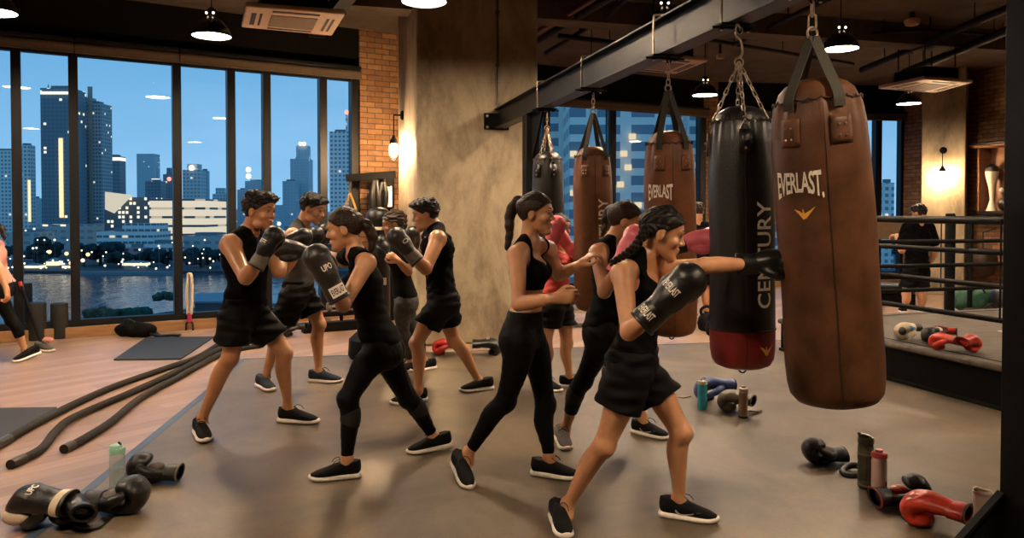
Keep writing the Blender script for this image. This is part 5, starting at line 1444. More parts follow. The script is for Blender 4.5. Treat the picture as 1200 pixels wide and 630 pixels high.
        for ph in strap_phi:
            a = pt3(ph, rad(L) * 1.0 + .008, L - .02)
            obj('chain', chain_mesh(a, rp, .034, .0085, .0028), M_chain, t)
            v = [pt3(ph + math.degrees(w / R), rad(z) + .012 + .03 * R * max(0, 1 - (L - z) / .26), z) for z in (L - .17, L - .1, L - .05) for w in (-.03, 0, .03)]
            so_ = obj('strap_patch', (np.array([tuple(p) for p in v]), [(0, 1, 4, 3), (1, 2, 5, 4), (3, 4, 7, 6), (4, 5, 8, 7)]), leather, t); so_.modifiers.new('thick', 'SOLIDIFY').thickness = .005
            for zz in (L - .145, L - .105): obj('rivet', mv(ball(.007, n=8, m=6), pt3(ph, rad(zz) + .018 + .03 * R * max(0, 1 - (L - zz) / .26), zz)), M_chain, so_)
            obj('d_ring', tube([pt3(ph - 10, rad(L) + .012, L - .05), pt3(ph, rad(L) + .014, L - .0), pt3(ph + 10, rad(L) + .012, L - .05), pt3(ph - 10, rad(L) + .012, L - .05)], .003, 6), M_chain, t)
        obj('ring', xf(torus(.022, .0045, 18, 8), Matrix.Translation(rp)), M_chain, t)
        m = rp + Vector((0, 0, .02)); L2 = hz.z - m.z
        if L2 > .12:
            obj('snap_hook', tube(curve_pts([m, m + Vector((.018, 0, .03)), m + Vector((.008, 0, .09)), m + Vector((-.016, 0, .12)), m + Vector((-.012, 0, .17)), m + Vector((0, 0, .19))], 5), .006, 8), M_chain, t)
            obj('upper_chain', chain_mesh(m + Vector((0, 0, .17)), hz, .05, .014, .0042), M_chain, t)
        else: obj('upper_chain', chain_mesh(m, hz, .034, .009, .003), M_chain, t)
    for kind_, s_, phi, zc, w, h_, ma in words:
        zc = (P(0, zc, Y) - P(0, bot[1], Y)).length if zc > 5 else zc
        if kind_ == 'vert': tm = subdiv_flat(text_mesh(s_, w, h_, .012, 1.02), 1); v = tm[0]; u, z = -v[:, 1], v[:, 0]
        elif kind_ == 'arch':
            tm = subdiv_flat(text_mesh(s_, w, h_, .022, .92), 1); v = tm[0]; k = np.abs(v[:, 0]) / (w / 2)
            u, z = v[:, 0], v[:, 1] * (.74 + .30 * k ** 2)- h_ * 0.10 * (k ** 2)
        else: tm = (np.array([(x * w / 2, y * h_ , 0) for x, y in EVW]), [(0, 1, 11), (1, 2, 10, 11), (2, 3, 7, 10), (3, 6, 7), (3, 4, 5, 6), (7, 8, 9, 10)]); v = tm[0]; u, z = v[:, 0], v[:, 1]
        out = []
        for uu, z_ in zip(u, z):
            zz = zc + z_; a = math.radians(phi) + uu / R
            dent = .012 * R * math.sin(3 * a + zz * 5) * math.exp(-((zz - .5 * L) / (.4 * L)) ** 2) + .01 * R * math.sin(2 * a - zz * 9)
            out.append(tuple(pt3(math.degrees(a), rad(zz) + dent + .0035, zz)))
        obj('lettering' if kind_ != 'mark' else 'printed_mark', (np.array(out), tm[1]), ma, t, smooth=False)
    return t
def torus_flat(R, r):
    v, f = torus(R, r, 48, 6); return np.stack([v[:, 0], v[:, 2], v[:, 1]], 1), f
chain_px = {}
def addbag(label, ringpx, *a, **k): chain_px[label] = ringpx; return bag(label, *a, **k)
GB = 'punching bags on the steel beam'
addbag('nearest brown leather bag with black straps, largest of the hanging bags', (952, 43), 950, (957, 119), (981, 471), .208, 'strap', M_bag_br, GB, strap_phi=(-33, 27, 147, 207), sway=.06,
       words=(('arch', 'EVERLAST.', -27, 205, .215, .118, M_print), ('mark', '', -21, 235, .10, .075, M_gold)))
addbag('black leather bag with a dark red lower band hung by four chains', (866, 73), 866, (868, 143), (870, 430), .163, 'chain', M_bag_bk, GB, strap_phi=(8, 98, 188, 278), red=.205,
       words=(('vert', 'CENTURY', 42, 297, .53, .085, M_print), ('mark', '', 46, 400, .10, .08, M_gold)))
addbag('brown leather bag with black straps behind the braided woman', (783, 106), 783, (784, 168), (787, 392), .163, 'strap', M_bag_br2, GB, strap_phi=(-22, 40, 158, 220), depth=4.86, sway=.10,
       words=(('arch', 'EVERLAST', -22, 219, .165, .105, M_print), ('mark', '', -20, 242, .095, .07, M_gold)))
addbag('tan brown leather bag hanging between the two ponytailed women', (695, 133), 695, (694, 183), (696, 364), .152, 'strap', M_bag_br2, GB, strap_phi=(-22, 45, 158, 225), words=(('vert', 'CENTURY', 32, 271, .50, .085, M_print),))
addbag('black leather bag farthest along the beam beside the steel post', (641, 150), 641, (642, 187), (643, 362), .148, 'chain', M_bag_bk, GB, strap_phi=(-40, 20, 140, 200))
# clamps on the beam
for px, lb in ((641, 'beam clamp over the farthest black bag'), (695, 'beam clamp over the tan brown bag'), (783, 'beam clamp over the brown bag behind the braided woman'), (866, 'beam clamp over the black bag with a red band'), (950, 'beam clamp over the nearest brown bag')):
    q = beam_at(px); q.z = BZ0 - .02; c = q + BD * .05
    t = thing('beam_clamp', lb, 'clamp', q, group='clamps on the steel beam')
    e = lambda x, z: Vector((c.x + bn.x * x, c.y + bn.y * x, z))
    obj('u_bolt', tube(curve_pts([e(-.078, BZ0 - .035), e(-.078, BZ1 - .02), e(-.06, BZ1 + .02), e(.06, BZ1 + .02), e(.078, BZ1 - .02), e(.078, BZ0 - .035)], 5), .007, 8), M_chain, t)
    obj('clamp_plate', xf(box(.2, .09, .012, (0, 0, 0)), Matrix.Translation((c.x, c.y, BZ0 - .007)) @ rotm('Z', math.atan2(bn.y, bn.x))), M_steel, t, bevel=.002)
    for s in (-1, 1): obj('nut', mv(lathe([(.013, -.03), (.013, -.015)], 6), e(.078 * s, BZ0)), M_steel, t)
    obj('eye_bolt', xf(torus(.018, .005, 16, 8), Matrix.Translation((q.x, q.y, BZ0 - .036)) @ rotm('Z', .6)), M_steel, t)
    obj('cross_pin', tube([e(-.13, BZ0 - .018), e(.13, BZ0 - .018)], .006, 8), M_steel, t)
# ================================================================== boxing ring
K1 = F(915, 411); K1.z = 0
r1 = Vector((.289, -.957, 0)).normalized(); r2 = Vector((.957, .289, 0)).normalized()
RL, RW, RH = 5.0, 4.6, .355
M_canvas = mat('grey_brown_ring_canvas', (0.085, 0.07, 0.055), 0.7, var=0.35, scale=3.5, bump=0.12, bscale=60, stretch=(1, 5, 1))
M_skirt = mat('black_ring_skirt', (0.003, 0.0033, 0.003), 0.7, var=0.3, scale=4, bump=0.15, bscale=12, spec=0.08)
M_rope = mat('black_wrapped_rope', (0.0045, 0.0042, 0.004), 0.6, var=0.4, scale=60, bump=0.4, bscale=120, spec=.15)
ring = thing('boxing_ring', 'raised boxing ring with black ropes and grey brown canvas at the right', 'boxing ring', K1 + (r1 * RL + r2 * RW) / 2)
def rq(a, b, z=0.0): p = K1 + r1 * a + r2 * b; return Vector((p.x, p.y, z))
def rpoly(a0, a1, b0, b1, z0, z1): return prism([(p.x, p.y) for p in (rq(a0, b0), rq(a1, b0), rq(a1, b1), rq(a0, b1))], z0, z1)
obj('platform_skirt', rpoly(0, RL, 0, RW, FZ, RH - .05), M_skirt, ring, smooth=False)
obj('skirt_hem', rpoly(-.015, RL, -.015, RW, FZ, FZ + .03), M_steel, ring, smooth=False)
obj('canvas', rpoly(-.03, RL + .03, -.03, RW + .03, RH - .055, RH), M_canvas, ring, bevel=.02)
obj('edge_tape', join(tube([rq(.12, .10, RH), rq(RL, .10, RH)], 1, sq=(.002, .012), up=(0, 0, 1)), tube([rq(.12, .10, RH), rq(.12, RW, RH)], 1, sq=(.002, .012), up=(0, 0, 1))), M_skirt, ring)
ro = .32
post_at = [(ro * .55, ro * .55), (ro * .55, 2.13), (ro * .55, RW - ro), (RL - ro, ro), (RL - ro, RW - ro)]
for a, b in post_at:
    p = rq(a, b)
    po = obj('ring_post', mv(lathe([(.055, RH), (.055, 1.47), (.045, 1.5), (.01, 1.5)], 20), (p.x, p.y, 0)), M_steel, ring)
    obj('base_flange', mv(lathe([(.11, RH), (.11, RH + .015), (.06, RH + .03)], 20), (p.x, p.y, 0)), M_steel, po)
    if b != 2.13: obj('turnbuckle_pad', mv(box(.10, .10, .9, (0, 0, RH + .66)), p + (rq(RL / 2, RW / 2) - p).normalized() * .07), M_rope, po, bevel=.03)
cs = [(ro, ro), (RL - ro, ro), (RL - ro, RW - ro), (ro, RW - ro)]
cs = [(ro * .8, ro * .8), (RL - ro, ro), (RL - ro, RW - ro), (ro * .8, RW - ro)]
for zi, z in enumerate((1.455, 1.20, .93, .66)):
    for i in range(4):
        p, q = rq(*cs[i], z), rq(*cs[(i + 1) % 4], z); m = (p + q) / 2 - Vector((0, 0, .015))
        obj('rope', tube(curve_pts([p, p * .5 + m * .5 - Vector((0, 0, .004)), m, q * .5 + m * .5 - Vector((0, 0, .004)), q], 4), .030 if zi == 0 else .023, 10), M_rope, ring)
for a, b in ((.5, 0), (0, .42), (.78, 0)):
    p = rq(ro * .8 + a * (RL - 2 * ro), ro * .8) if b == 0 else rq(ro * .8, ro * .8 + b * (RW - 2 * ro))
    obj('rope_tie', tube([Vector((p.x, p.y, z)) for z in (1.455, 1.2, .93, .66)], .008, 6), M_rope, ring)
solo('canvas_tape', tube([F(1170, 387.5, RH), F(1186, 389.5, RH)], 1, sq=(.002, .025), up=(0, 0, 1)), M_white_print, 'short strip of white tape stuck on the ring canvas', 'tape', smooth=False)

p = P(1137, 300, 11.0); zt_ = P(1137, 260, 11.0).z
t = thing('stanchion', 'thin black stand behind the ring just right of its middle post', 'stand', (p.x, p.y, 0))
obj('stand_pole', mv(lathe([(.035, .02), (.035, zt_ - .02), (.02, zt_)], 14), (p.x, p.y, 0)), M_steel, t)
obj('stand_foot', mv(lathe([(.2, 0), (.2, .02), (.06, .04)], 20), (p.x, p.y, 0)), M_steel, t)
# ================================================================== things lying and standing about
def floor_glove(label, wr, tip, m, z=0.0, h=.045, up=(0, -.25, -1), side=1, cm=None, tm=None, word=None, badge=None, group=None, size=None, extra=None, band=None, lining=None):
    """a loose glove lying on a level at height z, its cuff at wr and its knuckles at tip"""
    a, b = F(*wr, z + h), F(*tip, z + h); L = (b - a).length; s = size or L / .27; fw = (b - a).normalized()
    t = thing('boxing_glove', label, 'boxing glove', ((a.x + b.x) / 2, (a.y + b.y) / 2, z), group=group)
    glove(t, a + fw * .07 * s, fw, up, side, s, m, cm, tm, word, badge, name='mitt', curled=True, band=band, lining=lining)
    lo = min(min(v.co.z for v in c.data.vertices) for c in t.children)
    for c in list(t.children):
        for k in [c] + list(c.children):
            for v in k.data.vertices: v.co.z += .001 - lo
    if extra: extra(t, a, b, s)
    return t
def strap_part(t, pts, w=.024, m=None):
    obj('wrist_strap', tube(curve_pts(pts, 5), 1, sq=(.0025, w), up=(0, .3, 1)), m or M_gl_black, t)
FG = 'boxing gloves lying about'
UPT = (.1, -.7, .6)
M_lin_br = mat('brown_palm_leather', (.06, .035, .02), .5, var=.4, scale=30)
floor_glove('black and cream boxing glove lying at the bottom left corner', (84, 612), (6, 604), M_gl_black, up=(.05, -.45, .8), side=1, group=FG, size=1.2, badge='UPC', band=M_gl_white,
            extra=lambda t, a, b, s: obj('cream_panel', mv(ball(.072, n=20, m=12, sc=(1.0, .62, .6)), a + (b - a) * .72 + Vector((0, -.045, .025))), M_gl_white, t))
floor_glove('black glove with a cream patch lying behind the black and cream one', (99, 619), (62, 586), M_gl_black, up=(.2, .2, .8), side=-1, group=FG, size=1.0,
            extra=lambda t, a, b, s: (obj('cream_patch', mv(ball(.045, n=14, m=10, sc=(1, .6, .6)), a + (b - a) * .62 + Vector((.0, -.03, .045))), M_gl_white, t), strap_part(t, [F(92, 612, .03), F(104, 619, .012), F(120, 611, .012), F(126, 606, .02)], .03)))
floor_glove('black boxing glove lying just in front of the mint lidded bottle', (98, 592), (173, 590), M_gl_black, up=(-.1, .35, -1), side=1, group=FG, size=1.12, lining=M_lin_br)
floor_glove('black boxing glove lying right of the mint lidded bottle on its back', (213, 556), (149, 556), M_gl_black, up=(0, .3, -1), side=-1, group=FG, size=1.02, tm=M_gl_grey, lining=M_lin_br)
floor_glove('black boxing glove curled on the floor left of the dark flask', (992, 534), (938, 535), M_gl_black, up=(0, .3, -1), side=-1, group=FG, size=.95, lining=M_lin_br)
solo('wrist_strap', tube(curve_pts([F(987, 552, .02), F(992, 546, .03), F(1004, 545, .035), F(1011, 551, .025), F(1006, 557, .015), F(992, 557, .012), F(987, 552, .02)], 5), .019, 10), M_gl_black, 'black wrist strap loop lying beside the dark flask', 'strap')
floor_glove('black glove with red lining in front of the pink lidded bottle', (1023, 586), (1090, 582), M_gl_black, up=(0, .35, -1), side=1, group=FG, size=1.02, cm=M_gl_black, tm=M_gl_red, lining=M_gl_red)
floor_glove('bright red boxing glove nearest the foot of the right post', (1137, 622), (1072, 604), mat('orange_red_glove_leather', (0.62, 0.045, 0.02), 0.36, var=0.15, coat=0.2), up=(.1, -.3, 1), side=-1, group=FG, size=1.05, cm=M_gl_red)
floor_glove('blue boxing glove lying behind the turquoise bottle', (862, 462), (808, 462), M_gl_blue, z=FZ, h=.055, up=(.1, .2, 1), side=1, group=FG, size=1.15, cm=M_gl_blue, extra=lambda t, a, b, s: strap_part(t, [F(810, 464, .03), F(802, 466, .012), F(796, 465, .01)], .014))
floor_glove('worn grey boxing glove between the turquoise bottle and the steel flask', (884, 480), (834, 471), M_gl_grey, z=FZ, h=.05, up=(0, -.2, 1), side=-1, group=FG, size=1.0, cm=M_gl_grey, tm=M_gl_black, extra=lambda t, a, b, s: strap_part(t, [F(878, 481, .03), F(884, 482, .02), F(890, 481, .015)], .022))
floor_glove('dark red and black glove at the foot of the concrete pillar', (538, 411), (513, 409), M_gl_red, h=.06, up=(0, .2, 1), side=1, group=FG, size=1.05, cm=M_gl_black)
floor_glove('black glove with white marks at the foot of the concrete pillar', (553, 410), (580, 410), M_gl_black, h=.06, up=(0, -.3, 1), side=1, group=FG, size=1.1, badge='IIO')
RGp = 'gloves left on the ring canvas'
floor_glove('white and black glove with a blue panel on the ring canvas', (1076, 389), (1042, 392), M_gl_white, z=RH, h=.055, up=(0, -.3, 1), side=1, group=RGp, size=.9, cm=M_gl_black, extra=lambda t, a, b, s: (obj('blue_panel', mv(ball(.05, n=14, m=10, sc=(1.1, .7, .6)), a + (b - a) * .42 + Vector((0, -.03, .05))), mat('bright_blue_panel', (0.06, 0.24, 0.55), 0.4), t), obj('black_panel', mv(ball(.055, n=14, m=10, sc=(.6, .7, .7)), a + (b - a) * .62 + Vector((0, -.035, .03))), M_gl_black, t)))
floor_glove('black and cream glove in the middle of the row on the canvas', (1100, 393), (1073, 398), M_gl_black, z=RH, h=.05, up=(0, .2, 1), side=-1, group=RGp, size=.85, cm=M_gl_white, tm=M_gl_white)
floor_glove('dark maroon glove behind the red ones on the canvas', (1122, 394), (1096, 392), mat('maroon_glove_leather', (0.10, 0.012, 0.012), 0.4, var=0.2, coat=0.2), z=RH, h=.055, up=(0, .3, 1), side=1, group=RGp, size=.85, cm=M_gl_red)
floor_glove('orange red glove with its cuff to the right on the canvas', (1124, 407), (1094, 402), bpy.data.materials['orange_red_glove_leather'], z=RH, h=.05, up=(0, .2, 1), side=1, group=RGp, size=.88, cm=M_gl_red)
floor_glove('orange red glove at the right end of the row on the canvas', (1127, 407), (1153, 402), bpy.data.materials['orange_red_glove_leather'], z=RH, h=.055, up=(0, -.3, .8), side=1, group=RGp, size=.88, cm=M_gl_red)
# bottles
M_clear = None
def plastic(name, c, rough=.12, alpha=.55):
    N = NT(name); g = N.n('BsdfPrincipled', Roughness=rough); g.inputs['Base Color'].default_value = c + (1,); g.inputs['Alpha'].default_value = alpha; g.inputs['Coat Weight'].default_value = .6; N.l(g.outputs[0], N.out.inputs[0]); return N.m
def bottle(label, foot, h, r, bm, lm, lid='loop', z=FZ, prof=None, extra=None, water=None):
    p = F(*foot, z)
    t = thing('water_bottle', label, 'bottle', p, group='water bottles')
    pr = prof or [(r * .85, 0), (r * .96, .006), (r, .02), (r, h * .42), (r * .93, h * .47), (r, h * .53), (r, h * .76), (r * .9, h * .81), (r * .82, h * .83)]
    obj('bottle_body', mv(lathe(pr, 28), p), bm, t)
    if water: obj('water', mv(lathe([(r * .9, .008), (r * .92, h * .38), (r * .85, h * .46), (r * .9, h * .55)], 24), p), water, t)
    lz = h * .82; rl = r * 1.02
    li = obj('lid', mv(lathe([(rl, lz), (rl, lz + h * .08), (rl * .92, lz + h * .1), (rl * .5, lz + h * .115)], 28), p), lm, t)
    if lid == 'loop': obj('carry_loop', xf(torus(r * .5, r * .14, 18, 8), Matrix.Translation(p + Vector((r * .35, 0, lz + h * .15)))), lm, li)
    elif lid == 'straw':
        obj('spout', tube(curve_pts([p + Vector((r * .3, 0, lz + h * .08)), p + Vector((r * .45, 0, lz + h * .16)), p + Vector((r * .15, 0, lz + h * .20))], 4), r * .16, 8), M_gl_black, li)
        obj('hinge_wing', mv(lathe([(r * .9, 0), (r * .75, h * .06), (r * .3, h * .07)], 20), p + Vector((-r * .15, 0, lz + h * .09))), lm, li)
    elif lid == 'cap':
        obj('cap', mv(lathe([(r * .42, lz + h * .1), (r * .42, lz + h * .115), (r * .48, lz + h * .12), (r * .46, lz + h * .175), (r * .3, lz + h * .18)], 20), p), lm, li)
    elif lid == 'flip':
        obj('flip_top', xf(box(r * 1.5, r * .9, h * .045), Matrix.Translation(p + Vector((0, 0, lz + h * .135))) @ rotm('Y', .25)), lm, li, bevel=.008)
        obj('spout', tube([p + Vector((-r * .75, 0, lz + h * .1)), p + Vector((-r * .95, 0, lz + h * .19))], r * .2, 8), lm, li)
    if extra: extra(t, p)
    return t
M_mint = mat('mint_plastic', (0.30, 0.58, 0.44), 0.4, var=.05)
bottle('clear bottle with a mint green lid on the blue tape line', (138, 582), .285, .039, plastic('clear_bottle_plastic', (.55, .62, .60), .1, .38), M_mint, 'straw', water=plastic('drinking_water', (.35, .45, .42), .05, .35))
M_turq = plastic('turquoise_bottle_plastic', (.04, .46, .58), .12, .8)
bottle('turquoise see-through bottle with a cream loop lid in front of the blue glove', (823, 479), .235, .036, M_turq, M_gl_white, 'loop')
M_brushed = mat('brushed_steel_flask', (0.42, 0.30, 0.2), 0.32, 0.85, var=.15, scale=40, stretch=(8, 8, .5))
bottle('brushed steel flask with a cream cap beside the grey glove', (871, 489), .235, .032, M_brushed, M_gl_white, 'cap', prof=[(.028, 0), (.031, .004), (.032, .012), (.032, .18), (.028, .19), (.018, .197)], extra=lambda t, p: obj('base_ring', mv(lathe([(.0325, .002), (.0333, .004), (.0333, .012), (.0325, .014)], 24), p), M_steel, t))
M_smoke = plastic('smoky_olive_plastic', (.055, .05, .03), .15, .9)
bottle('tall smoky olive flask with a black flip lid', (1014, 571), .30, .041, M_smoke, mat('dark_olive_plastic', (.03, .028, .018), .3, coat=.3), 'flip', extra=lambda t, p: (obj('collar_ring', mv(lathe([(.042, .185), (.0425, .187), (.0425, .192), (.042, .194)], 28), p), M_gl_grey, t), obj('base_ring', mv(lathe([(.041, .015), (.042, .017), (.042, .022), (.041, .024)], 28), p), M_gl_grey, t)))
M_pinkw = mat('frosted_pink_white_plastic', (0.72, 0.50, 0.42), 0.35, var=.05)
bottle('frosted pale bottle with a coral pink lid beside the olive flask', (1030, 577), .235, .040, M_pinkw, mat('coral_pink_plastic', (.62, .10, .11), .35), 'cap', prof=[(.034, 0), (.038, .006), (.039, .02), (.039, .17), (.034, .19), (.03, .195)], extra=lambda t, p: obj('red_print', mv(ball(.012, n=10, m=8, sc=(.5, .35, 1.3)), p + Vector((.022, -.032, .06))), M_gl_red, t))
bottle('white shaker bottle partly hidden by the foot brace of the right post', (1152, 612), .17, .045, mat('white_shaker_plastic', (.7, .62, .52), .4, var=.05), M_gl_white, 'flip')
# battle ropes
M_brope = mat('black_battle_rope', (0.006, 0.005, 0.0045), 0.8, var=0.5, scale=50, bump=0.6, bscale=90)
def battle_rope(label, px, r=.027):
    pts = curve_pts([F(x, y, r) for x, y in px], 8)
    t = thing('battle_rope', label, 'rope', pts[0], group='battle ropes on the wooden floor')
    obj('rope_run', tube(pts, r, 12), M_brope, t)
    obj('grip_end', tube([pts[0] + (pts[0] - pts[1]).normalized() * .02, pts[1], pts[2], pts[3]], r * 1.12, 12), M_gl_black, t)
battle_rope('battle rope running along the edge of the left exercise mat', [(-8, 524), (40, 497), (85, 474), (135, 452), (195, 431), (232, 418), (262, 401), (300, 392)])
battle_rope('battle rope with a curved end in the middle of the three', [(15, 543), (48, 526), (66, 504), (88, 488), (150, 461), (205, 436), (262, 407), (305, 398)])
battle_rope('battle rope nearest the blue tape line', [(77, 525), (100, 513), (130, 494), (165, 466), (212, 440), (264, 413), (308, 404)])
# mats
M_mat = mat('dark_blue_exercise_mat', (0.014, 0.019, 0.028), 0.65, var=0.15, scale=30, bump=0.25, bscale=200)
M_mat2 = mat('charcoal_exercise_mat', (0.016, 0.016, 0.017), 0.65, var=0.15, scale=30, bump=0.25, bscale=200)
def mat_on_floor(label, px, m):
    q = [F(x, y) for x, y in px]; o = solo('exercise_mat', prism([(p.x, p.y) for p in q], 0.0, .018), m, label, 'exercise mat', smooth=False, bevel=.005); return o
mat_on_floor('dark blue exercise mat lying near the river window', [(171, 396.5), (251, 395.5), (212, 421.5), (133, 422.5)], M_mat)
mat_on_floor('charcoal exercise mat cut off by the left edge', [(-60, 481), (67, 479), (2, 516), (-160, 522)], M_mat2)
# foam rollers and the leaning things by the window
M_roll = mat('black_foam_roller', (0.013, 0.012, 0.011), 0.85, var=0.3, scale=90, bump=0.4, bscale=150)
def roller(label, foot, h, r, lean=0.0):
    p = F(*foot); t = thing('foam_roller', label, 'foam roller', p, group='foam rollers by the window')
    M = Matrix.Translation(p) @ rotm('Y', lean)
    obj('foam', xf(lathe([(r * .94, 0), (r, .012), (r, h - .012), (r * .94, h)], 28), M), M_roll, t)
    obj('hollow_core', xf(lathe([(r * .45, h - .002), (r * .45, h + .002)], 20), M), M_black, t)
    obj('end_ring', xf(lathe([(r * .44, h), (r * .5, h + .003), (r * .92, h + .003), (r * .95, h - .002)], 24, cap=False), M), M_mat2, t)
roller('foam roller standing nearest the mullion between the first two panes', (43, 398), .44, .105)
roller('foam roller standing alone right of the other two', (70, 396), .42, .095)
roller('taller foam roller standing behind the left one', (31, 391), .63, .07)
p = F(40, 398)
t = thing('leaning_bar', 'dark bar with a red tip leaning beside the foam rollers', 'bar', F(48, 404))
obj('bar_shaft', tube([F(49, 404, .02), P(25, 335, F(38, 400).y)], .018, 10), M_steel, t)
obj('red_tip', tube([P(26.5, 340, F(38, 400).y), P(23, 330, F(38, 400).y)], .022, 10), M_gl_red, t)
p = F(54, 406)
t = thing('training_shoe', 'pair of dark training shoes with a pink top standing by the foam rollers', 'shoe', p)
shoe(t, None, F(47, 411), F(58, 412), .26, M_shoe_grey)
obj('pink_sock', mv(ball(.05, n=14, m=10, sc=(1.2, .8, .7)), P(56, 398, p.y)), M_pink_cloth, t)
# dark gear bundle on the sill side
p = F(163, 394.5)
t = thing('gear_bag', 'black gear bag lying on the floor below the widest riverside pane', 'bag', p)
blob('bag_body', [ell(p + Vector((-.12, 0, .09)), (.17, .09, .09), None, .05), ell(p + Vector((.06, 0, .085)), (.14, .1, .085), None, .05), ell(p + Vector((-.1, -.04, .13)), (.08, .07, .06), None, .03)], .012, M_skirt, t, disp=wrinkle(.012, 25, 3))
obj('shoulder_strap', tube(curve_pts([p + Vector((.15, 0, .06)), p + Vector((.25, -.03, .02)), p + Vector((.4, -.02, .025)), p + Vector((.5, 0, .02))], 5), 1, sq=(.012, .05), up=(0, 0, 1)), M_gl_black, t)
obj('handle', tube(curve_pts([p + Vector((-.18, -.03, .14)), p + Vector((-.1, -.06, .22)), p + Vector((0, -.03, .15))], 5), .012, 8), M_gl_black, t)
# white rope with a red end hanging at the mullion
q = WL(219.5, 0) + wn_ * .12
t = thing('skipping_rope', 'white skipping rope with a magenta grip hanging at the window mullion', 'rope', (q.x, q.y, .12))
zt_ = P(219.5, 321, q.y).z; zb = P(219.5, 368, q.y).z
obj('rope_strands', join(tube(curve_pts([q + Vector((-.02, 0, zb)), q + Vector((-.03, 0, (zt_ + zb) / 2)), q + Vector((-.012, 0, zt_ - .02)), q + Vector((.012, 0, zt_)), q + Vector((.03, 0, zt_ - .03)), q + Vector((.035, 0, (zt_ + zb) / 2)), q + Vector((.02, 0, zb))], 6), .02, 8)), M_gl_white, t)
obj('grip', tube([q + Vector((0, 0, zb + .02)), q + Vector((0, 0, zb - .1))], .028, 10), mat('magenta_grip', (.35, .02, .10), .5), t)
obj('end_loop', xf(torus(.045, .014, 16, 8, .03), Matrix.Translation(q + Vector((0, 0, zb - .17)))), M_gl_black, t)
# hanging rack beside the brick strip
c = P(457, 300, 10.78); c.z = 0
t = thing('pull_up_rack', 'black steel rack with a side arm in front of the brick strip', 'rack', c)
zt_ = P(457, 206, c.y).z; xl = P(406, 206, c.y).x
obj('upright', box(.11, .1, zt_, (c.x, c.y, zt_ / 2)), M_steel, t, bevel=.006)
obj('cross_arm', tube([(xl, c.y, zt_ - .03), (c.x + .08, c.y, zt_ + .02)], 1, sq=(.05, .045), up=(0, 0, 1)), M_steel, t)
obj('upright', box(.08, .1, zt_, (P(441, 206, c.y).x, c.y + .35, zt_ / 2)), M_steel, t, bevel=.006)
obj('foot', box(.7, .12, .06, (c.x - .1, c.y + .1, .03)), M_steel, t, bevel=.006)
for i, (px, y0, y1, w, lb) in enumerate(((440, 212, 252, .085, 'long black glove pair hanging left on the rack'), (449, 214, 246, .075, 'long black glove pair hanging beside the white card on the rack'))):
    a = P(px, y0, c.y - .12); b = P(px, y1, c.y - .12); g = thing('hanging_gloves', lb, 'gloves', b, group='gloves hung on the rack')
    blob('glove_pair', [*chain([a + Vector((-.02, 0, 0)), (a + b) / 2 + Vector((-.05, 0, 0)), b + Vector((-.03, 0, 0))], [w * .3, w * .55, w * .4], .02), *chain([a + Vector((.02, 0, 0)), (a + b) / 2 + Vector((.04, 0, .03)), b + Vector((.04, 0, .06))], [w * .3, w * .5, w * .35], .02)], .012, M_gl_black, g)
    obj('hanging_cord', tube([a, Vector((a.x, c.y, zt_))], .006, 6), M_gl_black, g)
a = P(455.5, 230, c.y - .1); ww = 7.5 / FPX * c.y; hh = 24 / FPX * c.y
g = thing('notice_card', 'white card hanging on the black rack', 'card', a - Vector((0, 0, hh / 2)))
obj('card_sheet', box(ww, .012, hh, a), M_label, g, bevel=.003)
obj('card_clip', box(.05, .03, .04, a + Vector((0, 0, hh / 2 + .01))), M_steel, g, bevel=.004)
a = P(411, 232, c.y); g = thing('suspension_trainer', 'yellow and black suspension straps hanging from the rack arm', 'straps', a - Vector((0, 0, .2)))
top_ = Vector((xl + .05, c.y, zt_ - .06)); yb = P(411, 250, c.y).z
for s in (-1, 0, 1): obj('strap', tube([top_ - Vector((0, 0, .18)), Vector((top_.x + .11 * s, c.y - .02 * s, yb))], 1, sq=(.004, .014), up=(0, 1, 0)), mat('ochre_webbing', (.28, .17, .04), .7) if s else M_strap, g)
obj('anchor_strap', tube([top_, top_ - Vector((0, 0, .18))], 1, sq=(.004, .018), up=(0, 1, 0)), M_strap, g)
obj('handle', tube([Vector((top_.x - .12, c.y, yb)), Vector((top_.x + .12, c.y, yb))], .018, 10), M_gl_black, g)
# free standing bag behind the ponytailed boxer
c = P(444, 300, 8.0); c.z = 0; zt_ = P(444, 243, 8.0).z
t = thing('standing_punching_bag', 'round topped black standing bag with a white band behind the low ponytail', 'punching bag', c)
R_ = 13 / FPX * 8.0
obj('bag_body', mv(lathe([(R_ * .9, .36), (R_, .42), (R_, zt_ - .42), (R_ * .92, zt_ - .36)], 28), c), M_bag_bk, t)
obj('bag_head', mv(lathe([(R_ * .9, zt_ - .20), (R_ * 1.15, zt_ - .14), (R_ * 1.1, zt_ - .06), (R_ * .7, zt_ - .01), (R_ * .1, zt_)], 28), c), M_bag_bk, t)
obj('white_band', mv(lathe([(R_ * .95, zt_ - .235), (R_ * 1.05, zt_ - .23), (R_ * 1.05, zt_ - .205), (R_ * .95, zt_ - .2)], 28), c), M_label, t)
obj('neck', mv(lathe([(R_ * .8, zt_ - .38), (R_ * 1.0, zt_ - .33), (R_ * .95, zt_ - .23)], 28), c), M_bag_bk, t)
obj('base', mv(lathe([(.30, .0), (.32, .04), (.31, .2), (.2, .3), (.1, .36)], 32), c), M_steel, t)
q = P(455, 330, 7.86); obj('tan_patch', box(.06, .012, .075, (c.x + R_ * .55, c.y - R_ * .86, q.z)), M_gl_white, t, bevel=.003)
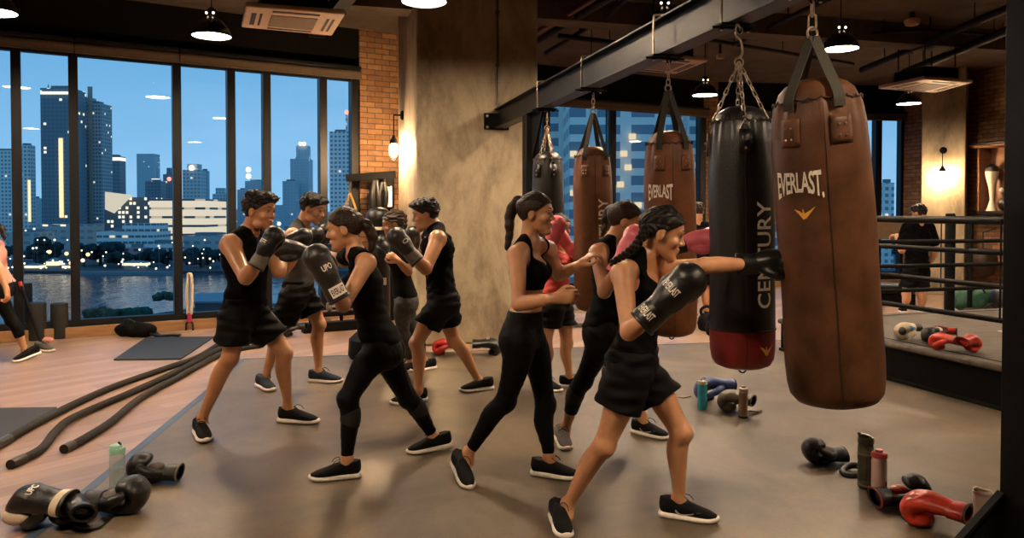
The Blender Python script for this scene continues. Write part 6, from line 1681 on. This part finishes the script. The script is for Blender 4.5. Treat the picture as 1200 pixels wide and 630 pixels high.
# low bench with weights below the window
a = F(395, 388); d = wdir
t = thing('weight_rack', 'low black weight rack standing under the window behind the ponytailed boxer', 'rack', a)
def wb(u0, u1, v0, v1, z0, z1): q = [a + d * u0 - wn_ * v0, a + d * u1 - wn_ * v0, a + d * u1 - wn_ * v1, a + d * u0 - wn_ * v1]; return prism([(p.x, p.y) for p in q], z0, z1)
obj('base_beam', wb(-.42, .42, 0, .14, .0, .12), M_steel, t, bevel=.01)
obj('top_rail', wb(-.4, .4, .02, .12, .19, .25), M_steel, t, bevel=.01)
for u in (-.3, 0.1, .3): obj('upright', wb(u - .02, u + .02, .12, .15, .1, .42 if u == .1 else .2), M_steel, t, bevel=.005)
obj('grey_plate', wb(-.3, -.08, -.004, .0, .135, .18), M_gl_grey, t)
for i, (u, lb) in enumerate(((-.02, 'grey dumbbell lying on the low weight rack'), (-.30, 'black dumbbell at the left end of the low weight rack'))):
    p = a + d * (u + .02) - wn_ * .07; p.z = .252; g = thing('dumbbell', lb, 'dumbbell', p.copy(), group='dumbbells on the low rack')
    M = Matrix.Translation(p + Vector((0, 0, .058))) @ rotm('Z', wyaw) @ rotm('Y', PI / 2)
    obj('handle_bar', xf(lathe([(.014, -.07), (.014, .07)], 12), M), M_chrome, g)
    for s in (-1, 1): obj('weight_head', xf(mv(lathe([(.045, -.03), (.058, -.022), (.058, .022), (.045, .03)], 12), (0, 0, s * .08)), M), M_gl_grey if i == 0 else M_gl_black, g)
p = a + d * .26 - wn_ * .06; p.z = .002; bt = thing('water_bottle', 'white bottle standing on the low weight rack', 'bottle', p + Vector((0, 0, .25)), group='water bottles')
obj('bottle_body', mv(lathe([(.032, .25), (.036, .255), (.036, .38), (.02, .42), (.018, .44)], 18), p), M_label, bt); obj('lid', mv(lathe([(.02, .44), (.02, .47), (.012, .475)], 14), p), M_gl_white, bt)
floor_glove('dark glove on the wood behind the knee of the man in grey', (360, 389), (335, 389), M_gl_black, h=.055, up=(0, .3, 1), side=1, group=FG, size=1.1)
# bench behind the coral woman and weights beyond the third bag
a = F(690, 383)
t = thing('weight_bench', 'padded black bench on the wood behind the coral topped woman', 'bench', a)
obj('seat_pad', mv(box(1.0, .34, .09, (0, .1, .40)), a), M_bag_bk, t, bevel=.03)
for s in (-1, 1): obj('leg', mv(tube([(s * .4, .1, .36), (s * .43, .1, .0)], 1, sq=(.03, .03)), a), M_steel, t)
obj('foot_bar', mv(box(1.0, .06, .05, (0, -.02, .03)), a), M_gl_grey, t, bevel=.01)
obj('rail', mv(box(.8, .06, .05, (0, .1, .2)), a), M_gl_white, t, bevel=.01)
for i, (px, py, r, lb) in enumerate(((828, 387, .12, 'black kettlebell on the floor left of the black hanging bag'), (837, 393, .11, 'smaller black kettlebell nearest the black hanging bag'))):
    p = F(px, py); t = thing('kettlebell', lb, 'kettlebell', p, group='kettlebells by the brick column')
    obj('weight_ball', mv(lathe([(r * .6, 0), (r * .85, r * .15), (r, r * .8), (r * .8, r * 1.5), (r * .35, r * 1.85)], 22), p), M_steel, t)
    obj('handle', tube(curve_pts([p + Vector((-r * .5, 0, r * 1.6)), p + Vector((-r * .6, 0, r * 2.2)), p + Vector((0, 0, r * 2.6)), p + Vector((r * .6, 0, r * 2.2)), p + Vector((r * .5, 0, r * 1.6))], 5), r * .17, 8), M_steel, t)
# treadmill in front of the far man
c = P(1032, 300, 13.2); c.z = 0
t = thing('treadmill', 'treadmill with a tilted console by the far right window', 'treadmill', c)
M_tm = mat('warm_grey_plastic', (0.30, 0.22, 0.15), 0.45, var=.15)
f_ = Vector((-.25, -.97, 0)); s_ = Vector((.97, -.25, 0))
def tmp_(u, v, z): return c + f_ * u + s_ * v + Vector((0, 0, z))
def tbox(u0, u1, v0, v1, z0, z1): return prism([(p.x, p.y) for p in (tmp_(u0, v0, 0), tmp_(u1, v0, 0), tmp_(u1, v1, 0), tmp_(u0, v1, 0))], z0, z1)
obj('deck', tbox(-.9, .75, -.38, .38, .0, .2), M_steel, t, bevel=.02)
obj('running_belt', tbox(-.88, .6, -.25, .25, .2, .21), M_gl_black, t)
for s in (-1, 1):
    obj('upright', tube([tmp_(.62, .36 * s, .15), tmp_(.45, .36 * s, 1.12)], 1, sq=(.05, .04)), M_tm, t)
    obj('handrail', tube(curve_pts([tmp_(.5, .36 * s, 1.0), tmp_(.2, .36 * s, .98), tmp_(-.15, .36 * s, .9)], 5), .024, 10), M_gl_black, t)
cv = [tmp_(.55, v, 1.42) for v in (-.44, .44)] + [tmp_(.2, v, 1.08) for v in (.44, -.44)]
obj('console', tube([tmp_(.38, -.44, 1.25), tmp_(.38, .44, 1.25)], 1, sq=(.2, .05), up=(f_.x * .6, f_.y * .6, .8)), M_tm, t, bevel=.02)
obj('console_screen', tube([tmp_(.34, -.2, 1.29), tmp_(.34, .2, 1.29)], 1, sq=(.11, .036), up=(f_.x * .6, f_.y * .6, .8)), M_gl_black, t)
obj('motor_cover', tbox(.45, .85, -.36, .36, .2, .36), M_gl_black, t, bevel=.05)
# shelf with trophies on the right brick wall
wp = P(1168, 250, 13.6)
k_ = (1160 - 600) / FPX; tt = (k_ * RW0.y - RW0.x) / (E2.x - k_ * E2.y); w0 = RW0 + E2 * tt
M_shelf = mat('reddish_shelf_wood', (0.16, 0.07, 0.035), 0.5, var=.3, scale=5, stretch=(1, 1, 6))
zT, zB = P(1165, 174, w0.y).z, P(1165, 247, w0.y).z
def shb(u0, u1, d0, d1, z0, z1):
    q = [w0 - E2 * u0 - E1 * d0, w0 - E2 * u1 - E1 * d0, w0 - E2 * u1 - E1 * d1, w0 - E2 * u0 - E1 * d1]; return prism([(p.x, p.y) for p in q], z0, z1)
t = thing('wall_shelf', 'wooden wall shelf on the right brick wall beside the near post', 'shelf', shb and (w0 - E2 * .5 - E1 * .15 + Vector((0, 0, zB))))
obj('side_panel', shb(0, .04, 0.02, .3, zB, zT), M_shelf, t, smooth=False); obj('side_panel', shb(1.4, 1.44, 0.02, .3, zB, zT), M_shelf, t, smooth=False)
obj('top_board', shb(-.06, 1.5, 0.02, .38, zT, zT + .05), M_shelf, t, bevel=.01); obj('cornice', shb(-.1, 1.54, 0.02, .42, zT + .05, zT + .09), M_gl_black, t, bevel=.01)
obj('bottom_board', shb(-.04, 1.48, 0.02, .34, zB - .05, zB), M_gl_black, t, smooth=False)
obj('back_panel', shb(0.02, 1.42, 0.005, .03, zB, zT), M_shelf, t, smooth=False)
p = w0 - E2 * .22 - E1 * .2
g = thing('trophy', 'pale vase shaped trophy on the wall shelf', 'trophy', p + Vector((0, 0, zB)))
obj('cup', mv(lathe([(.09, zB + .001), (.07, zB + .06), (.03, zB + .2), (.05, zB + .4), (.1, zB + .62), (.11, zB + .7)], 20), p), M_gl_white, g); obj('dark_lid', mv(lathe([(.11, zB + .7), (.1, zB + .78), (.02, zB + .84)], 20), p), M_gl_black, g)
p = w0 - E2 * .5 - E1 * .2
g = thing('hanging_gloves', 'black gloves with white marks piled on the wall shelf', 'gloves', p + Vector((0, 0, zB)), group='gloves on the wall shelf')
blob('glove_pair', [ell(p + Vector((0, 0, zB + .12)), (.12, .13, .12), None, .04), ell(p + Vector((.03, -.05, zB + .34)), (.1, .12, .13), None, .04)], .012, M_gl_black, g); obj('white_mark', mv(ball(.04, n=12, m=8, sc=(1, .6, 1.2)), p + Vector((-.11, -.06, zB + .36))), M_label, g)
# brown bag on the wall, green bag and ball on the floor beyond the ring
k_ = (1168 - 600) / FPX; tt = (k_ * RW0.y - RW0.x) / (E2.x - k_ * E2.y); p = RW0 + E2 * tt - E1 * .3; p.z = P(1168, 308, p.y).z
t = thing('teardrop_bag', 'dark brown round bag hanging on the right brick wall beyond the ropes', 'punching bag', p)
obj('bag_body', mv(lathe([(.03, -.28), (.17, -.2), (.24, -.05), (.24, .1), (.16, .22), (.05, .27)], 26), p), mat('dark_brown_leather', (.028, .014, .009), .5, var=.3, spec=.3), t)
obj('hanging_cord', tube([p + Vector((0, 0, .25)), p + Vector((0, 0, .55)), p + E1 * .28 + Vector((0, 0, .62))], .012, 8), M_strap, t)
p = P(1141, 352, 11.8); p.z = 0
t = thing('duffel_bag', 'green duffel bag lying beyond the ring under the brick wall', 'bag', p)
M_green = mat('green_canvas', (.025, .10, .06), .7, var=.3, scale=20, bump=.2)
blob('bag_body', [cone(p + Vector((-.2, 0, .16)), p + Vector((.25, 0, .16)), .15, .16, .02), ell(p + Vector((0, 0, .28)), (.2, .1, .05), None, .04)], .014, M_green, t, disp=wrinkle(.01, 20, 2))
obj('handle', tube(curve_pts([p + Vector((-.12, -.1, .28)), p + Vector((0, -.14, .4)), p + Vector((.12, -.1, .28))], 5), .014, 8), M_gl_black, t)
obj('end_pocket', mv(ball(.12, n=16, m=10, sc=(.35, .9, .9)), p + Vector((-.33, 0, .16))), M_green, t)
p = P(1177, 350, 11.4); p.z = 0
t = thing('medicine_ball', 'black medicine ball with a white panel beside the green duffel bag', 'ball', p)
obj('ball_skin', mv(ball(.21, (0, 0, .21), 24, 16), p), M_gl_black, t)
obj('white_panel', mv(ball(.2, (0, 0, 0), 16, 10, sc=(.4, .15, .45)), p + Vector((-.04, -.19, .27))), M_label, t)
p = P(1156, 362, 10.6); p.z = 0
t = thing('duffel_bag', 'low dark bag lying in front of the green duffel bag', 'bag', p)
blob('bag_body', [cone(p + Vector((-.25, 0, .1)), p + Vector((.25, 0, .1)), .1, .1, .02)], .014, M_skirt, t, disp=wrinkle(.01, 20, 5)); obj('handle', tube(curve_pts([p + Vector((-.12, -.08, .16)), p + Vector((0, -.1, .26)), p + Vector((.12, -.08, .16))], 5), .012, 8), M_gl_black, t)
# ================================================================== the river and the city at dusk outside
WZ = -30.0
M_water = None
def water_mat():
    N = NT('river_water'); p = N.n('BsdfPrincipled', Roughness=.14); p.inputs['Base Color'].default_value = (.03, .075, .11, 1); p.inputs['Specular IOR Level'].default_value = .5; N.l(p.outputs[0], N.out.inputs[0])
    tc = N.n('TexCoord'); mp = N.n('Mapping'); mp.inputs['Scale'].default_value = (1, .5, 1); N.l(tc.outputs['Object'], mp.inputs['Vector'])
    n1 = N.n('TexNoise', Scale=.09, Detail=5.0, Roughness=.6); N.l(mp.outputs[0], n1.inputs['Vector']); b = N.n('Bump', Strength=.55, Distance=2.0); N.l(n1.outputs['Fac'], b.inputs['Height']); N.l(b.outputs[0], p.inputs['Normal']); return N.m
o = struct('ground_river', box(3000, 600, .2, (-200, 130, WZ - .1)), water_mat(), smooth=False)
o = struct('ground_far_bank', box(4000, 3000, 2.0, (-200, 1905, WZ + .2)), mat('dark_far_bank', (.03, .045, .06), .9, var=.3, scale=.02), smooth=False)
def C(px, py, D): return P(px, py, D)
def tower(label, x0, x1, ytop, D, m, dep=None, ybase=322, parts=(), name='tower_block', group='towers beyond the river', roof=True, rot=0.0):
    a, b = C(x0, ytop, D), C(x1, ytop, D); w = b.x - a.x; H = a.z - WZ; dep = dep or w * .8; cx = (a.x + b.x) / 2
    t = thing(name, label, 'building', (cx, D + dep / 2, WZ), group=group)
    o = obj('tower_shaft', box(w, dep, H, (0, 0, H / 2)), m, t, world=False, smooth=False)
    if roof: obj('roof_plant', box(w * .55, dep * .5, max(2, H * .02), (0, 0, H + max(1, H * .01))), M_roof, t, world=False, smooth=False)
    for kind, *v in parts:
        if kind == 'crown': obj('lit_crown', box(w * v[0], dep * v[0], v[1], (0, 0, H + v[1] / 2 - v[2])), v[3], t, world=False, smooth=False)
        if kind == 'spire': obj('spire', lathe([(v[0], 0), (v[0] * .6, v[1] * .6), (.2, v[1])], 8) if False else (np.asarray(lathe([(v[0], H), (v[0] * .6, H + v[1] * .6), (.2, H + v[1])], 8)[0]) + np.array([v[2] * w, 0, 0]), lathe([(1, 0), (1, 1), (1, 2)], 8)[1]), M_roof, t, world=False)
        if kind == 'lamp': obj('roof_beacon', ball(v[0], (v[1] * w, -dep / 2, H + v[2]), 10, 8), v[3], t, world=False)
        if kind == 'strip': obj('lit_strip', box(v[1], 1.0, v[3] - v[2], (v[0] * w, -dep / 2 - .4, (v[2] + v[3]) / 2)), v[4], t, world=False, smooth=False)
        if kind == 'podium': obj('podium', box(v[0] * w, dep * 1.3, v[1], (v[2] * w, -dep * .1, v[1] / 2)), v[3], t, world=False, smooth=False)
        if kind == 'setback': obj('upper_block', box(v[0] * w, dep * .7, v[1], (v[2] * w, 0, H + v[1] / 2)), m, t, world=False, smooth=False)
    return t
WARM = (1.0, .72, .42)
M_roof = mat('dusk_roof', (.2, .22, .24), .8)
fm_blue = facade_mat('facade_blue_tower', (.19, .24, .28), (.10, .15, .19), 3.4, 3.4, .7, .6, .04, (1, .85, .6), 1.3)
fm_rib = facade_mat('facade_ribbed_tower', (.40, .43, .45), (.11, .15, .19), 2.6, 3.2, .6, .5, .045, (1, .85, .65), 1.1)
fm_white = facade_mat('facade_white_tower', (.85, .83, .80), (.20, .25, .30), 3.4, 3.6, .55, .5, .04, (1, .85, .65), 1.0)
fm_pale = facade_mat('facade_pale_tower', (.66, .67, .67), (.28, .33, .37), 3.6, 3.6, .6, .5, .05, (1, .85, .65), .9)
fm_haze = facade_mat('facade_painted_haze', (.50, .58, .62), (.40, .49, .55), 3.6, 3.6, .6, .55, .02, (1, .85, .65), .8)  # distance haze is mixed into the wall and window colours
fm_dark = facade_mat('facade_dark_tower', (.24, .28, .31), (.13, .18, .22), 4.0, 3.8, .7, .55, .08, (1, .8, .55), 1.2)
fm_mall = facade_mat('facade_lit_mall', (.6, .54, .46), (.10, .11, .12), 8, 6.4, 1.0, .26, .3, WARM, .6, band=True, glow=.85)
fm_glass = facade_mat('facade_glass_mall', (.10, .14, .18), (.07, .12, .17), 2.8, 3.4, .7, .6, .26, (1, .86, .62), 1.3)
fm_low = facade_mat('facade_low_white', (.80, .78, .75), (.13, .17, .20), 4.0, 3.8, .85, .4, .06, (1, .8, .5), .9)
fm_pink = facade_mat('facade_low_pink', (.62, .34, .34), (.08, .09, .12), 6.0, 3.6, .5, .45, .15, (1, .75, .5), 1.6)
fm_beige = facade_mat('facade_podium', (.46, .45, .43), (.24, .26, .28), 7.0, 5.0, .6, .4, .08, (1, .8, .5), 1.4)
E_white = emitter('crown_light', (1, .9, .74), 1.5); E_warm = emitter('warm_strip_light', (1, .72, .36), 1.5); E_red = emitter('red_beacon', (1, .22, .15), 3.0); E_lamp = emitter('street_light', (1, .85, .62), 3.0); E_orange = emitter('orange_street_light', (1, .6, .28), 2.4)
t = tower('tall dark blue glass tower beyond the river with a gold light strip', 47, 84, 103, 650, fm_blue, parts=(('spire', .8, 5, -.48), ('strip', .14, 3.2, 28, 95, E_warm)))
obj('crown_lights', box(t.children[0].dimensions.x * .94 if False else 25, .8, 2.2, (0, -11.5, (C(0, 109, 650).z - WZ))), E_white, t, world=False, smooth=False)
tower('tall ribbed tower with a pale fin right beside the dark blue tower', 90, 119, 121, 680, fm_rib, parts=(('strip', .05, 3.8, 20, (C(0, 97, 660).z - WZ), mat('pale_tower_fin', (.34, .30, .26), .7)), ('setback', .45, 6, -.3)))
tower('wide grey podium block under the two tallest towers', 44, 122, 263, 600, fm_beige, dep=30, roof=False, name='podium_block')
tower('white residential tower at the left edge of the window', -12, 18, 176, 720, fm_white)
tower('white tower with a lit side next to the first mullion', 22, 35, 170, 700, fm_white, parts=(('strip', .42, 2.0, 24, 62, E_warm),))  # glowing strip stands in for the softly lit side
tower('small hazy block between the white and dark blue towers', 36, 45, 232, 900, fm_haze)
tower('dark tower with a bright crown right of the tallest pair', 122, 140, 183, 800, fm_dark, parts=(('crown', 1.01, 3.5, 4.5, E_white),))
tower('stubby dark tower left of the lit striped building', 170, 188, 212, 900, fm_dark, parts=(('crown', .4, 3, 0, E_white), ('spire', .8, 14, .1)))
tower('narrow dark tower with a red beacon left of a mullion', 191, 203, 204, 950, fm_dark, parts=(('lamp', 2.6, .1, -6, E_red), ('setback', .4, 8, 0)))
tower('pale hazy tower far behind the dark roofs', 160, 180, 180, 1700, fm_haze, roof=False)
tower('long building with bright illuminated bands above the far bank', 175, 240, 233, 560, fm_mall, dep=50, roof=False, name='lit_mall')
tower('dark glass building full of lit windows beside the illuminated bands', 122, 176, 231, 575, fm_glass, dep=50, roof=False, name='glass_mall')
a = C(140, 240, 568)
solo('sloping_roof', (np.array([tuple(C(x, y, 565 + dd)) for dd in (0, 26) for x, y in ((123, 224.5), (156, 228.5), (134, 250), (123, 245))]), [(0, 3, 2, 1), (4, 5, 6, 7), (0, 1, 5, 4), (1, 2, 6, 5), (2, 3, 7, 6), (3, 0, 4, 7)]), mat('painted_glow_roof', (.5, .4, .3), .6, emit=(1, .75, .48), estr=.75), 'sloping canopy with a painted warm glow on top of the dark glass building', 'canopy', smooth=False)  # warm light on the roof is put in as emission
tower('pale tower with a beacon behind the right end of the lit bands', 214, 235, 199, 760, fm_pale, parts=(('lamp', 2.6, 0, 2, E_lamp), ('setback', .6, 6, 0)))
tower('blue slab tower touching the pale beacon tower', 235, 243, 200, 785, fm_haze)
tower('rounded pale tower behind the left boxing man', 249, 264, 227, 900, fm_pale, parts=(('setback', .6, 7, 0),))
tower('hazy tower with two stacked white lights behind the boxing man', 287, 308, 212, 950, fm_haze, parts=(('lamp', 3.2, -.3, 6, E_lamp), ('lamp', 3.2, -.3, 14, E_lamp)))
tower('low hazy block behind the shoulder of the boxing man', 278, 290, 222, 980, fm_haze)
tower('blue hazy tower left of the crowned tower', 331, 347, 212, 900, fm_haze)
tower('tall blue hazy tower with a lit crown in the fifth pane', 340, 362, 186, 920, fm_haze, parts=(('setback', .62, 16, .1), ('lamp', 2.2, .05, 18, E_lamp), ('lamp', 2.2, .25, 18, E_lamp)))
tower('white residential tower with dark windows next to the brick strip', 386, 410, 154, 640, fm_white, parts=(('spire', 1.2, 26, .42), ('setback', .35, 14, .45), ('lamp', 1.8, .35, 16, E_red)))
tower('low white office with horizontal windows above the far bank', 113, 180, 271, 480, fm_low, dep=24, parts=(('setback', .6, 5, .2),), name='low_office')
tower('pink low building on the far bank', 145, 168, 290, 472, fm_pink, dep=15, name='low_house')
tower('pale low building right of the pink one', 166, 204, 285, 478, fm_low, dep=15, name='low_house')
tower('grey low building at the far bank behind the white rope', 214, 262, 276, 500, fm_beige, dep=20, name='low_house')
tower('grey shed at the far bank near the first pane', 8, 44, 272, 500, fm_beige, dep=20, name='low_house')
tower('dark low rise behind the arms of the boxers', 318, 375, 268, 600, fm_dark, dep=20, name='low_house')
tower('pale low rise seen between the grey topped man and the ponytailed boxer', 372, 420, 275, 560, fm_pale, dep=20, name='low_house')
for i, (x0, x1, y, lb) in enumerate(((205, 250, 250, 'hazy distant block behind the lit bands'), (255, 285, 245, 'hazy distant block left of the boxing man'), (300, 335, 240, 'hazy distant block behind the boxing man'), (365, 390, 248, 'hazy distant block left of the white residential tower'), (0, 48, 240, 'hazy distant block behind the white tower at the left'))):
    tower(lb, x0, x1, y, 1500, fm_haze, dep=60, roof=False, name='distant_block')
# trees on the far bank and bushes on the near bank
M_leaf = mat('dark_dusk_foliage', (.022, .045, .05), .95, var=.6, scale=.35, bump=.8, bscale=1.2, spec=.1)
M_leaf2 = mat('near_bank_foliage', (.035, .075, .055), .95, var=.6, scale=.8, bump=.8, bscale=3, spec=.1)
M_trunk = mat('tree_trunk', (.02, .018, .016), .9)
def treeclump(label, px, py, D, w, h, m, seed, zb=WZ, group='trees on the far bank'):
    b = C(px, py, D); rg = random.Random(seed); s = D / FPX; W, Hh = w * s, h * s
    t = thing('tree', label, 'tree', (b.x, D, zb), group=group)
    bm = bmesh.new()
    for k in range(14):
        u = rg.uniform(-.5, .5); r = W * rg.uniform(.13, .22); zc = zb + Hh * (.55 + rg.uniform(-.25, .3) * (1 - abs(u) * 1.2))
        mm = bmesh.ops.create_icosphere(bm, subdivisions=3, radius=r)['verts']
        for v in mm:
            n = v.co.normalized(); q = 1 + .16 * math.sin(n.x * 9 + k) * math.sin(n.y * 8 + 2 * k) * math.sin(n.z * 10) + .12 * math.sin(n.x * 23 + n.z * 19 + k) + rg.uniform(-.05, .05)
            v.co = v.co * q; v.co.z *= .8; v.co += Vector((b.x + u * W * .8, D + rg.uniform(-.1, .1) * W * 0 + r * math.sin(k), zc))
    me = bpy.data.meshes.new('foliage'); bm.transform(Matrix.Translation(-t.location)); bm.to_mesh(me); bm.free()
    me.polygons.foreach_set('use_smooth', [True] * len(me.polygons)); me.materials.append(m); link(bpy.data.objects.new('foliage', me), t)
    obj('trunk', mv(lathe([(W * .05, zb), (W * .035, zb + Hh * .5)], 8), (b.x, D, 0)), M_trunk, t)
for i, (px, w, h, D, lb) in enumerate(((52, 46, 42, 425, 'large dark tree mass left of the second mullion on the far bank'), (98, 30, 36, 425, 'dark tree just right of the second mullion on the far bank'), (118, 44, 34, 420, 'broad dark tree in front of the low white office'),
        (140, 30, 26, 415, 'dark tree left of the pink low building'), (176, 34, 24, 418, 'dark tree right of the pink low building'), (196, 26, 22, 420, 'dark tree left of the third mullion at the shore'), (236, 40, 28, 420, 'dark tree right of the white rope on the far bank'),
        (270, 36, 26, 422, 'dark far tree behind the elbow of the boxing man'), (8, 26, 32, 425, 'dark far tree beside the runner'), (335, 50, 28, 425, 'dark far tree behind the gloves of the boxers'), (395, 50, 30, 425, 'dark far tree behind the ponytailed boxer'))):
    treeclump(lb, px, 318, 430 + (i % 3) * 10, w, h, M_leaf, 40 + i)
nb = struct('ground_near_bank', prism([tuple(C(x, y, D))[:2] for x, y, D in ((92, 372, 225), (180, 366, 235), (262, 352, 262), (440, 352, 262), (440, 420, 140), (92, 420, 140))], WZ, WZ + .8), mat('near_bank_soil', (.02, .03, .03), .9, var=.4, scale=.1), smooth=False)
for i, (px, py, w, h, lb) in enumerate(((118, 366, 36, 14, 'bushes on the near bank in the widest pane'), (150, 371, 44, 16, 'leafy bush just right of the first near bank bushes'), (195, 352, 26, 8, 'low reeds by the near bank pier'), (250, 372, 40, 9, 'dark bushes in front of the low shed roof'), (112, 372, 30, 12, 'dark bush at the left end of the near bank'))):
    treeclump(lb, px, py, (208, 215, 228, 188, 199)[i], w, h, M_leaf2, 70 + i, zb=C(px, py + 6, 215).z, group='bushes on the near bank')
# low shed roof on the near bank
sh_ = [C(x, y, D) for x, y, D in ((229, 346, 225), (300, 345, 232), (300, 353, 205), (226, 354, 205))]
t = thing('riverside_shed', 'low riverside shed with a pale roof behind the boxing man', 'building', (sh_[0].x, 215, WZ))
zr = C(250, 350, 215).z
obj('roof', prism([(p.x, p.y) for p in sh_], zr, zr + .5), mat('pale_shed_roof', (.16, .22, .28), .7, var=.1, scale=.3), t, smooth=False)
obj('walls', prism([((p.x - sh_[0].x) * .97 + sh_[0].x + .5, (p.y - 215) * .95 + 215) for p in sh_], WZ, zr), mat('shed_wall', (.06, .075, .09), .8), t, smooth=False)
# lights along the far bank; the higher ones stand for building lights
lampx = [(44, 281), (52, 281), (64, 281), (79, 281), (58, 295, 1), (78, 297, 1), (83, 308, 1), (97, 305, 1), (103, 298, 1), (62, 305), (70, 306), (75, 309), (123, 311), (148, 309), (155, 310), (160, 309), (172, 311), (186, 288), (206, 302), (222, 308), (232, 303), (238, 302), (246, 303), (202, 284), (28, 300), (12, 303), (30, 270), (40, 268), (226, 288), (240, 281), (180, 307), (258, 298), (268, 300), (330, 296), (352, 300), (327, 262, 2), (366, 283), (372, 300), (395, 285), (405, 296)]
_rg = random.Random(5)
lampx += [(_rg.uniform(0, 265), _rg.uniform(289, 315)) for _ in range(55)] + [(_rg.uniform(318, 420), _rg.uniform(285, 312)) for _ in range(14)]
for i, q in enumerate(lampx):
    px, py = q[0], q[1]; D = 399.2 + (i % 12) * .9; p = C(px, py, D)
    t = thing('city_light', 'small city light among those along the far river bank', 'street lamp', (p.x, D, WZ), group='city lights on the far bank')
    k = len(q) > 2
    obj('lamp_head', mv(ball((.32 + .25 * ((i * 7) % 5) / 5) if not k else 1.0, n=10, m=8), p), E_orange if k and q[2] == 1 else E_lamp, t)
    obj('lamp_post', tube([Vector((p.x, D, WZ + 1)), p], .05, 6), M_roof, t)
# lit pavilions at the shore
for x0, x1, y0, y1, lb in ((54, 66, 303, 311, 'small lit pavilion with a pointed roof at the shore'), (60, 82, 309, 314, 'long lit ferry pier at the shore'), (143, 170, 306, 311, 'lit floating restaurant at the shore'), (28, 46, 309, 314, 'lit shore stalls left of the pavilion')):
    D = 411 + 9 * (x0 == 60); a, b = C(x0, y1, D), C(x1, y0, D); w, h = b.x - a.x, b.z - a.z
    t = thing('shore_pavilion', lb, 'pavilion', ((a.x + b.x) / 2, D + 3, WZ))
    z0 = a.z - WZ
    obj('lit_hall', box(w, 6, h * .6, (0, 0, z0 + h * .3)), emitter('hall_light', (1, .78, .48), 1.7), t, world=False, smooth=False)
    obj('roof', (np.array([(-w * .55, -4, z0 + h * .6), (w * .55, -4, z0 + h * .6), (w * .55, 4, z0 + h * .6), (-w * .55, 4, z0 + h * .6), (-w * .2, 0, z0 + h * 1.1), (w * .2, 0, z0 + h * 1.1)]), [(0, 1, 5, 4), (1, 2, 5), (2, 3, 4, 5), (3, 0, 4), (0, 3, 2, 1)]), M_roof, t, world=False, smooth=False)
    obj('piles', box(w * .9, 5, z0, (0, 0, z0 / 2)), M_roof, t, world=False, smooth=False)
solo('moored_barge', prism([tuple(C(x, 317, D))[:2] for x, D in ((92, 394), (204, 394), (206, 397.5), (90, 397.5))], WZ, WZ + 1.6), M_roof, 'long dark mooring pontoon along the far bank', 'pontoon', smooth=False)
# residential block across the street, seen through the right-hand windows
fm_res = facade_mat('facade_apartments', (.88, .84, .76), (.16, .24, .30), 6.7, 3.3, .68, .56, .015, (1, .78, .5), .9)
D = 150.0
def res(label, x0, x1, ytop, D, m, seed, nb_=0):
    t = tower(label, x0, x1, ytop, D, m, dep=20, group='apartment blocks across the street', name='apartment_block')
    w = C(x1, 0, D).x - C(x0, 0, D).x; rg = random.Random(seed); H = C(0, ytop, D).z - WZ
    k = 0; z = 1.65
    for f in range(int(H / 3.3)):
        z = 3.3 * f
        if z + WZ < -12 or z + WZ > 30: continue
        for u in ():
            bw = w / nb_ * .62
            bl = obj('balcony', join(box(bw, 1.3, .22, (u * w, -10.65, z + .2)), box(bw, .08, .95, (u * w, -11.25, z + .75))), M_balc, t, world=False, smooth=False)
    for x, y in lit_px.get(label, ()):
        p = C(x, y, D - 1.0); obj('lit_room', mv(box(1.3, .6, 1.1), p), emitter('room_light', (1, .76, .46), 1.0), t, smooth=False)
M_balc = mat('pale_balcony', (.46, .55, .62), .7)
lit_px = {'white apartment block with rows of wide windows behind the tan brown bag': [(672, 180), (741, 160), (731, 180), (736, 196), (727, 216), (672, 226), (748, 240)], 'second apartment block behind the black hanging bag': [(914, 180), (917, 250)]}
res('white apartment block with rows of wide windows behind the tan brown bag', 668, 800, 40, D, fm_res, 1, 3)
res('bluish apartment block at the left of the right-hand window', 588, 664, 20, 176, fm_haze if False else fm_res, 2, 2)
res('second apartment block behind the black hanging bag', 806, 934, 60, 182, fm_res, 3, 3)
tower('small pale tower low in the far right window', 1035, 1048, 214, 420, fm_white, name='tower_block')
tower('low wide block at the bottom of the far right window', 990, 1030, 246, 380, fm_pale, name='low_house')
treeclump('dark tree behind the small pale tower in the far right window', 1052, 262, 300, 30, 62, M_leaf, 99, zb=-22, group='trees on the far bank')
